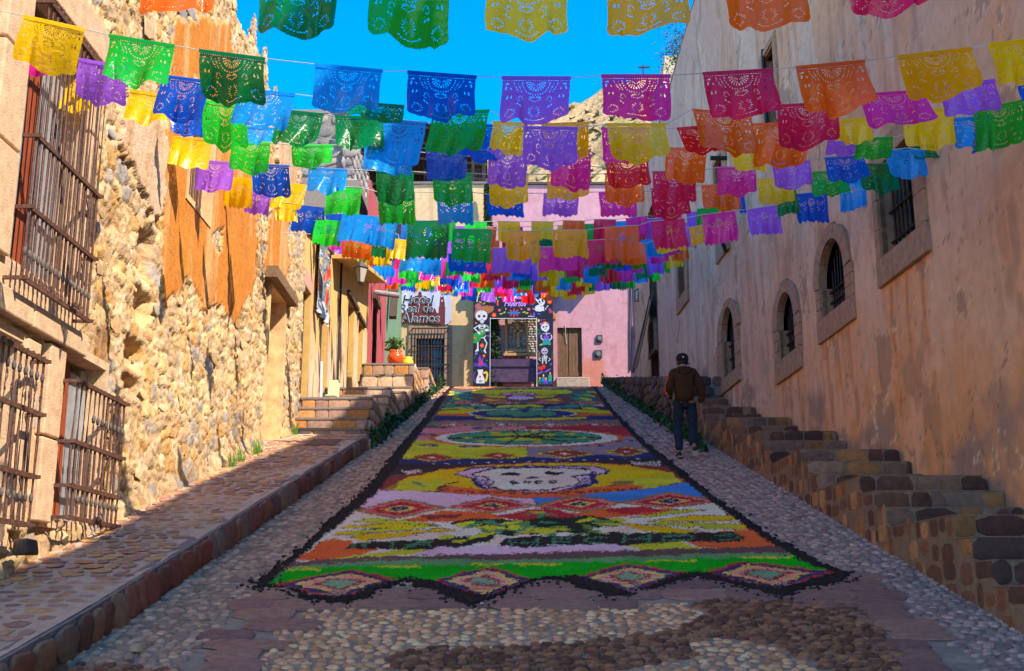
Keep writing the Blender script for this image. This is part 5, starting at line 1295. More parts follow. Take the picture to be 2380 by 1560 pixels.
# ================================================================ SAWDUST CARPET
def Z5(p): return [(x * .2441 + 918, y * .2441 + 883) for x, y in p]
def Z6(p): return [(x * .3906 + 802, y * .3906 + 1011) for x, y in p]
def R6(p): return [(x * .2924 + 581, y * .2924 + 1104) for x, y in p]
def R7(p): return [(x * .2924 + 1162, y * .2924 + 1104) for x, y in p]
nx_, ny_ = 640, 470
pyr = np.linspace(1418, 893, ny_)
yrow = np.array([on_g(1190, p)[1] for p in pyr])
X, Y = np.meshgrid(np.linspace(-2.5, 3.0, nx_), yrow, indexing='ij')
PX, PY = proj(X, Y, ground(X, Y))
sc = np.clip((PY - 755) / 500, .2, 1.3)
j1 = (fbm(X * 9, Y * 9, 101, 3) - .5); j2 = (fbm(X * 9, Y * 9, 131, 3) - .5); j3 = (vnoise(X * 60, Y * 60, 7) - .5)
U = PX + (j1 * 14 + j3 * 10) * sc; V = PY + (j2 * 8 + (vnoise(X * 60, Y * 60, 9) - .5) * 5.5) * sc
BLKc = lin(44, 38, 36); CREAMc = lin(218, 190, 180); LIL = lin(205, 166, 190)
YEL = lin(226, 168, 12); YGR = lin(176, 178, 42); TEAL = lin(66, 128, 92); ORG = lin(226, 92, 46); RED = lin(165, 42, 50); NAVY = lin(42, 46, 94); MAR = lin(122, 54, 52); PNK = lin(216, 118, 128); OLV = lin(132, 106, 48); GRN = lin(8, 150, 16); BLU = lin(56, 116, 188); MAUV = lin(96, 70, 74); GRY = lin(134, 114, 126)
T = Paint(U, V, MAUV)
inner = [(1058, 899), (1376, 899), (1414, 955), (1482, 1030), (1577, 1110), (1664, 1180), (1772, 1255), (1855, 1308), (1938, 1338), (1895, 1352), (1805, 1373), (1760, 1365), (1634, 1335), (1597, 1337), (1530, 1358), (1470, 1383), (1400, 1362), (1332, 1345), (1242, 1350), (1190, 1372), (1128, 1394), (1060, 1376), (999, 1353), (930, 1350), (850, 1378), (780, 1397), (700, 1382), (622, 1364), (640, 1342), (735, 1266), (818, 1195), (880, 1140), (915, 1095), (955, 1040), (1010, 965), (1040, 918)]
def dia(pts, cols, w_=1.0):
    cx_ = sum(p[0] for p in pts) / len(pts); cy_ = sum(p[1] for p in pts) / len(pts)
    for s_, c_ in cols: T.poly([(cx_ + (x - cx_) * s_, cy_ + (y - cy_) * s_) for x, y in pts], c_)
def d4(cx_, cy_, rx, ry): return [(cx_ - rx, cy_), (cx_, cy_ - ry), (cx_ + rx, cy_), (cx_, cy_ + ry)]
def outl(pts, w_, c_): T.line(list(pts) + [pts[0]], w_, c_)
# far end
T.poly([(1040, 893), (1400, 893), (1425, 960), (1010, 960)], MAUV)
for k in range(5): dia(Z5(d4(680 + k * 260, 78, 150, 12)), [(1, lin(206, 150, 90)), (.7, ORG), (.4, PNK)])
T.poly(Z5([(700, 130), (760, 100), (1200, 95), (1640, 100), (1720, 130), (1400, 150), (1000, 150)]), YGR); T.poly(Z5([(860, 112), (1550, 112), (1450, 132), (960, 132)]), YEL)
dia(Z5(d4(1190, 140, 230, 26)), [(1, MAR), (.8, LIL), (.55, MAR), (.3, YEL)])
T.poly(Z5([(850, 150), (1060, 158), (1050, 180), (900, 175)]), YEL); T.poly(Z5([(1330, 158), (1540, 150), (1500, 175), (1340, 180)]), YEL); T.ell(*Z5([(1200, 178)])[0], 30, 4, LIL)
for s_ in (0, 1):
    f_ = lambda p: Z5([((2420 - x) if s_ else x, y) for x, y in p])
    T.poly(f_([(480, 225), (560, 108), (730, 112), (735, 205), (640, 215)]), lin(42, 80, 104))
    for k in range(9): T.ell(*f_([(540 + (k * 67) % 170, 122 + k * 11)])[0], 15, 2.2, [TEAL, YGR][k % 3 == 0], .15)
    T.poly(f_([(810, 215), (850, 178), (1070, 200), (900, 215)]), ORG); T.poly(f_([(850, 208), (880, 186), (1010, 200)]), YGR)
for cx_ in (650, 1040, 1410, 1820): dia(Z5(d4(cx_, 226, 165, 22)), [(1, lin(190, 130, 70)), (.8, MAR), (.55, PNK), (.25, MAR)])
T.poly(Z5([(430, 290), (470, 245), (800, 236), (1600, 236), (1990, 245), (2060, 300), (1240, 300)]), lin(40, 50, 62))
T.poly(Z5([(700, 255), (760, 236), (830, 238), (900, 255)]), LIL); T.poly(Z5([(1700, 255), (1980, 240), (1990, 256)]), LIL)
for k in range(22): T.ell(*Z5([(500 + (k * 167) % 1480, 246 + (k * 29) % 46)])[0], 20, 2.6, [TEAL, YGR, TEAL, lin(60, 110, 140)][k % 4], .1 * ((k % 3) - 1))
T.poly(Z5([(400, 330), (420, 305), (640, 285), (960, 290), (860, 312), (700, 322), (480, 332)]), YEL); T.poly(Z5([(1450, 290), (1700, 285), (2050, 300), (2075, 330), (1850, 322), (1560, 308)]), YEL)
T.poly(Z5([(380, 345), (420, 328), (700, 325), (800, 345), (700, 352)]), ORG); T.poly(Z5([(1620, 345), (1750, 325), (2075, 325), (2080, 348), (1750, 352)]), ORG)
T.ell(*Z5([(1215, 328)])[0], 126, 10, CREAMc); T.ell(*Z5([(1215, 327)])[0], 120, 9, NAVY)
for cx_, cy_, rx in ((1130, 318, 55), (1330, 320, 38), (1220, 342, 26), (960, 325, 22), (1450, 330, 22)): T.ell(*Z5([(cx_, cy_)])[0], rx, 5.5, TEAL)
T.ell(*Z5([(1235, 300)])[0], 9, 5, lin(70, 45, 90)); T.poly(Z5([(1090, 285), (1140, 272), (1170, 288)]), YEL)
T.poly(Z5([(365, 398), (390, 350), (800, 355), (1680, 355), (2090, 345), (2125, 388)]), NAVY)
T.poly(Z5([(740, 352), (900, 366), (1240, 374), (1560, 366), (1830, 356), (1830, 378), (1560, 388), (1240, 394), (960, 388), (780, 372)]), YEL)
T.poly(Z5([(300, 445), (365, 398), (900, 392), (1240, 400), (2125, 386), (2200, 440), (1240, 470)]), lin(128, 96, 88))
T.poly(Z5([(310, 440), (340, 415), (480, 418), (380, 445)]), TEAL * .9)
for cx_ in (550, 1010, 1480, 1910): dia(Z5(d4(cx_, 434, 185, 28)), [(1, lin(206, 150, 90)), (.88, MAR), (.66, PNK), (.42, BLKc), (.28, CREAMc)])
T.poly(Z5([(180, 590), (270, 462), (480, 470), (700, 448), (1000, 465), (1240, 448), (1270, 480), (700, 500), (450, 520), (330, 590)]), PNK)
T.poly(Z5([(1240, 450), (1480, 462), (1800, 432), (2080, 460), (2200, 438), (2340, 545), (2100, 545), (1900, 495), (1260, 482)]), RED)
T.poly(Z5([(90, 660), (180, 585), (340, 585), (1250, 640), (1260, 760), (60, 760)]), YGR)
T.poly(Z5([(1260, 640), (2150, 545), (2340, 545), (2460, 650), (2450, 760), (1260, 760)]), GRY)
c_ = Z5([(1250, 563)])[0]
T.ell(*c_, 228, 21.5, ORG); T.ell(*c_, 212, 19.5, CREAMc); T.ell(*Z5([(1235, 558)])[0], 180, 17, BLKc); T.ell(*Z5([(1235, 558)])[0], 176, 15.5, TEAL)
o_ = Z5([(1190, 545)])[0]
for cx_, cy_, rx in ((1080, 530, 45), (1330, 530, 50), (1300, 570, 45), (1100, 575, 40)): T.ell(*Z5([(cx_, cy_)])[0], rx, 4, YGR * .8)
for q in ((1120, 500), (1560, 500), (1960, 560), (1640, 595), (1060, 615), (520, 565)): T.line([o_, Z5([q])[0]], 3.2, BLKc)
for cx_, cy_ in ((690, 560), (810, 590), (960, 512), (1340, 500), (1670, 520), (1780, 562), (1360, 602)): T.ell(*Z5([(cx_, cy_)])[0], 12, 1.8, YEL)
for cx_, cy_ in ((300, 530), (320, 632), (710, 645), (830, 470), (2200, 592), (1890, 635)): T.ell(*Z5([(cx_, cy_)])[0], 26, 2.6, lin(62, 74, 82)); T.ell(*Z5([(cx_, cy_)])[0], 10, 1.2, PNK)
# diamonds row with navy band
T.poly(Z6([(310, 188), (350, 150), (520, 166), (720, 145), (910, 155), (1100, 135), (1310, 148), (1500, 122), (1675, 134), (1880, 98), (1945, 140), (1300, 168), (900, 178)]), NAVY)
for cx_, cy_, rx, ry in ((520, 140, 152, 26), (910, 130, 128, 25), (1310, 117, 172, 28), (1675, 105, 128, 28)): dia(Z6(d4(cx_, cy_, rx, ry)), [(1.05, BLKc), (1, YEL), (.84, MAR), (.45, RED), (.2, CREAMc)])
T.poly(Z6([(270, 250), (300, 185), (900, 174), (1300, 165), (1930, 138), (2000, 200), (1700, 196), (1300, 178), (900, 190), (560, 218)]), lin(52, 42, 44))
for k in range(16): T.ell(*Z6([(520 + k * 82, 178 - k * 2)])[0], 4, .9, CREAMc)
for k in range(5): T.line(Z6([(330 + k * 8, 215 + k * 7), (380, 222 + k * 6), (450, 213 + k * 6)]), 1.5, CREAMc * .9); T.line(Z6([(1700 + k * 10, 165 + k * 8), (1780, 172 + k * 7), (1880, 165 + k * 7)]), 1.5, CREAMc * .9)
# skull panel
T.poly(Z6([(190, 345), (255, 262), (350, 245), (560, 215), (900, 180), (1450, 172), (1700, 186), (1960, 195), (2090, 285), (1780, 335), (560, 350)]), MAR)
T.poly(Z6([(350, 265), (560, 220), (800, 190), (1100, 176), (1450, 175), (1700, 190), (1950, 235), (1955, 255), (1600, 300), (1480, 330), (780, 330), (600, 310)]), YEL); T.line(Z6([(560, 217), (800, 190), (1100, 175), (1450, 173), (1700, 189)]), 2, ORG)
T.poly(Z6([(235, 328), (360, 270), (480, 276), (560, 268), (585, 282), (670, 290), (600, 305), (560, 320), (540, 342), (400, 345)]), YGR); T.poly(Z6([(235, 328), (320, 285), (300, 330)]), OLV); T.line(Z6([(400, 285), (480, 312)]), 4, TEAL); T.line(Z6([(540, 342), (560, 318), (610, 300), (668, 290)]), 2.5, BLKc)
T.poly(Z6([(1560, 290), (1660, 264), (1780, 262), (1945, 245), (2010, 285), (1780, 328), (1700, 305), (1620, 300)]), YGR); T.poly(Z6([(1560, 290), (1640, 278), (1720, 285), (1700, 300), (1600, 300)]), OLV)
T.poly(Z6([(640, 240), (760, 198), (1100, 188), (1480, 192), (1575, 215), (1560, 240), (1490, 250), (1510, 295), (1400, 330), (1250, 355), (1000, 355), (850, 340), (770, 305), (750, 265)]), NAVY)
T.poly(Z6([(655, 238), (770, 205), (1100, 193), (1470, 198), (1555, 217), (1530, 236), (1440, 240), (1470, 290), (1350, 320), (1250, 345), (1000, 345), (870, 335), (800, 300), (785, 262)]), LIL)
for k in range(8): T.line(Z6([(770 + k * 9, 270 + k * 9), (850 + k * 5, 276 + k * 8)]), 1.5, NAVY); T.line(Z6([(1500 - k * 12, 262 + k * 9), (1410 - k * 6, 268 + k * 8)]), 1.5, NAVY)
sk_ = Z6([(755, 240), (880, 204), (1180, 198), (1450, 212), (1485, 230), (1440, 245), (1355, 255), (1405, 285), (1370, 305), (1200, 336), (950, 340), (855, 315), (885, 285), (850, 262), (770, 250)])
T.poly(sk_, CREAMc); outl(sk_, 3, BLKc)
T.ell(*Z6([(985, 241)])[0], 23, 4, BLKc); T.ell(*Z6([(1240, 235)])[0], 23, 3.6, BLKc); T.ell(*Z6([(1118, 262)])[0], 15, 2.2, BLKc)
for k in range(4): q = Z6([(1005 + k * 78, 292 - k * 2)])[0]; T.ell(*q, 11, 3.4, BLKc); T.ell(*q, 5, 1, CREAMc)
T.poly(Z6([(535, 335), (620, 316), (760, 322), (1000, 347), (1250, 345), (1500, 318), (1700, 302), (1785, 308), (1770, 330), (1500, 355), (1250, 380), (1060, 380), (760, 362), (580, 350)]), ORG * .95)
for k in range(15): t = k / 14; q = Z6([(590 + t * 1130, 336 + 42 * math.sin(t * 3.0) * .6 - t * 12)])[0]; T.ell(*q, 11, 2.8, BLKc * 1.3); T.ell(*q, 5, 1.2, ORG)
# lilac / blue
T.poly(Z6([(90, 440), (205, 333), (540, 352), (760, 364), (1060, 382), (1120, 384), (1140, 430), (880, 440), (600, 440), (350, 440)]), LIL)
T.poly(Z6([(1120, 384), (1250, 382), (1500, 357), (1780, 330), (2080, 283), (2215, 385), (2230, 400), (1640, 440), (1160, 430)]), BLU)
T.poly(Z6([(20, 500), (60, 460), (2260, 400), (2330, 470), (1200, 560)]), CREAMc)
T.poly([(825, 1195), (735, 1262), (690, 1312), (950, 1300), (1480, 1290), (1870, 1292), (1780, 1240), (1700, 1180), (1500, 1195), (1190, 1215)], CREAMc)
T.poly(Z6([(320, 518), (600, 460), (860, 470), (960, 515), (640, 532)]), ORG); T.poly(Z6([(450, 495), (580, 488), (705, 480), (655, 510), (560, 500), (520, 512)]), MAR)
T.poly(Z6([(1330, 495), (1560, 440), (1900, 448), (1960, 455), (1850, 480), (1560, 500), (1380, 512)]), ORG); T.ell(*Z6([(1715, 458)])[0], 66, 7.5, RED)
T.poly(Z6([(880, 490), (1180, 440), (1400, 485), (1150, 534)]), RED)
T.poly(Z6([(1130, 515), (1150, 480), (1040, 492), (1130, 472), (1230, 478), (1270, 488), (1180, 492), (1190, 518)]), TEAL); T.ell(*Z6([(1150, 470)])[0], 22, 2.6, YEL)
for pts in ([(50, 460), (340, 388), (605, 440), (310, 506)], [(600, 440), (880, 378), (1135, 428), (870, 474)], [(1130, 430), (1370, 366), (1650, 410), (1420, 474)], [(1640, 415), (1920, 346), (2250, 402), (1930, 446)]):
    dia(Z6(pts), [(1.05, OLV), (.86, PNK * .9), (.72, RED * .95), (.40, lin(220, 170, 84)), (.26, NAVY * .8), (.08, GRY)])
# sun rays, laurel, lettering
RAYS = [R6([(830, 385), (930, 362), (1200, 376), (1485, 400), (1200, 397)]), R6([(730, 435), (800, 416), (1100, 402), (1465, 410), (1100, 434)]), R6([(670, 480), (800, 460), (1100, 440), (1400, 422), (1510, 430), (1100, 458), (800, 486)]), R6([(800, 507), (900, 488), (1200, 468), (1500, 452), (1630, 460), (1300, 484), (900, 528)]),
        R7([(1020, 350), (1400, 298), (1650, 298), (1300, 328)]), R7([(1150, 378), (1500, 342), (1880, 342), (1935, 366), (1600, 378)]), R7([(1150, 402), (1500, 396), (1930, 408), (1965, 440), (1600, 428)]), R7([(970, 412), (1200, 420), (1590, 455), (1350, 482), (1150, 454)])]
for i, q in enumerate(RAYS):
    cyq = sum(p[1] for p in q) / len(q); q = [(x, cyq + (y - cyq) * 1.25) for x, y in q]; outl(q, 2.0, BLKc); T.poly(q, YGR if i % 2 == 0 else YEL)
for q in R6([(780, 432), (720, 478), (880, 512)]) + R7([(1850, 355), (1920, 428), (1400, 468)]): T.ell(*q, 14, 3.2, YEL)
LB = R6([(1590, 400), (1750, 360), (2186, 372)]) + R7([(300, 350), (700, 340), (1020, 370), (960, 400), (700, 440), (860, 480), (800, 500), (500, 470), (0, 500)]) + R6([(2000, 470), (1900, 540), (1700, 580), (1450, 560), (1440, 520), (1750, 500), (1900, 460)])
T.poly(LB, lin(38, 44, 34))
rr = np.random.default_rng(3)
for k in range(52):
    a_ = rr.uniform(0, 1); q = (1052 + a_ * 400, 1212 + rr.uniform(0, 34))
    if inpoly(np.array([q[0]]), np.array([q[1]]), LB)[0]: T.ell(*q, rr.uniform(14, 30), rr.uniform(2.6, 4.6), [YGR, TEAL, YGR, lin(90, 128, 60)][k % 4], rr.uniform(-.2, .2))
for q in R6([(1560, 505), (1650, 545), (1800, 505), (1900, 480)]): T.ell(*q, 22, 3.6, YGR, -.15)
T.poly(R6([(380, 692), (560, 545), (640, 523), (790, 540), (830, 560), (750, 600), (1040, 594), (900, 645), (650, 688)]), ORG)
T.poly(R7([(1480, 555), (1760, 455), (2020, 450), (2190, 510), (2310, 585), (2000, 600), (1600, 590)]), ORG)
T.poly(R6([(620, 688), (950, 640), (1200, 600), (1450, 598), (1300, 640), (1050, 672), (850, 694)]), YGR); T.poly(R7([(950, 565), (1130, 562), (1300, 528), (1420, 545), (1500, 575), (1640, 600), (1350, 628), (1200, 630), (1080, 598)]), YGR)
T.poly(R6([(745, 605), (850, 548), (1100, 540), (1450, 528), (1600, 545), (1790, 575), (1450, 606), (1000, 600)]), BLKc)
T.poly(R6([(1975, 575), (2020, 515), (2186, 510)]) + R7([(300, 495), (700, 492), (900, 470), (1250, 480), (1560, 470), (1850, 465), (1945, 510), (1900, 545), (1500, 548), (1200, 560), (900, 590), (400, 585), (0, 588)]), BLKc)
def stroke(pts, conv, w_=3.4): T.line(conv(pts), w_, TEAL)
stroke([(810, 598), (860, 552), (905, 585), (950, 552)], R6); stroke([(1110, 596), (1150, 550)], R6, 6); stroke([(1230, 590), (1330, 548), (1440, 548), (1430, 585)], R6, 4); stroke([(1290, 575), (1420, 570)], R6, 3)
for x_ in (80, 290): stroke([(x_, 578), (x_ + 15, 520)], R7, 6)
stroke([(90, 550), (290, 548)], R7, 2.6)
stroke([(425, 576), (425, 512)], R7, 6); [stroke([(425, y_), (560, y_ - 2)], R7, 2.6) for y_ in (514, 544, 572)]
stroke([(880, 505), (700, 520), (670, 545), (740, 568), (890, 560)], R7, 3)
for x_ in (985, 1185): stroke([(x_, 548), (x_ + 6, 492)], R7, 6)
stroke([(990, 522), (1185, 520)], R7, 2.6)
stroke([(1300, 540), (1300, 500), (1500, 492), (1560, 510), (1500, 535), (1320, 540)], R7, 3); stroke([(1700, 500), (1860, 485), (1900, 515), (1740, 530)], R7, 2)
T.poly(R6([(1260, 650), (1480, 590), (1900, 582), (2186, 585)]) + R7([(500, 575), (900, 570), (1090, 612), (900, 628), (300, 632), (0, 640)]), LIL)
# bottom bands
T.poly([(688, 1312), (735, 1306), (800, 1303), (950, 1296), (1150, 1291), (1400, 1285), (1640, 1278), (1850, 1272), (1890, 1292), (1700, 1292), (1480, 1302), (1200, 1308), (1000, 1310), (780, 1316), (690, 1322)], MAUV)
T.poly([(640, 1345), (680, 1322), (850, 1309), (1000, 1304), (1220, 1306), (1480, 1298), (1700, 1290), (1880, 1289), (1945, 1335), (1700, 1350), (1300, 1356), (900, 1356), (615, 1366)], lin(92, 138, 92))
T.poly([(622, 1364), (655, 1335), (700, 1326), (900, 1318), (1150, 1318), (1300, 1312), (1480, 1310), (1620, 1303), (1880, 1298), (1915, 1312), (1940, 1336), (1700, 1350), (1300, 1356), (900, 1356)], GRN)
for q, rx in (((930, 1322), 60), ((700, 1328), 50), ((1130, 1316), 40), ((1250, 1316), 60), ((1560, 1308), 60), ((1780, 1300), 60)): T.ell(*q, rx, 2.6, YGR)
for pts in ([(632, 1364), (815, 1327), (932, 1353), (780, 1398)], [(996, 1355), (1137, 1321), (1243, 1352), (1128, 1395)], [(1330, 1347), (1457, 1314), (1598, 1335), (1472, 1384)], [(1632, 1335), (1726, 1309), (1945, 1335), (1806, 1375)]):
    dia(pts, [(1, RED * 1.1), (.9, lin(58, 52, 92)), (.70, lin(220, 170, 76)), (.60, lin(214, 134, 124)), (.42, lin(128, 58, 54)), (.30, lin(112, 148, 118))])
m_in = inpoly(U, V, inner)
C = np.where(m_in[..., None], T.C, lin(40, 33, 31))
grain = (.84 + .32 * RNG.random(X.shape)) * (.72 + .56 * fbm(X * 2.5, Y * 2.5, 77, 4))
sprk = (RNG.random(X.shape) < .004 + .05 * sst(.55, .8, fbm(X * 3, Y * 3, 99))) & m_in
C = np.where(sprk[..., None], C * .35, C) * grain[..., None]
outm = inpoly(PX + (j1 * 30 + j3 * 14) * sc, PY + (j2 * 12) * sc, CARPET_OUT)
H = np.where(m_in, .018, .030) * 1.0 + (vnoise(X * 45, Y * 45, 5) - .5) * np.where(m_in, .010, .020) + (fbm(X * 7, Y * 7, 55, 3) - .5) * .012
H = np.where(outm, H, -.02)
keep = outm[:-1, :-1] | outm[1:, 1:] | outm[:-1, 1:] | outm[1:, :-1]
Vv = np.stack([X, Y, ground(X, Y) + H], -1).reshape(-1, 3)
F0 = grid_faces(nx_, ny_, keep)
cen = m_in[:-1, :-1][keep]
M_SAW = vmat('dyed_sawdust', .95, .5, 140, 'attr', var=.12, vscale=40, spec=.1)
Va, Fa, Ca = compact(Vv, F0[cen], np.clip(C.reshape(-1, 3) * np.array([1.65, 1.28, .92]), 0, .9))
carpet = np_obj('sawdust_carpet', Va, Fa, M_SAW, None, Ca, True)
set_props(carpet, 'long dyed sawdust carpet with skull, diamonds and lettering laid up the middle of the street', 'sawdust carpet')
Va, Fa, Ca = compact(Vv, F0[~cen], np.clip(C.reshape(-1, 3) * np.array([1.5, 1.25, 1.0]), 0, .9))
np_obj('black_border', Va, Fa, M_SAW, carpet, Ca, True)
# loose clumps along the black edge
P, Sz = [], []
for i in range(800):
    k = RNG.integers(0, len(CARPET_OUT)); a, b = CARPET_OUT[k], CARPET_OUT[(k + 1) % len(CARPET_OUT)]; t = RNG.random(); q = (a[0] + (b[0] - a[0]) * t, a[1] + (b[1] - a[1]) * t)
    if q[1] < 1000: continue
    g = on_g(q[0], q[1]); x_, y_ = g[0] + RNG.normal() * .07, g[1] + RNG.normal() * .07; s_ = RNG.uniform(.006, .02)
    P.append((x_, y_, SL * y_ + .015)); Sz.append((s_, s_, s_ * .8))
lay_stones(np.array(P), GU, GV, GN, np.array(Sz), pal([lin(44, 36, 34), lin(52, 42, 40), lin(36, 30, 30)], len(P)) * .8, TPL_COBBLE, carpet, 'clump', 'loose_sawdust_clumps', 0)
# ================================================================ PAPEL PICADO
FC = dict(Y=(250, 192, 0), A=(250, 165, 0), O=(250, 100, 12), R=(222, 20, 30), C=(225, 20, 80), P=(232, 40, 150), V=(165, 90, 215), B=(10, 80, 190), L=(20, 145, 225), D=(5, 115, 50), G=(20, 165, 40), N=(40, 215, 45))
FN = dict(Y='yellow', A='amber yellow', O='orange', R='red', C='crimson', P='magenta', V='violet', B='deep blue', L='light blue', D='dark green', G='green', N='neon green')
FM = {}
for k, c in FC.items():
    m = bpy.data.materials.new('plastic_' + FN[k].replace(' ', '_')); m.use_nodes = True; n = m.node_tree; L = n.links
    n.nodes.clear()
    out = n.nodes.new('ShaderNodeOutputMaterial'); pb = n.nodes.new('ShaderNodeBsdfPrincipled'); tr = n.nodes.new('ShaderNodeBsdfTranslucent'); tp = n.nodes.new('ShaderNodeBsdfTransparent'); mx = n.nodes.new('ShaderNodeMixShader'); m2 = n.nodes.new('ShaderNodeMixShader')
    col = lin(*c)
    pb.inputs['Base Color'].default_value = (*np.clip(col * 1.05, 0, 1), 1); pb.inputs['Roughness'].default_value = .22; pb.inputs['Specular IOR Level'].default_value = .38
    tr.inputs['Color'].default_value = (*np.clip(col * 1.4 + .01, 0, 1), 1); tp.inputs['Color'].default_value = (*np.clip(col * .9 + .04, 0, 1), 1)
    g = n.nodes.new('ShaderNodeNewGeometry'); t = n.nodes.new('ShaderNodeTexNoise'); t.inputs['Scale'].default_value = 13; t.inputs['Detail'].default_value = 5; t.inputs['Distortion'].default_value = 1.2
    bp = n.nodes.new('ShaderNodeBump'); bp.inputs['Strength'].default_value = .75; bp.inputs['Distance'].default_value = .012
    L.new(g.outputs['Position'], t.inputs['Vector']); L.new(t.outputs['Fac'], bp.inputs['Height']); L.new(bp.outputs[0], pb.inputs['Normal'])
    mx.inputs[0].default_value = .28; L.new(pb.outputs[0], mx.inputs[1]); L.new(tr.outputs[0], mx.inputs[2])
    m2.inputs[0].default_value = .07; L.new(mx.outputs[0], m2.inputs[1]); L.new(tp.outputs[0], m2.inputs[2]); L.new(m2.outputs[0], out.inputs[0])
    FM[k] = m
def flagmask(u, v, design):
    """u 0..1 across, v 0..1 down; True where there is plastic. height/width = .76"""
    H_ = .76; y = v * H_
    keep = np.abs(u - .5) < .493 - .010 * (1 - np.abs(np.sin(v * math.pi * 17)))
    if design == 0:
        lob = np.where(np.abs(u - .5) < .24, .955 - ((u - .5) / .24) ** 2 * .105, .86 - (np.abs(np.abs(u - .5) - .36) / .14) ** 2 * .035 + .0)
        lob = np.where(np.abs(u - .5) > .44, lob - ((np.abs(u - .5) - .44) / .06) ** 2 * .09, lob)
    else:
        lob = .88 + .06 * np.abs(np.sin(u * math.pi * 7))
    keep &= v < lob + .008 * np.abs(np.sin(u * math.pi * 22)); hole = np.zeros(u.shape, bool)
    def petals(cx_, cy_, r0, r1, n, duty=.22):
        dx, dy = u - cx_, y - cy_; r = np.hypot(dx, dy); a = np.arctan2(dy, dx)
        t = (r - r0) / (r1 - r0); wd = duty * np.sin(np.clip(t, 0, 1) * math.pi)
        ph = np.abs(((a / (2 * math.pi) * n) % 1) - .5) * 2
        return (t > 0) & (t < 1) & (ph < wd)
    def el(cx_, cy_, rx, ry, rot=0):
        dx, dy = u - cx_, y - cy_; co, si = math.cos(rot), math.sin(rot)
        return ((dx * co + dy * si) / (rx * .78)) ** 2 + ((dy * co - dx * si) / (ry * .72)) ** 2 < 1
    if design == 0:
        dx, dy = u - .5, y - .055; r = np.hypot(dx, dy); a = np.arctan2(dy, dx)
        hole |= (dy > .005) & (r > .05) & (r < .145) & (np.abs(((a / math.pi * 11) % 1) - .5) < .24 * (r / .145))
        hole |= (dy > -.01) & (np.abs(r - .20) < .009) & (np.abs(((a / math.pi * 17) % 1) - .5) < .20)
        for s_ in (-1, 1):
            X_ = lambda q: .5 + s_ * (q - .5)
            hole |= el(X_(.085), .085, .034, .014, s_ * -.2) | el(X_(.07), .14, .014, .036, s_ * .25) | el(X_(.14), .15, .008, .03, s_ * -.4)
            for k in range(5): hole |= el(X_(.18 + k * .018), .07 + k * .033, .020, .006, s_ * .5) | el(X_(.245 + k * .014), .09 + k * .030, .018, .006, s_ * .9)
            hole |= (np.abs(u - X_(.10)) < (y - .24) * .24) & (y > .24) & (y < .305) | (np.abs(u - X_(.155)) < (y - .235) * .22) & (y > .235) & (y < .295)
            hole |= petals(X_(.29), .315, .016, .05, 10) | petals(X_(.155), .53, .036, .082, 14) | el(X_(.30), .43, .026, .008, s_ * .8) | el(X_(.26), .40, .022, .007, s_ * .8)
        hole |= petals(.5, .52, .04, .094, 14) | el(.5, .52, .009, .009)
        dx, dy = (u - .5) / 1.9, y - .315; rr_ = np.hypot(dx, dy); aa = np.arctan2(dy, dx); hole |= (rr_ > .02) & (rr_ < .047) & (np.abs(((aa / 6.283 * 14) % 1) - .5) < .16)
        for k in range(8): t_ = -.95 + k * 1.9 / 7; hole |= el(.5 + .155 * math.sin(t_), .565 + .095 * math.cos(t_), .017, .012)
    else:
        hole |= petals(.5, .235, .03, .115, 11, .42) | el(.5, .235, .014, .014)
        for s_ in (-1, 1):
            X_ = lambda q: .5 + s_ * (q - .5)
            for k in range(5): hole |= el(X_(.10 + k * .052), .21 + .05 * math.sin(k * .75), .012, .030, s_ * -.5) | el(X_(.12 + k * .05), .27 + .04 * math.sin(k * .7), .011, .028, s_ * .6)
            hole |= petals(X_(.14), .12, .01, .045, 9) | petals(X_(.30), .40, .02, .055, 12) | petals(X_(.13), .42, .02, .052, 12) | petals(X_(.06), .30, .01, .03, 8)
        hole |= petals(.5, .42, .02, .06, 12)
        for k in range(7): hole |= petals((k + .5) / 7, .56, .015, .042, 10)
    hole |= (np.abs(y - .035) < .004) & (np.abs(((u * 30) % 1) - .5) < .22)
    return keep & ~hole
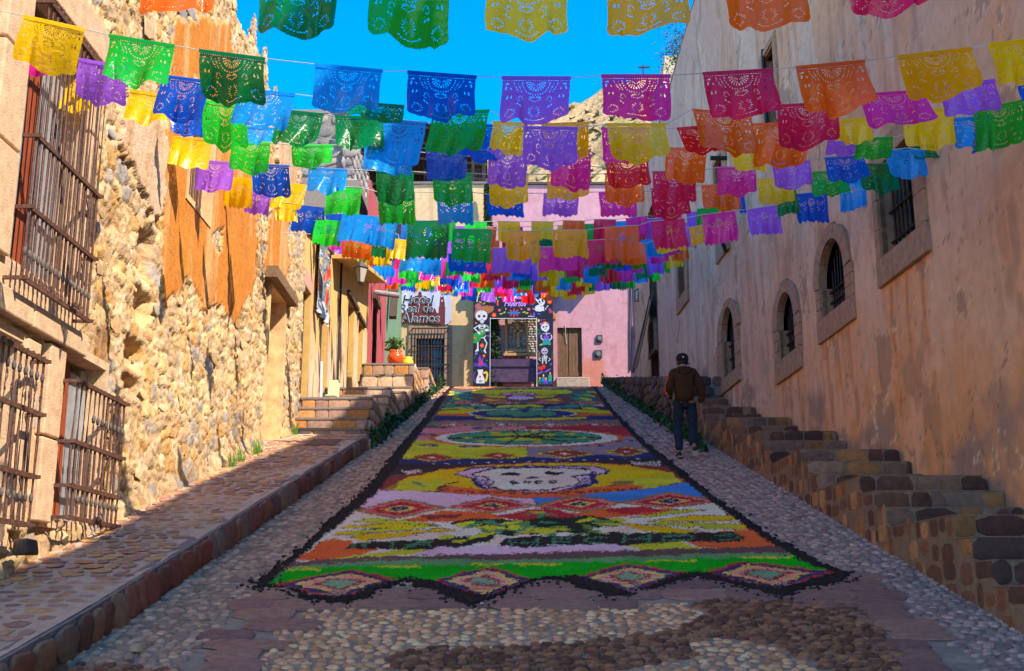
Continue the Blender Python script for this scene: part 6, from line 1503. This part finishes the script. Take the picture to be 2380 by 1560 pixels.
# strands: (depth y, name, [(x left, y left, x right, y right, dx, dy, colour)]) in photo pixels, 2380 wide
SD = [
 (6.3, 'strand nearest the camera', 0, [(330, -88, 512, -76, -6, 132, 'O'), (600, -60, 786, -52, -4, 136, 'D'), (860, -48, 1048, -46, -2, 134, 'G'), (1130, -38, 1322, -38, 0, 138, 'Y'), (1408, -40, 1597, -42, 4, 138, 'A'), (1676, -56, 1866, -64, 12, 134, 'O'), (1962, -98, 2145, -112, 16, 128, 'C')]),
 (7.3, 'second strand from the camera', 0, [(55, 38, 200, 70, -36, 96, 'Y'), (253, 83, 407, 108, -14, 118, 'G'), (463, 118, 617, 138, -15, 98, 'D'), (732, 151, 890, 166, -12, 112, 'L'), (947, 168, 1108, 180, -3, 116, 'B'), (1166, 181, 1327, 182, 0, 116, 'V'), (1397, 177, 1559, 177, 5, 116, 'P'), (1632, 172, 1797, 163, 18, 112, 'C'), (1848, 158, 2010, 143, 30, 104, 'O'), (2082, 133, 2258, 113, 34, 84, 'A'), (2295, 105, 2455, 85, 40, 84, 'Y')]),
 (8.5, 'third strand from the camera', 0, [(-14, 92, 118, 116, -8, 64, 'P'), (185, 138, 300, 160, -20, 80, 'V'), (378, 177, 495, 192, -30, 90, 'B'), (553, 207, 687, 220, -18, 84, 'L'), (812, 238, 940, 248, -2, 42, 'D'), (1005, 264, 1138, 258, -22, 98, 'G'), (1216, 297, 1343, 299, 0, 92, 'V'), (1410, 290, 1549, 290, 2, 80, 'Y'), (1608, 256, 1748, 270, 15, 88, 'O'), (1805, 247, 1948, 239, 12, 84, 'C'), (1993, 222, 2145, 212, 25, 84, 'P'), (2173, 205, 2312, 187, 30, 66, 'V'), (2360, 180, 2480, 165, 15, 60, 'B')]),
 (9.8, 'fourth strand from the camera', 0, [(122, 178, 235, 195, -12, 84, 'Y'), (303, 210, 412, 228, -18, 74, 'Y'), (472, 235, 580, 248, -10, 92, 'N'), (645, 256, 754, 267, -14, 84, 'D'), (778, 271, 892, 275, 0, 84, 'D'), (868, 279, 992, 286, -18, 112, 'L'), (1145, 284, 1222, 288, -6, 74, 'Y'), (1258, 290, 1370, 286, 0, 74, 'A'), (1397, 300, 1510, 298, 5, 84, 'P'), (1572, 300, 1662, 292, 24, 48, 'R'), (1750, 290, 1875, 286, 2, 92, 'O'), (1925, 283, 2022, 275, 10, 52, 'Y'), (2095, 262, 2215, 252, 10, 88, 'Y'), (2212, 278, 2310, 270, 14, 66, 'L'), (2258, 262, 2380, 233, 24, 86, 'G')]),
 (11.6, 'fifth strand from the camera', 0, [(248, 243, 332, 240, 0, 82, 'V'), (398, 262, 470, 268, 0, 50, 'B'), (570, 296, 640, 300, 0, 46, 'L'), (845, 340, 960, 344, -3, 60, 'L'), (988, 346, 1085, 348, 0, 66, 'B'), (1075, 288, 1166, 294, -8, 92, 'B'), (1133, 350, 1225, 352, -4, 76, 'V'), (1278, 350, 1373, 352, 2, 80, 'P'), (1408, 374, 1508, 372, 4, 66, 'R'), (1545, 346, 1643, 345, 6, 72, 'O'), (1690, 340, 1768, 338, 14, 66, 'Y'), (1922, 318, 2002, 318, 5, 34, 'V'), (1985, 325, 2075, 320, 5, 42, 'G')]),
 (12.4, 'sixth strand from the camera', 0, [(262, 313, 360, 320, -6, 72, 'Y'), (397, 318, 493, 325, -5, 74, 'Y'), (537, 328, 630, 333, -8, 64, 'N'), (677, 338, 775, 338, 0, 46, 'N'), (1516, 400, 1620, 400, 5, 66, 'C'), (1665, 390, 1755, 390, 8, 60, 'P'), (1793, 376, 1883, 374, 12, 58, 'V'), (1915, 368, 2007, 362, 15, 58, 'B'), (2050, 352, 2148, 350, 16, 58, 'L'), (2110, 345, 2215, 335, 8, 32, 'D')]),
 (13.4, 'seventh strand from the camera', 0, [(455, 372, 545, 380, -8, 70, 'V'), (585, 382, 673, 386, -3, 66, 'B'), (715, 390, 808, 395, -4, 60, 'L'), (873, 398, 963, 400, 0, 70, 'D'), (1005, 403, 1098, 404, 0, 70, 'G'), (1138, 406, 1230, 406, 0, 68, 'Y'), (1270, 406, 1370, 406, 2, 60, 'A'), (1405, 405, 1497, 403, 3, 66, 'O'), (1512, 440, 1600, 435, 6, 62, 'C'), (1628, 432, 1720, 430, 8, 58, 'O'), (1757, 418, 1842, 414, 6, 62, 'Y'), (1880, 402, 1963, 396, 10, 58, 'G'), (1990, 383, 2080, 380, 15, 66, 'D')]),
 (14.8, 'eighth strand from the camera', 1, [(525, 410, 592, 415, -10, 62, 'Y'), (575, 440, 632, 448, -14, 48, 'V'), (640, 423, 715, 430, -10, 62, 'Y'), (638, 470, 690, 475, 0, 42, 'Y'), (760, 433, 842, 437, -8, 58, 'N'), (877, 447, 965, 447, 0, 66, 'G'), (1012, 448, 1097, 448, 2, 64, 'L'), (1130, 452, 1215, 450, 2, 56, 'B'), (1262, 450, 1346, 449, 2, 46, 'V'), (1390, 447, 1477, 445, 3, 62, 'P'), (1800, 450, 1850, 440, 10, 52, 'D'), (1843, 452, 1922, 444, 10, 64, 'B'), (1950, 420, 2012, 412, 8, 66, 'L')]),
 (17.0, 'ninth strand from the camera', 1, [(682, 475, 757, 483, -12, 56, 'B'), (735, 508, 800, 515, -14, 56, 'N'), (795, 495, 880, 503, -10, 62, 'L'), (868, 505, 925, 516, -12, 60, 'L'), (945, 515, 1045, 512, -3, 80, 'D'), (1053, 532, 1145, 533, -3, 74, 'G'), (1173, 538, 1253, 538, 2, 68, 'A'), (1283, 535, 1365, 535, 2, 66, 'A'), (1405, 530, 1485, 524, 5, 78, 'O'), (1512, 515, 1592, 508, 8, 66, 'C'), (1630, 500, 1710, 490, 12, 66, 'P'), (1735, 488, 1815, 475, 10, 60, 'V')]),
]
for yq, nm, col, xs_, y0_, sag in ((21.5, 'tenth strand from the camera', 'BPLGNYYOCPVYGB', (756, 845, 934, 1008, 1081, 1157, 1235, 1308, 1381, 1454, 1500, 1529, 1620, 1719), 0, 0),):
    tops = (497, 519, 511, 514, 515, 515, 515, 513, 510, 508, 511, 504, 486, 455)
    SD.append((yq, nm, 1, [(x, t, x + 51, t + (1 if x < 1400 else -6), 0, 44, c) for x, t, c in zip(xs_, tops, col)]))
seqs = ['YLNPBVOCDYGLRPV', 'LPGYBCVNOLYRPDG', 'VNYCLGPOBYRVDLN', 'OBGYPNRLVYCDBGP']
n_ = 0
rg_ = random.Random(4)
for yq, xa, ya, xm_, ym_, xb, yb, nn, dz in ((22.0, 770, 505, 1180, 528, 1740, 470, 16, 46), (23.5, 720, 512, 1200, 560, 1560, 535, 15, 46), (25, 790, 540, 1180, 586, 1640, 500, 15, 44), (26.5, 860, 560, 1190, 600, 1580, 545, 14, 42),
                                         (28, 850, 582, 1200, 612, 1560, 575, 14, 40), (30, 880, 600, 1200, 625, 1540, 588, 13, 38), (32, 900, 612, 1200, 634, 1570, 604, 14, 36), (34, 915, 622, 1190, 642, 1460, 620, 12, 34)):
    F_ = []; nn = min(nn + 2, 17)
    for k in range(nn):
        t = (k + rg_.uniform(-.12, .12)) / (nn - 1); x = xa + (xb - xa) * t
        tt = (x - xm_) / ((xa - xm_) if x < xm_ else (xb - xm_)); y = ym_ + ((ya if x < xm_ else yb) - ym_) * tt * tt
        wd = 460 / yq * 2.38; sl = (ym_ - ya) * 2 * tt / max(60, xm_ - xa) * wd * .5 * (1 if x < xm_ else -1)
        F_.append((x - wd / 2, y - sl / 2, x + wd / 2, y + sl / 2, (x - 1190) * .02, dz + 10 + rg_.uniform(-5, 5), seqs[n_ % 4][k % 15]))
    SD.append((yq, ['eleventh', 'twelfth', 'thirteenth', 'fourteenth', 'fifteenth', 'sixteenth', 'seventeenth', 'eighteenth'][n_] + ' strand', 1, F_)); n_ += 1
SD.append((18.6, 'strand just behind the ninth', 1, [(797, 548, 868, 560, -8, 44, 'O'), (866, 534, 925, 545, -8, 58, 'D'), (900, 552, 946, 558, -4, 50, 'Y'), (932, 578, 1024, 581, -2, 52, 'L'), (1040, 590, 1130, 590, 0, 46, 'B'), (1145, 577, 1238, 577, 0, 56, 'V'), (1250, 574, 1340, 574, 2, 58, 'P'), (1350, 560, 1432, 556, 4, 58, 'C'), (1440, 570, 1500, 566, 3, 44, 'O'), (1520, 560, 1590, 550, 5, 34, 'Y'), (1600, 530, 1650, 520, 6, 44, 'A')]))
SD.append((35.5, 'lowest strand, before the painted arch', 1, [(943, 646, 973, 648, 2, 28, 'Y'), (980, 650, 1014, 652, 2, 28, 'V'), (1030, 653, 1064, 656, 0, 30, 'L'), (1074, 664, 1108, 668, -2, 30, 'B'), (1120, 669, 1154, 671, 0, 30, 'V'), (1166, 672, 1200, 673, 1, 31, 'P'), (1210, 672, 1242, 672, 2, 32, 'R'), (1258, 669, 1290, 667, 1, 31, 'O'), (1304, 666, 1336, 661, 3, 30, 'Y'), (1350, 662, 1380, 655, 4, 28, 'Y'), (1400, 650, 1426, 646, 3, 26, 'G')]))
ORD = ['first', 'second', 'third', 'fourth', 'fifth', 'sixth', 'seventh', 'eighth', 'ninth', 'tenth', 'eleventh', 'twelfth', 'thirteenth', 'fourteenth', 'fifteenth', 'sixteenth', 'seventeenth']
M_STR = pm('white_string', (.55, .53, .5), .7, var=0, bump=0)
rf = np.random.default_rng(11)
for yq, nm, des, fl in SD:
    fl = sorted(fl); res = 92 if yq < 9 else (76 if yq < 14 else (56 if yq < 20 else 30)); anchors = []
    for k, (x0, y0, x1, y1, dx, dy, cc) in enumerate(fl):
        Yk = yq + (.06 * (k % 2) if yq < 20 else .12 * (k % 3)); tw = rf.uniform(-.16, .16)
        TL, TR, BL = Vector(on_y(x0, y0, Yk)), Vector(on_y(x1, y1, Yk)), Vector(on_y(x0 + dx, y0 + dy * 1.1, Yk))
        U_ = TR - TL; D_ = BL - TL; D_.x += U_.length * rf.uniform(-.05, .05); nu_ = res; nv_ = max(8, int(res * .8))
        if yq >= 20: nu_, nv_ = 30, 22
        u, v = np.meshgrid(np.linspace(0, 1, nu_ + 1), np.linspace(0, 1, nv_ + 1), indexing='ij')
        uc, vc = (u[:-1, :-1] + u[1:, 1:]) / 2, (v[:-1, :-1] + v[1:, 1:]) / 2
        keep = flagmask(uc, vc, des) if yq < 20 else (vc < .9 + .06 * np.abs(np.sin(uc * math.pi * 6)))
        a1, a2, p1, p2 = rf.uniform(.02, .06), rf.uniform(.008, .018), rf.uniform(0, 6), rf.uniform(0, 6); f1 = rf.uniform(5, 11); W_ = U_.length
        bil = a1 * v ** 1.3 * np.sin(u * f1 + p1 + v * 1.5) + a2 * v * np.sin(u * 19 + p2 + v * 3) + rf.uniform(-.16, .16) * v ** 1.6 + tw * (u - .5) * v + .05 * np.exp(-((u - rf.uniform(.1, .9)) / .05) ** 2) * v ** 2
        lift = .05 * v * np.sin(u * f1 + p1) * rf.uniform(.3, 1)
        P_ = np.array(TL)[None, None] + u[..., None] * np.array(U_) + v[..., None] * np.array(D_) * (1 + lift[..., None] * .6)
        P_[..., 1] += bil; P_[..., 0] += .012 * np.sin(v * 5 + p1) * v * W_ / .45
        V_, F_, _ = compact(P_.reshape(-1, 3), grid_faces(nu_ + 1, nv_ + 1, keep))
        o = np_obj('papel_picado_flag', V_, F_, FM[cc], None, None, True)
        nth = ORD[k] if k < len(ORD) else 'last'
        set_props(o, '%s cut-out flag, %s from the left on the %s' % (FN[cc], nth, nm), 'flag', 'papel picado flags on the ' + nm)
        anchors += [TL, TR]
        if yq < 14:
            b_ = MB(); n_h = Vector((0, -.006, 0)); up_ = Vector((0, 0, .012)); dn = D_.normalized() * .018
            b_.add([TL + n_h + up_, TR + n_h + up_, TR + n_h + dn, TL + n_h + dn], [(0, 1, 2, 3)]); b_.build('hem', FM[cc], o)
    anchors.sort(key=lambda p: p.x)
    xl, xr = -3.95, rwx(yq) - .03
    sl0 = (anchors[1].z - anchors[0].z) / max(.05, anchors[1].x - anchors[0].x)
    zl = anchors[0].z + (anchors[0].x - xl) * max(.05, min(.5, -sl0)); zr = anchors[-1].z + (xr - anchors[-1].x) * .22
    pts = [Vector((xl, yq, zl))] if anchors[0].x > xl else []
    pts += [p + Vector((0, -.002, .004)) for p in anchors] + ([Vector((xr, yq, zr))] if anchors[-1].x < xr else [])
    b_ = MB(); b_.tube(pts, .0035 if yq < 12 else .006, 4); s_ = b_.build('hanging_string', M_STR)
    set_props(s_, 'thin pale string carrying the flags of the ' + nm, 'string', 'strings across the street')
# ================================================================ WALKING MAN
def skin_obj(name, verts, edges, rad, mat, parent, sub=2, wr=0.0, seed=0, loc=Vector((0, 0, 0)), root=0):
    me = bpy.data.meshes.new(name); me.from_pydata([Vector(v) for v in verts], edges, [])
    o = bpy.data.objects.new(name, me); COL.objects.link(o)
    o.modifiers.new('skin', 'SKIN'); sv = me.skin_vertices[0].data if me.skin_vertices else None
    if sv is None:
        bpy.context.view_layer.update(); sv = me.skin_vertices[0].data
    for i, r_ in enumerate(rad): sv[i].radius = r_ if isinstance(r_, tuple) else (r_, r_)
    for i in range(len(verts)): sv[i].use_root = (i == root)
    s_ = o.modifiers.new('sub', 'SUBSURF'); s_.levels = sub; s_.render_levels = sub
    bpy.context.view_layer.update()
    nm = bpy.data.meshes.new_from_object(o.evaluated_get(bpy.context.evaluated_depsgraph_get())); bpy.data.objects.remove(o)
    n = len(nm.vertices); co = np.zeros(n * 3); nr = np.zeros(n * 3); nm.vertices.foreach_get('co', co); nm.vertices.foreach_get('normal', nr); co = co.reshape(-1, 3); nr = nr.reshape(-1, 3)
    if wr: co = co + nr * ((fbm(co[:, 0] * 9 + co[:, 1] * 5, co[:, 2] * 14 + co[:, 0] * 8, seed, 3) - .5) * wr * 2)[:, None]
    co = co + np.array(loc); nm.vertices.foreach_set('co', co.ravel()); nm.polygons.foreach_set('use_smooth', [True] * len(nm.polygons)); nm.materials.clear(); nm.materials.append(mat); nm.update()
    return link(bpy.data.objects.new(name, nm), parent)
g0 = on_g(1596, 1067); PL = Vector((g0[0], g0[1], SL * g0[1] + .02))
M_SKIN = pm('skin', (.30, .155, .10), .6, var=.1); M_HOOD = pm('brown_hoodie', tuple(lin(98, 66, 44) * .5), .95, var=.25, vscale=30, bump=.5, spec=.1); M_JEAN = pm('dark_jeans', (.020, .028, .045), .9, var=.4, vscale=14, bump=.5, spec=.1)
M_CAP = pm('black_cap', (.020, .010, .012), .85, var=.2); M_SHOE = pm('dark_shoe', (.035, .030, .030), .8); M_SOLE = pm('pale_sole', (.34, .27, .20), .8); M_ORS = pm('orange_print', (.80, .09, .03), .8)
# body: one continuous figure (pelvis root)
bv_ = [(0, 0, .95), (0, .02, 1.15), (0, .03, 1.38), (0, .05, 1.50), (0, .09, 1.58), (0, .10, 1.66),
       (-.11, 0, .90), (-.125, .06, .50), (-.115, -.0, .10), (-.125, .13, .04),
       (.11, 0, .90), (.12, .02, .50), (.10, -.20, .17), (.10, -.10, .045),
       (-.17, .03, 1.41), (-.26, -.02, 1.14), (-.21, .16, .98), (-.17, .22, .96),
       (.17, .03, 1.41), (.265, -.02, 1.13), (.27, .03, .86), (.265, .06, .78)]
be_ = [(0, 1), (1, 2), (2, 3), (3, 4), (4, 5), (0, 6), (6, 7), (7, 8), (8, 9), (0, 10), (10, 11), (11, 12), (12, 13), (2, 14), (14, 15), (15, 16), (16, 17), (2, 18), (18, 19), (19, 20), (20, 21)]
br_ = [(.07, .06), (.10, .07), (.12, .09), .055, .075, .085, .05, .04, .035, .03, .05, .04, .035, .03, .055, .04, .028, .035, .055, .04, .028, .035]
man = skin_obj('person', bv_, be_, br_, M_SKIN, None, loc=PL)
set_props(man, 'man in brown hoodie, dark jeans and black cap walking away up the cobbles', 'person')
hv = [(0, 0, .885), (0, .0, 1.10), (0, .01, 1.28), (0, .02, 1.40), (0, .04, 1.485), (-.17, .02, 1.415), (-.265, -.03, 1.15), (-.225, .13, .99), (.17, .02, 1.415), (.275, -.03, 1.14), (.275, .02, .90)]
skin_obj('hoodie', hv, [(0, 1), (1, 2), (2, 3), (3, 4), (3, 5), (5, 6), (6, 7), (3, 8), (8, 9), (9, 10)], [(.165, .125), (.185, .14), (.195, .145), (.17, .125), (.085, .08), .085, .078, .050, .085, .078, .052], M_HOOD, man, wr=.024, seed=4, loc=PL)
skin_obj('hoodie_waistband', [(0, 0, .87), (0, 0, .92)], [(0, 1)], [(.15, .115), (.165, .125)], pm('dark_brown_rib', tuple(lin(70, 46, 34) * .6), .95), man, sub=2, loc=PL)
skin_obj('hood', [(-.12, -.03, 1.47), (0, -.10, 1.44), (.12, -.03, 1.47), (0, -.10, 1.36)], [(0, 1), (1, 2), (1, 3)], [(.055, .06), (.085, .06), (.055, .06), (.045, .03)], M_HOOD, man, wr=.012, seed=9, loc=PL, root=1)
jv = [(0, 0, .98), (-.10, 0, .86), (-.12, .04, .62), (-.125, .05, .48), (-.118, .01, .28), (-.115, -.01, .11), (.10, 0, .86), (.115, .02, .62), (.12, .01, .48), (.11, -.09, .30), (.10, -.19, .18)]
skin_obj('jeans', jv, [(0, 1), (1, 2), (2, 3), (3, 4), (4, 5), (0, 6), (6, 7), (7, 8), (8, 9), (9, 10)], [(.15, .115), (.105, .11), (.088, .09), (.075, .078), (.070, .072), (.070, .074), (.105, .11), (.088, .09), (.075, .078), (.070, .072), (.068, .072)], M_JEAN, man, wr=.018, seed=14, loc=PL)
skin_obj('shoe', [(-.115, -.05, .055), (-.12, .06, .05), (-.125, .17, .04)], [(0, 1), (1, 2)], [(.045, .05), (.048, .045), (.042, .032)], M_SHOE, man, loc=PL)
skin_obj('shoe', [(.10, -.235, .155), (.10, -.19, .07), (.10, -.14, .02)], [(0, 1), (1, 2)], [(.045, .04), (.048, .035), (.042, .03)], M_SHOE, man, loc=PL)
mb = MB(); mb.box(PL + Vector((.10, -.222, .085)), (.085, .02, .21), rx=-.62); mb.build('shoe_sole', M_SOLE, man, bevel=.008)
mb = MB(); mb.box(PL + Vector((-.12, .05, .012)), (.09, .29, .024)); mb.build('shoe_sole', M_SOLE, man, bevel=.008)
# head details, cap
hc_ = PL + Vector((0, .105, 1.635))
mb = MB(); mb.lathe(hc_, [(.098, .005), (.104, .03), (.103, .07), (.088, .112), (.05, .135), (.012, .142)], 22); mb.build('cap', M_CAP, man, smooth=True)
mb = MB(); mb.box(hc_ + Vector((0, .15, .0)), (.15, .13, .012), rx=-.25); mb.build('cap_peak', M_CAP, man, bevel=.005)
mb = MB(); mb.box(hc_ + Vector((0, -.104, .055)), (.026, .004, .018)); mb.build('cap_patch', M_WHT, man)
for s_ in (-1, 1): mb = MB(); mb.lathe(hc_ + Vector((s_ * .092, -.01, -.035)), [(.006, -.03), (.018, -.012), (.018, .012), (.006, .028)], 8); mb.build('ear', M_SKIN, man, smooth=True)
mb = MB(); mb.lathe(hc_ + Vector((0, -.01, -.06)), [(.07, -.02), (.088, .02), (.095, .06)], 16); mb.build('hair', M_BLACK, man, smooth=True)
# hands: palm with five fingers, slightly curled
for s_, hp, dr in ((1, Vector((.268, .045, .815)), Vector((0, .10, -1))), (-1, Vector((-.195, .19, .965)), Vector((.35, 1, -.25)))):
    dr.normalize(); sd_ = Vector((0, 1, .1)).normalized() if s_ == 1 else Vector((0, .2, -1)).normalized(); V_ = [tuple(hp - dr * .02), tuple(hp + dr * .04)]; E_ = [(0, 1)]; R_2 = [(.024, .03), (.022, .036)]
    for k in range(4):
        b0 = hp + dr * .055 + sd_ * (-.027 + .018 * k); ln = (.055, .066, .062, .048)[k]; i = len(V_)
        V_ += [tuple(b0), tuple(b0 + dr * ln * .55 + Vector((-s_ * .006, 0, 0))), tuple(b0 + dr * ln + Vector((-s_ * .022, 0, 0)))]; E_ += [(1, i), (i, i + 1), (i + 1, i + 2)]; R_2 += [.010, .009, .008]
    i = len(V_); b0 = hp + sd_ * .035; V_ += [tuple(b0 + dr * .01), tuple(b0 + dr * .045 + sd_ * .012)]; E_ += [(0, i), (i, i + 1)]; R_2 += [.011, .009]
    skin_obj('hand', V_, E_, R_2, M_SKIN, man, sub=1, loc=PL)
mb = MB()
for k in range(9): t = k / 8; mb.lathe(PL + Vector((-.265 - .065 * min(1, t * 1.5) + (.05 * max(0, t - .7) * 3.3), -.03, 1.36 - .34 * t)), [(.010, -.022), (.016 + .006 * (k % 2), 0), (.010, .022)], 6)
mb.build('sleeve_print', M_ORS, man)

# ================================================================ IVY, POTS, LAMPS AND SMALL THINGS
def ivy(name, x, y0, y1, n, lab, seed, side):
    e = empty(name, (x, y0, SL * y0), lab, 'climbing plant')
    mb = MB(); mb.tube([(x + .05 * math.sin(k), y0 + (y1 - y0) * k / 14, SL * (y0 + (y1 - y0) * k / 14) + .06) for k in range(15)], .012, 5); mb.build('stem', M_WOOD, e)
    def f(r, m):
        t = r.random(m); cl = fbm(t * 26, t * 0, seed); h = np.abs(r.normal(size=m)) * (.05 + .34 * np.clip(cl - .42, 0, 1)); y = y0 + (y1 - y0) * t
        return np.stack([x + side * np.abs(r.normal(size=m)) * .06, y, SL * y + h + .02], 1)
    foliage(n, f, M_IVY, 'leaves', e, .060, seed)
ivy('ivy', -2.56, 20.0, 41.0, 3600, 'ivy creeping along the foot of the sunlit left stairs', 3, 1)
ivy('ivy', 3.38, 19.5, 41.0, 3000, 'dark ivy creeping along the foot of the shaded right wall and stairs', 8, -1)
# clay pots
def pot(name, c, r, h, col, lab):
    e = empty(name, c, lab, 'flower pot', 'flower pots on the stairs')
    mb = MB(); mb.lathe(c, [(r * .55, 0), (r * .86, h * .2), (r, h * .45), (r * .88, h * .72), (r * .66, h * .86), (r * .80, h), (r * .72, h), (r * .6, h * .9)], 26); mb.build('vessel', pm(name + '_glaze', col, .25, var=.08, bump=0), e, smooth=True)
    return e
c1 = Vector((-3.18, 30.3, 8.485)); p1 = pot('clay_pot', c1, .23, .40, (.82, .10, .02), 'large glossy orange clay pot with a leafy plant on the left stairs')
mb = MB()
for k in range(7): a = k * .9; mb.tube([c1 + Vector((0, 0, .36)), c1 + Vector((.08 * math.cos(a), .08 * math.sin(a), .52)), c1 + Vector((.18 * math.cos(a), .18 * math.sin(a), .60 + .08 * (k % 3)))], [.014, .01, .005], 5)
mb.build('plant_stems', M_WOOD, p1)
foliage(110, lambda r, n: np.stack([c1.x + r.normal(size=n) * .13, c1.y + r.normal(size=n) * .1, c1.z + .46 + r.random(n) * .28], 1), M_LEAF, 'plant_leaves', p1, .075, 5)
pot('clay_pot', Vector((-2.9, 30.9, 8.485)), .17, .34, (.85, .60, .02), 'smaller yellow clay pot half hidden behind the orange pot')
# pale green chair and white pole
ch = empty('plastic_chair', (-3.68, 22.9, 6.04), 'pale green plastic chair standing on the stair landing by the yellow house', 'chair')
M_CH = pm('pale_green_plastic', tuple(lin(190, 205, 150)), .4, var=.05, bump=0)
for nm, c, d, rx in (('seat', (-3.68, 22.9, 6.30), (.24, .42, .04), 0), ('backrest', (-3.68, 23.08, 6.50), (.24, .04, .40), -.18)): mb = MB(); mb.box(c, d, rx=rx); mb.build(nm, M_CH, ch, bevel=.02)
for sx in (-1, 1):
    for sy in (-1, 1): mb = MB(); mb.tube([(-3.68 + sx * .09, 22.9 + sy * .17, 6.30), (-3.68 + sx * .11, 22.9 + sy * .21, 6.03)], .018, 6); mb.build('leg', M_CH, ch)
mb = MB(); mb.tube([(-3.85, 22.6, 6.03), (-3.87, 22.6, 6.98)], .025, 8); o = mb.build('white_pole', M_WHT); set_props(o, 'short white pole standing beside the pale green chair', 'pole')
# lanterns
M_BRZ = pm('grey_bronze', (.09, .075, .065), .5, var=.3); M_LG = pm('milky_glass', (.45, .40, .33), .15, var=0, bump=0, spec=.6)
def lantern(c, s_, lab, arm, n=4):
    e = empty('street_lantern', c, lab, 'lantern', 'wall lanterns on the left houses'); c = Vector(c)
    mb = MB(); mb.lathe(c, [(s_ * .12, 0), (s_ * .24, s_ * .55)], n); mb.build('glass', M_LG, e)
    mb = MB(); mb.lathe(c, [(s_ * .30, s_ * .555), (s_ * .12, s_ * .74), (s_ * .08, s_ * .76), (s_ * .05, s_ * .84), (s_ * .02, s_ * .95)], n); mb.build('roof', M_BRZ, e)
    for k in range(n):
        a = 2 * math.pi * k / n; mb = MB(); mb.tube([c + Vector((s_ * .125 * math.cos(a), s_ * .125 * math.sin(a), 0)), c + Vector((s_ * .25 * math.cos(a), s_ * .25 * math.sin(a), s_ * .56))], s_ * .014, 5); mb.build('frame_bar', M_BRZ, e)
    mb = MB(); mb.lathe(c + Vector((0, 0, -s_ * .14)), [(s_ * .02, 0), (s_ * .07, s_ * .05), (s_ * .13, s_ * .138)], 10); mb.build('finial', M_BRZ, e)
    mb = MB(); mb.tube([Vector(p) for p in arm], s_ * .02 if s_ > .7 else s_ * .025, 6); mb.build('bracket', M_BRZ, e)
q = on_y(838, 660, 25.2)
lantern((q[0], 25.2, q[2] + .04), .62, 'large four-sided iron lantern hanging by the yellow house', [(-4.05, 25.2, q[2] + .80), (q[0] - .2, 25.2, q[2] + .78), (q[0], 25.2, q[2] + .72), (q[0], 25.2, q[2] + .6)])
q = on_y(872, 654, 31.2)
lantern((q[0], 31.2, q[2]), .52, 'smaller round lantern on a scrolled bracket by the red house', [(-4.02, 31.2, q[2] - .1), (q[0] - .1, 31.2, q[2] - .22), (q[0], 31.2, q[2] - .06)], 8)
z_ = on_y(870, 683, 33)[2]; mb = MB(); mb.tube([(-4.12, 33, z_ + .04), (-3.38, 33, z_ - .06)], .085, 12); o = mb.build('drain_spout', pm('cement_pipe', tuple(lin(170, 165, 160) * .8), .8)); set_props(o, 'grey round drain spout sticking out of the red house', 'pipe')
q = on_y(936, 664, 42.6); mb = MB(); mb.lathe(q, [(.02, -.2), (.14, -.05), (.16, .08), (.06, .18), (.03, .24)], 12); o = mb.build('bell_lamp', M_BRZ, smooth=True); set_props(o, 'small dark bell lamp at the upper left corner of the hotel sign', 'lamp')
mb = MB(); mb.tube([(-4.06, 42.6, q[2] + .45), (q[0] - .1, 42.6, q[2] + .5), (q[0], 42.6, q[2] + .24)], .02, 5); mb.build('bracket', M_BLACK, o)
g = on_g(752, 1030, .25); mb = MB(); mb.box((g[0], g[1], SL * g[1] + .262), (.48, .9, .02), rx=TH); o = mb.build('drain_cover', pm('brown_cover', tuple(lin(120, 80, 66) * .8), .7, var=.3)); set_props(o, 'rust brown drain cover lying in the pavement below the left stairs', 'drain cover')
q = on_rw(1486, 687); wl = empty('wall_lamp', (rwx(36.5), 36.5, q[2]), 'black iron lamp frame on the far end of the right building', 'lamp'); y_ = 36.5; z_ = on_y(1486, 700, 36.5)[2]
mb = MB(); mb.tube([(rwx(y_), y_, z_), (rwx(y_) - .14, y_, z_ - .02), (rwx(y_) - .14, y_, z_ + .36), (rwx(y_), y_, z_ + .42)], .022, 6); mb.build('frame', M_BLACK, wl)
mb = MB(); mb.lathe((rwx(y_) - .07, y_, z_ + .02), [(.04, 0), (.065, .26), (.02, .34)], 8); mb.build('glass', M_LG, wl)
# loose chunk of wood and rubble under the lower left grille
p = on_x(70, 1245, -3.75); mb = MB(); mb.add([(p[0] - .1, p[1] - .08, p[2] - .16), (p[0] + .04, p[1] - .08, p[2] - .14), (p[0] + .02, p[1] - .08, p[2] - .02), (p[0] - .1, p[1] - .08, p[2] - .03), (p[0] - .1, p[1] + .1, p[2] - .14), (p[0] + .05, p[1] + .1, p[2] - .15), (p[0] + .03, p[1] + .1, p[2] - .03), (p[0] - .1, p[1] + .1, p[2] - .02)],
    [(0, 1, 2, 3), (4, 7, 6, 5), (1, 5, 6, 2), (2, 6, 7, 3), (0, 3, 7, 4), (0, 4, 5, 1)]); o = mb.build('rotten_wood_block', M_WOOD, bevel=.02); set_props(o, 'rotten wooden block under the lower grille at the left edge', 'wood block')
for i, (px_, py_) in enumerate([(318, 1520), (300, 1540), (1120, 1412), (1630, 1436)]):
    g = on_g(px_, py_); s_ = (.05, .03, .016, .02)[i]; V_, q_, t_ = TPL_RUBBLE[i]
    o = np_obj('loose_stone', V_ * s_ * np.array([1, 1, .8]) + np.array([g[0], g[1], SL * g[1] + .03]), [q_, t_], pm('loose_stone_%d' % i, tuple([lin(190, 160, 120), lin(180, 140, 120), lin(190, 180, 170), lin(200, 190, 185)][i] * .8), .9, bump=.8))
    set_props(o, ['fist-sized pale loose stone lying at the foot of the left kerb', 'small loose stone nearest the camera at the foot of the kerb', 'tiny pale pebble below the second diamond of the carpet', 'tiny white pebble on the dark cobbles right of centre'][i], 'stone')
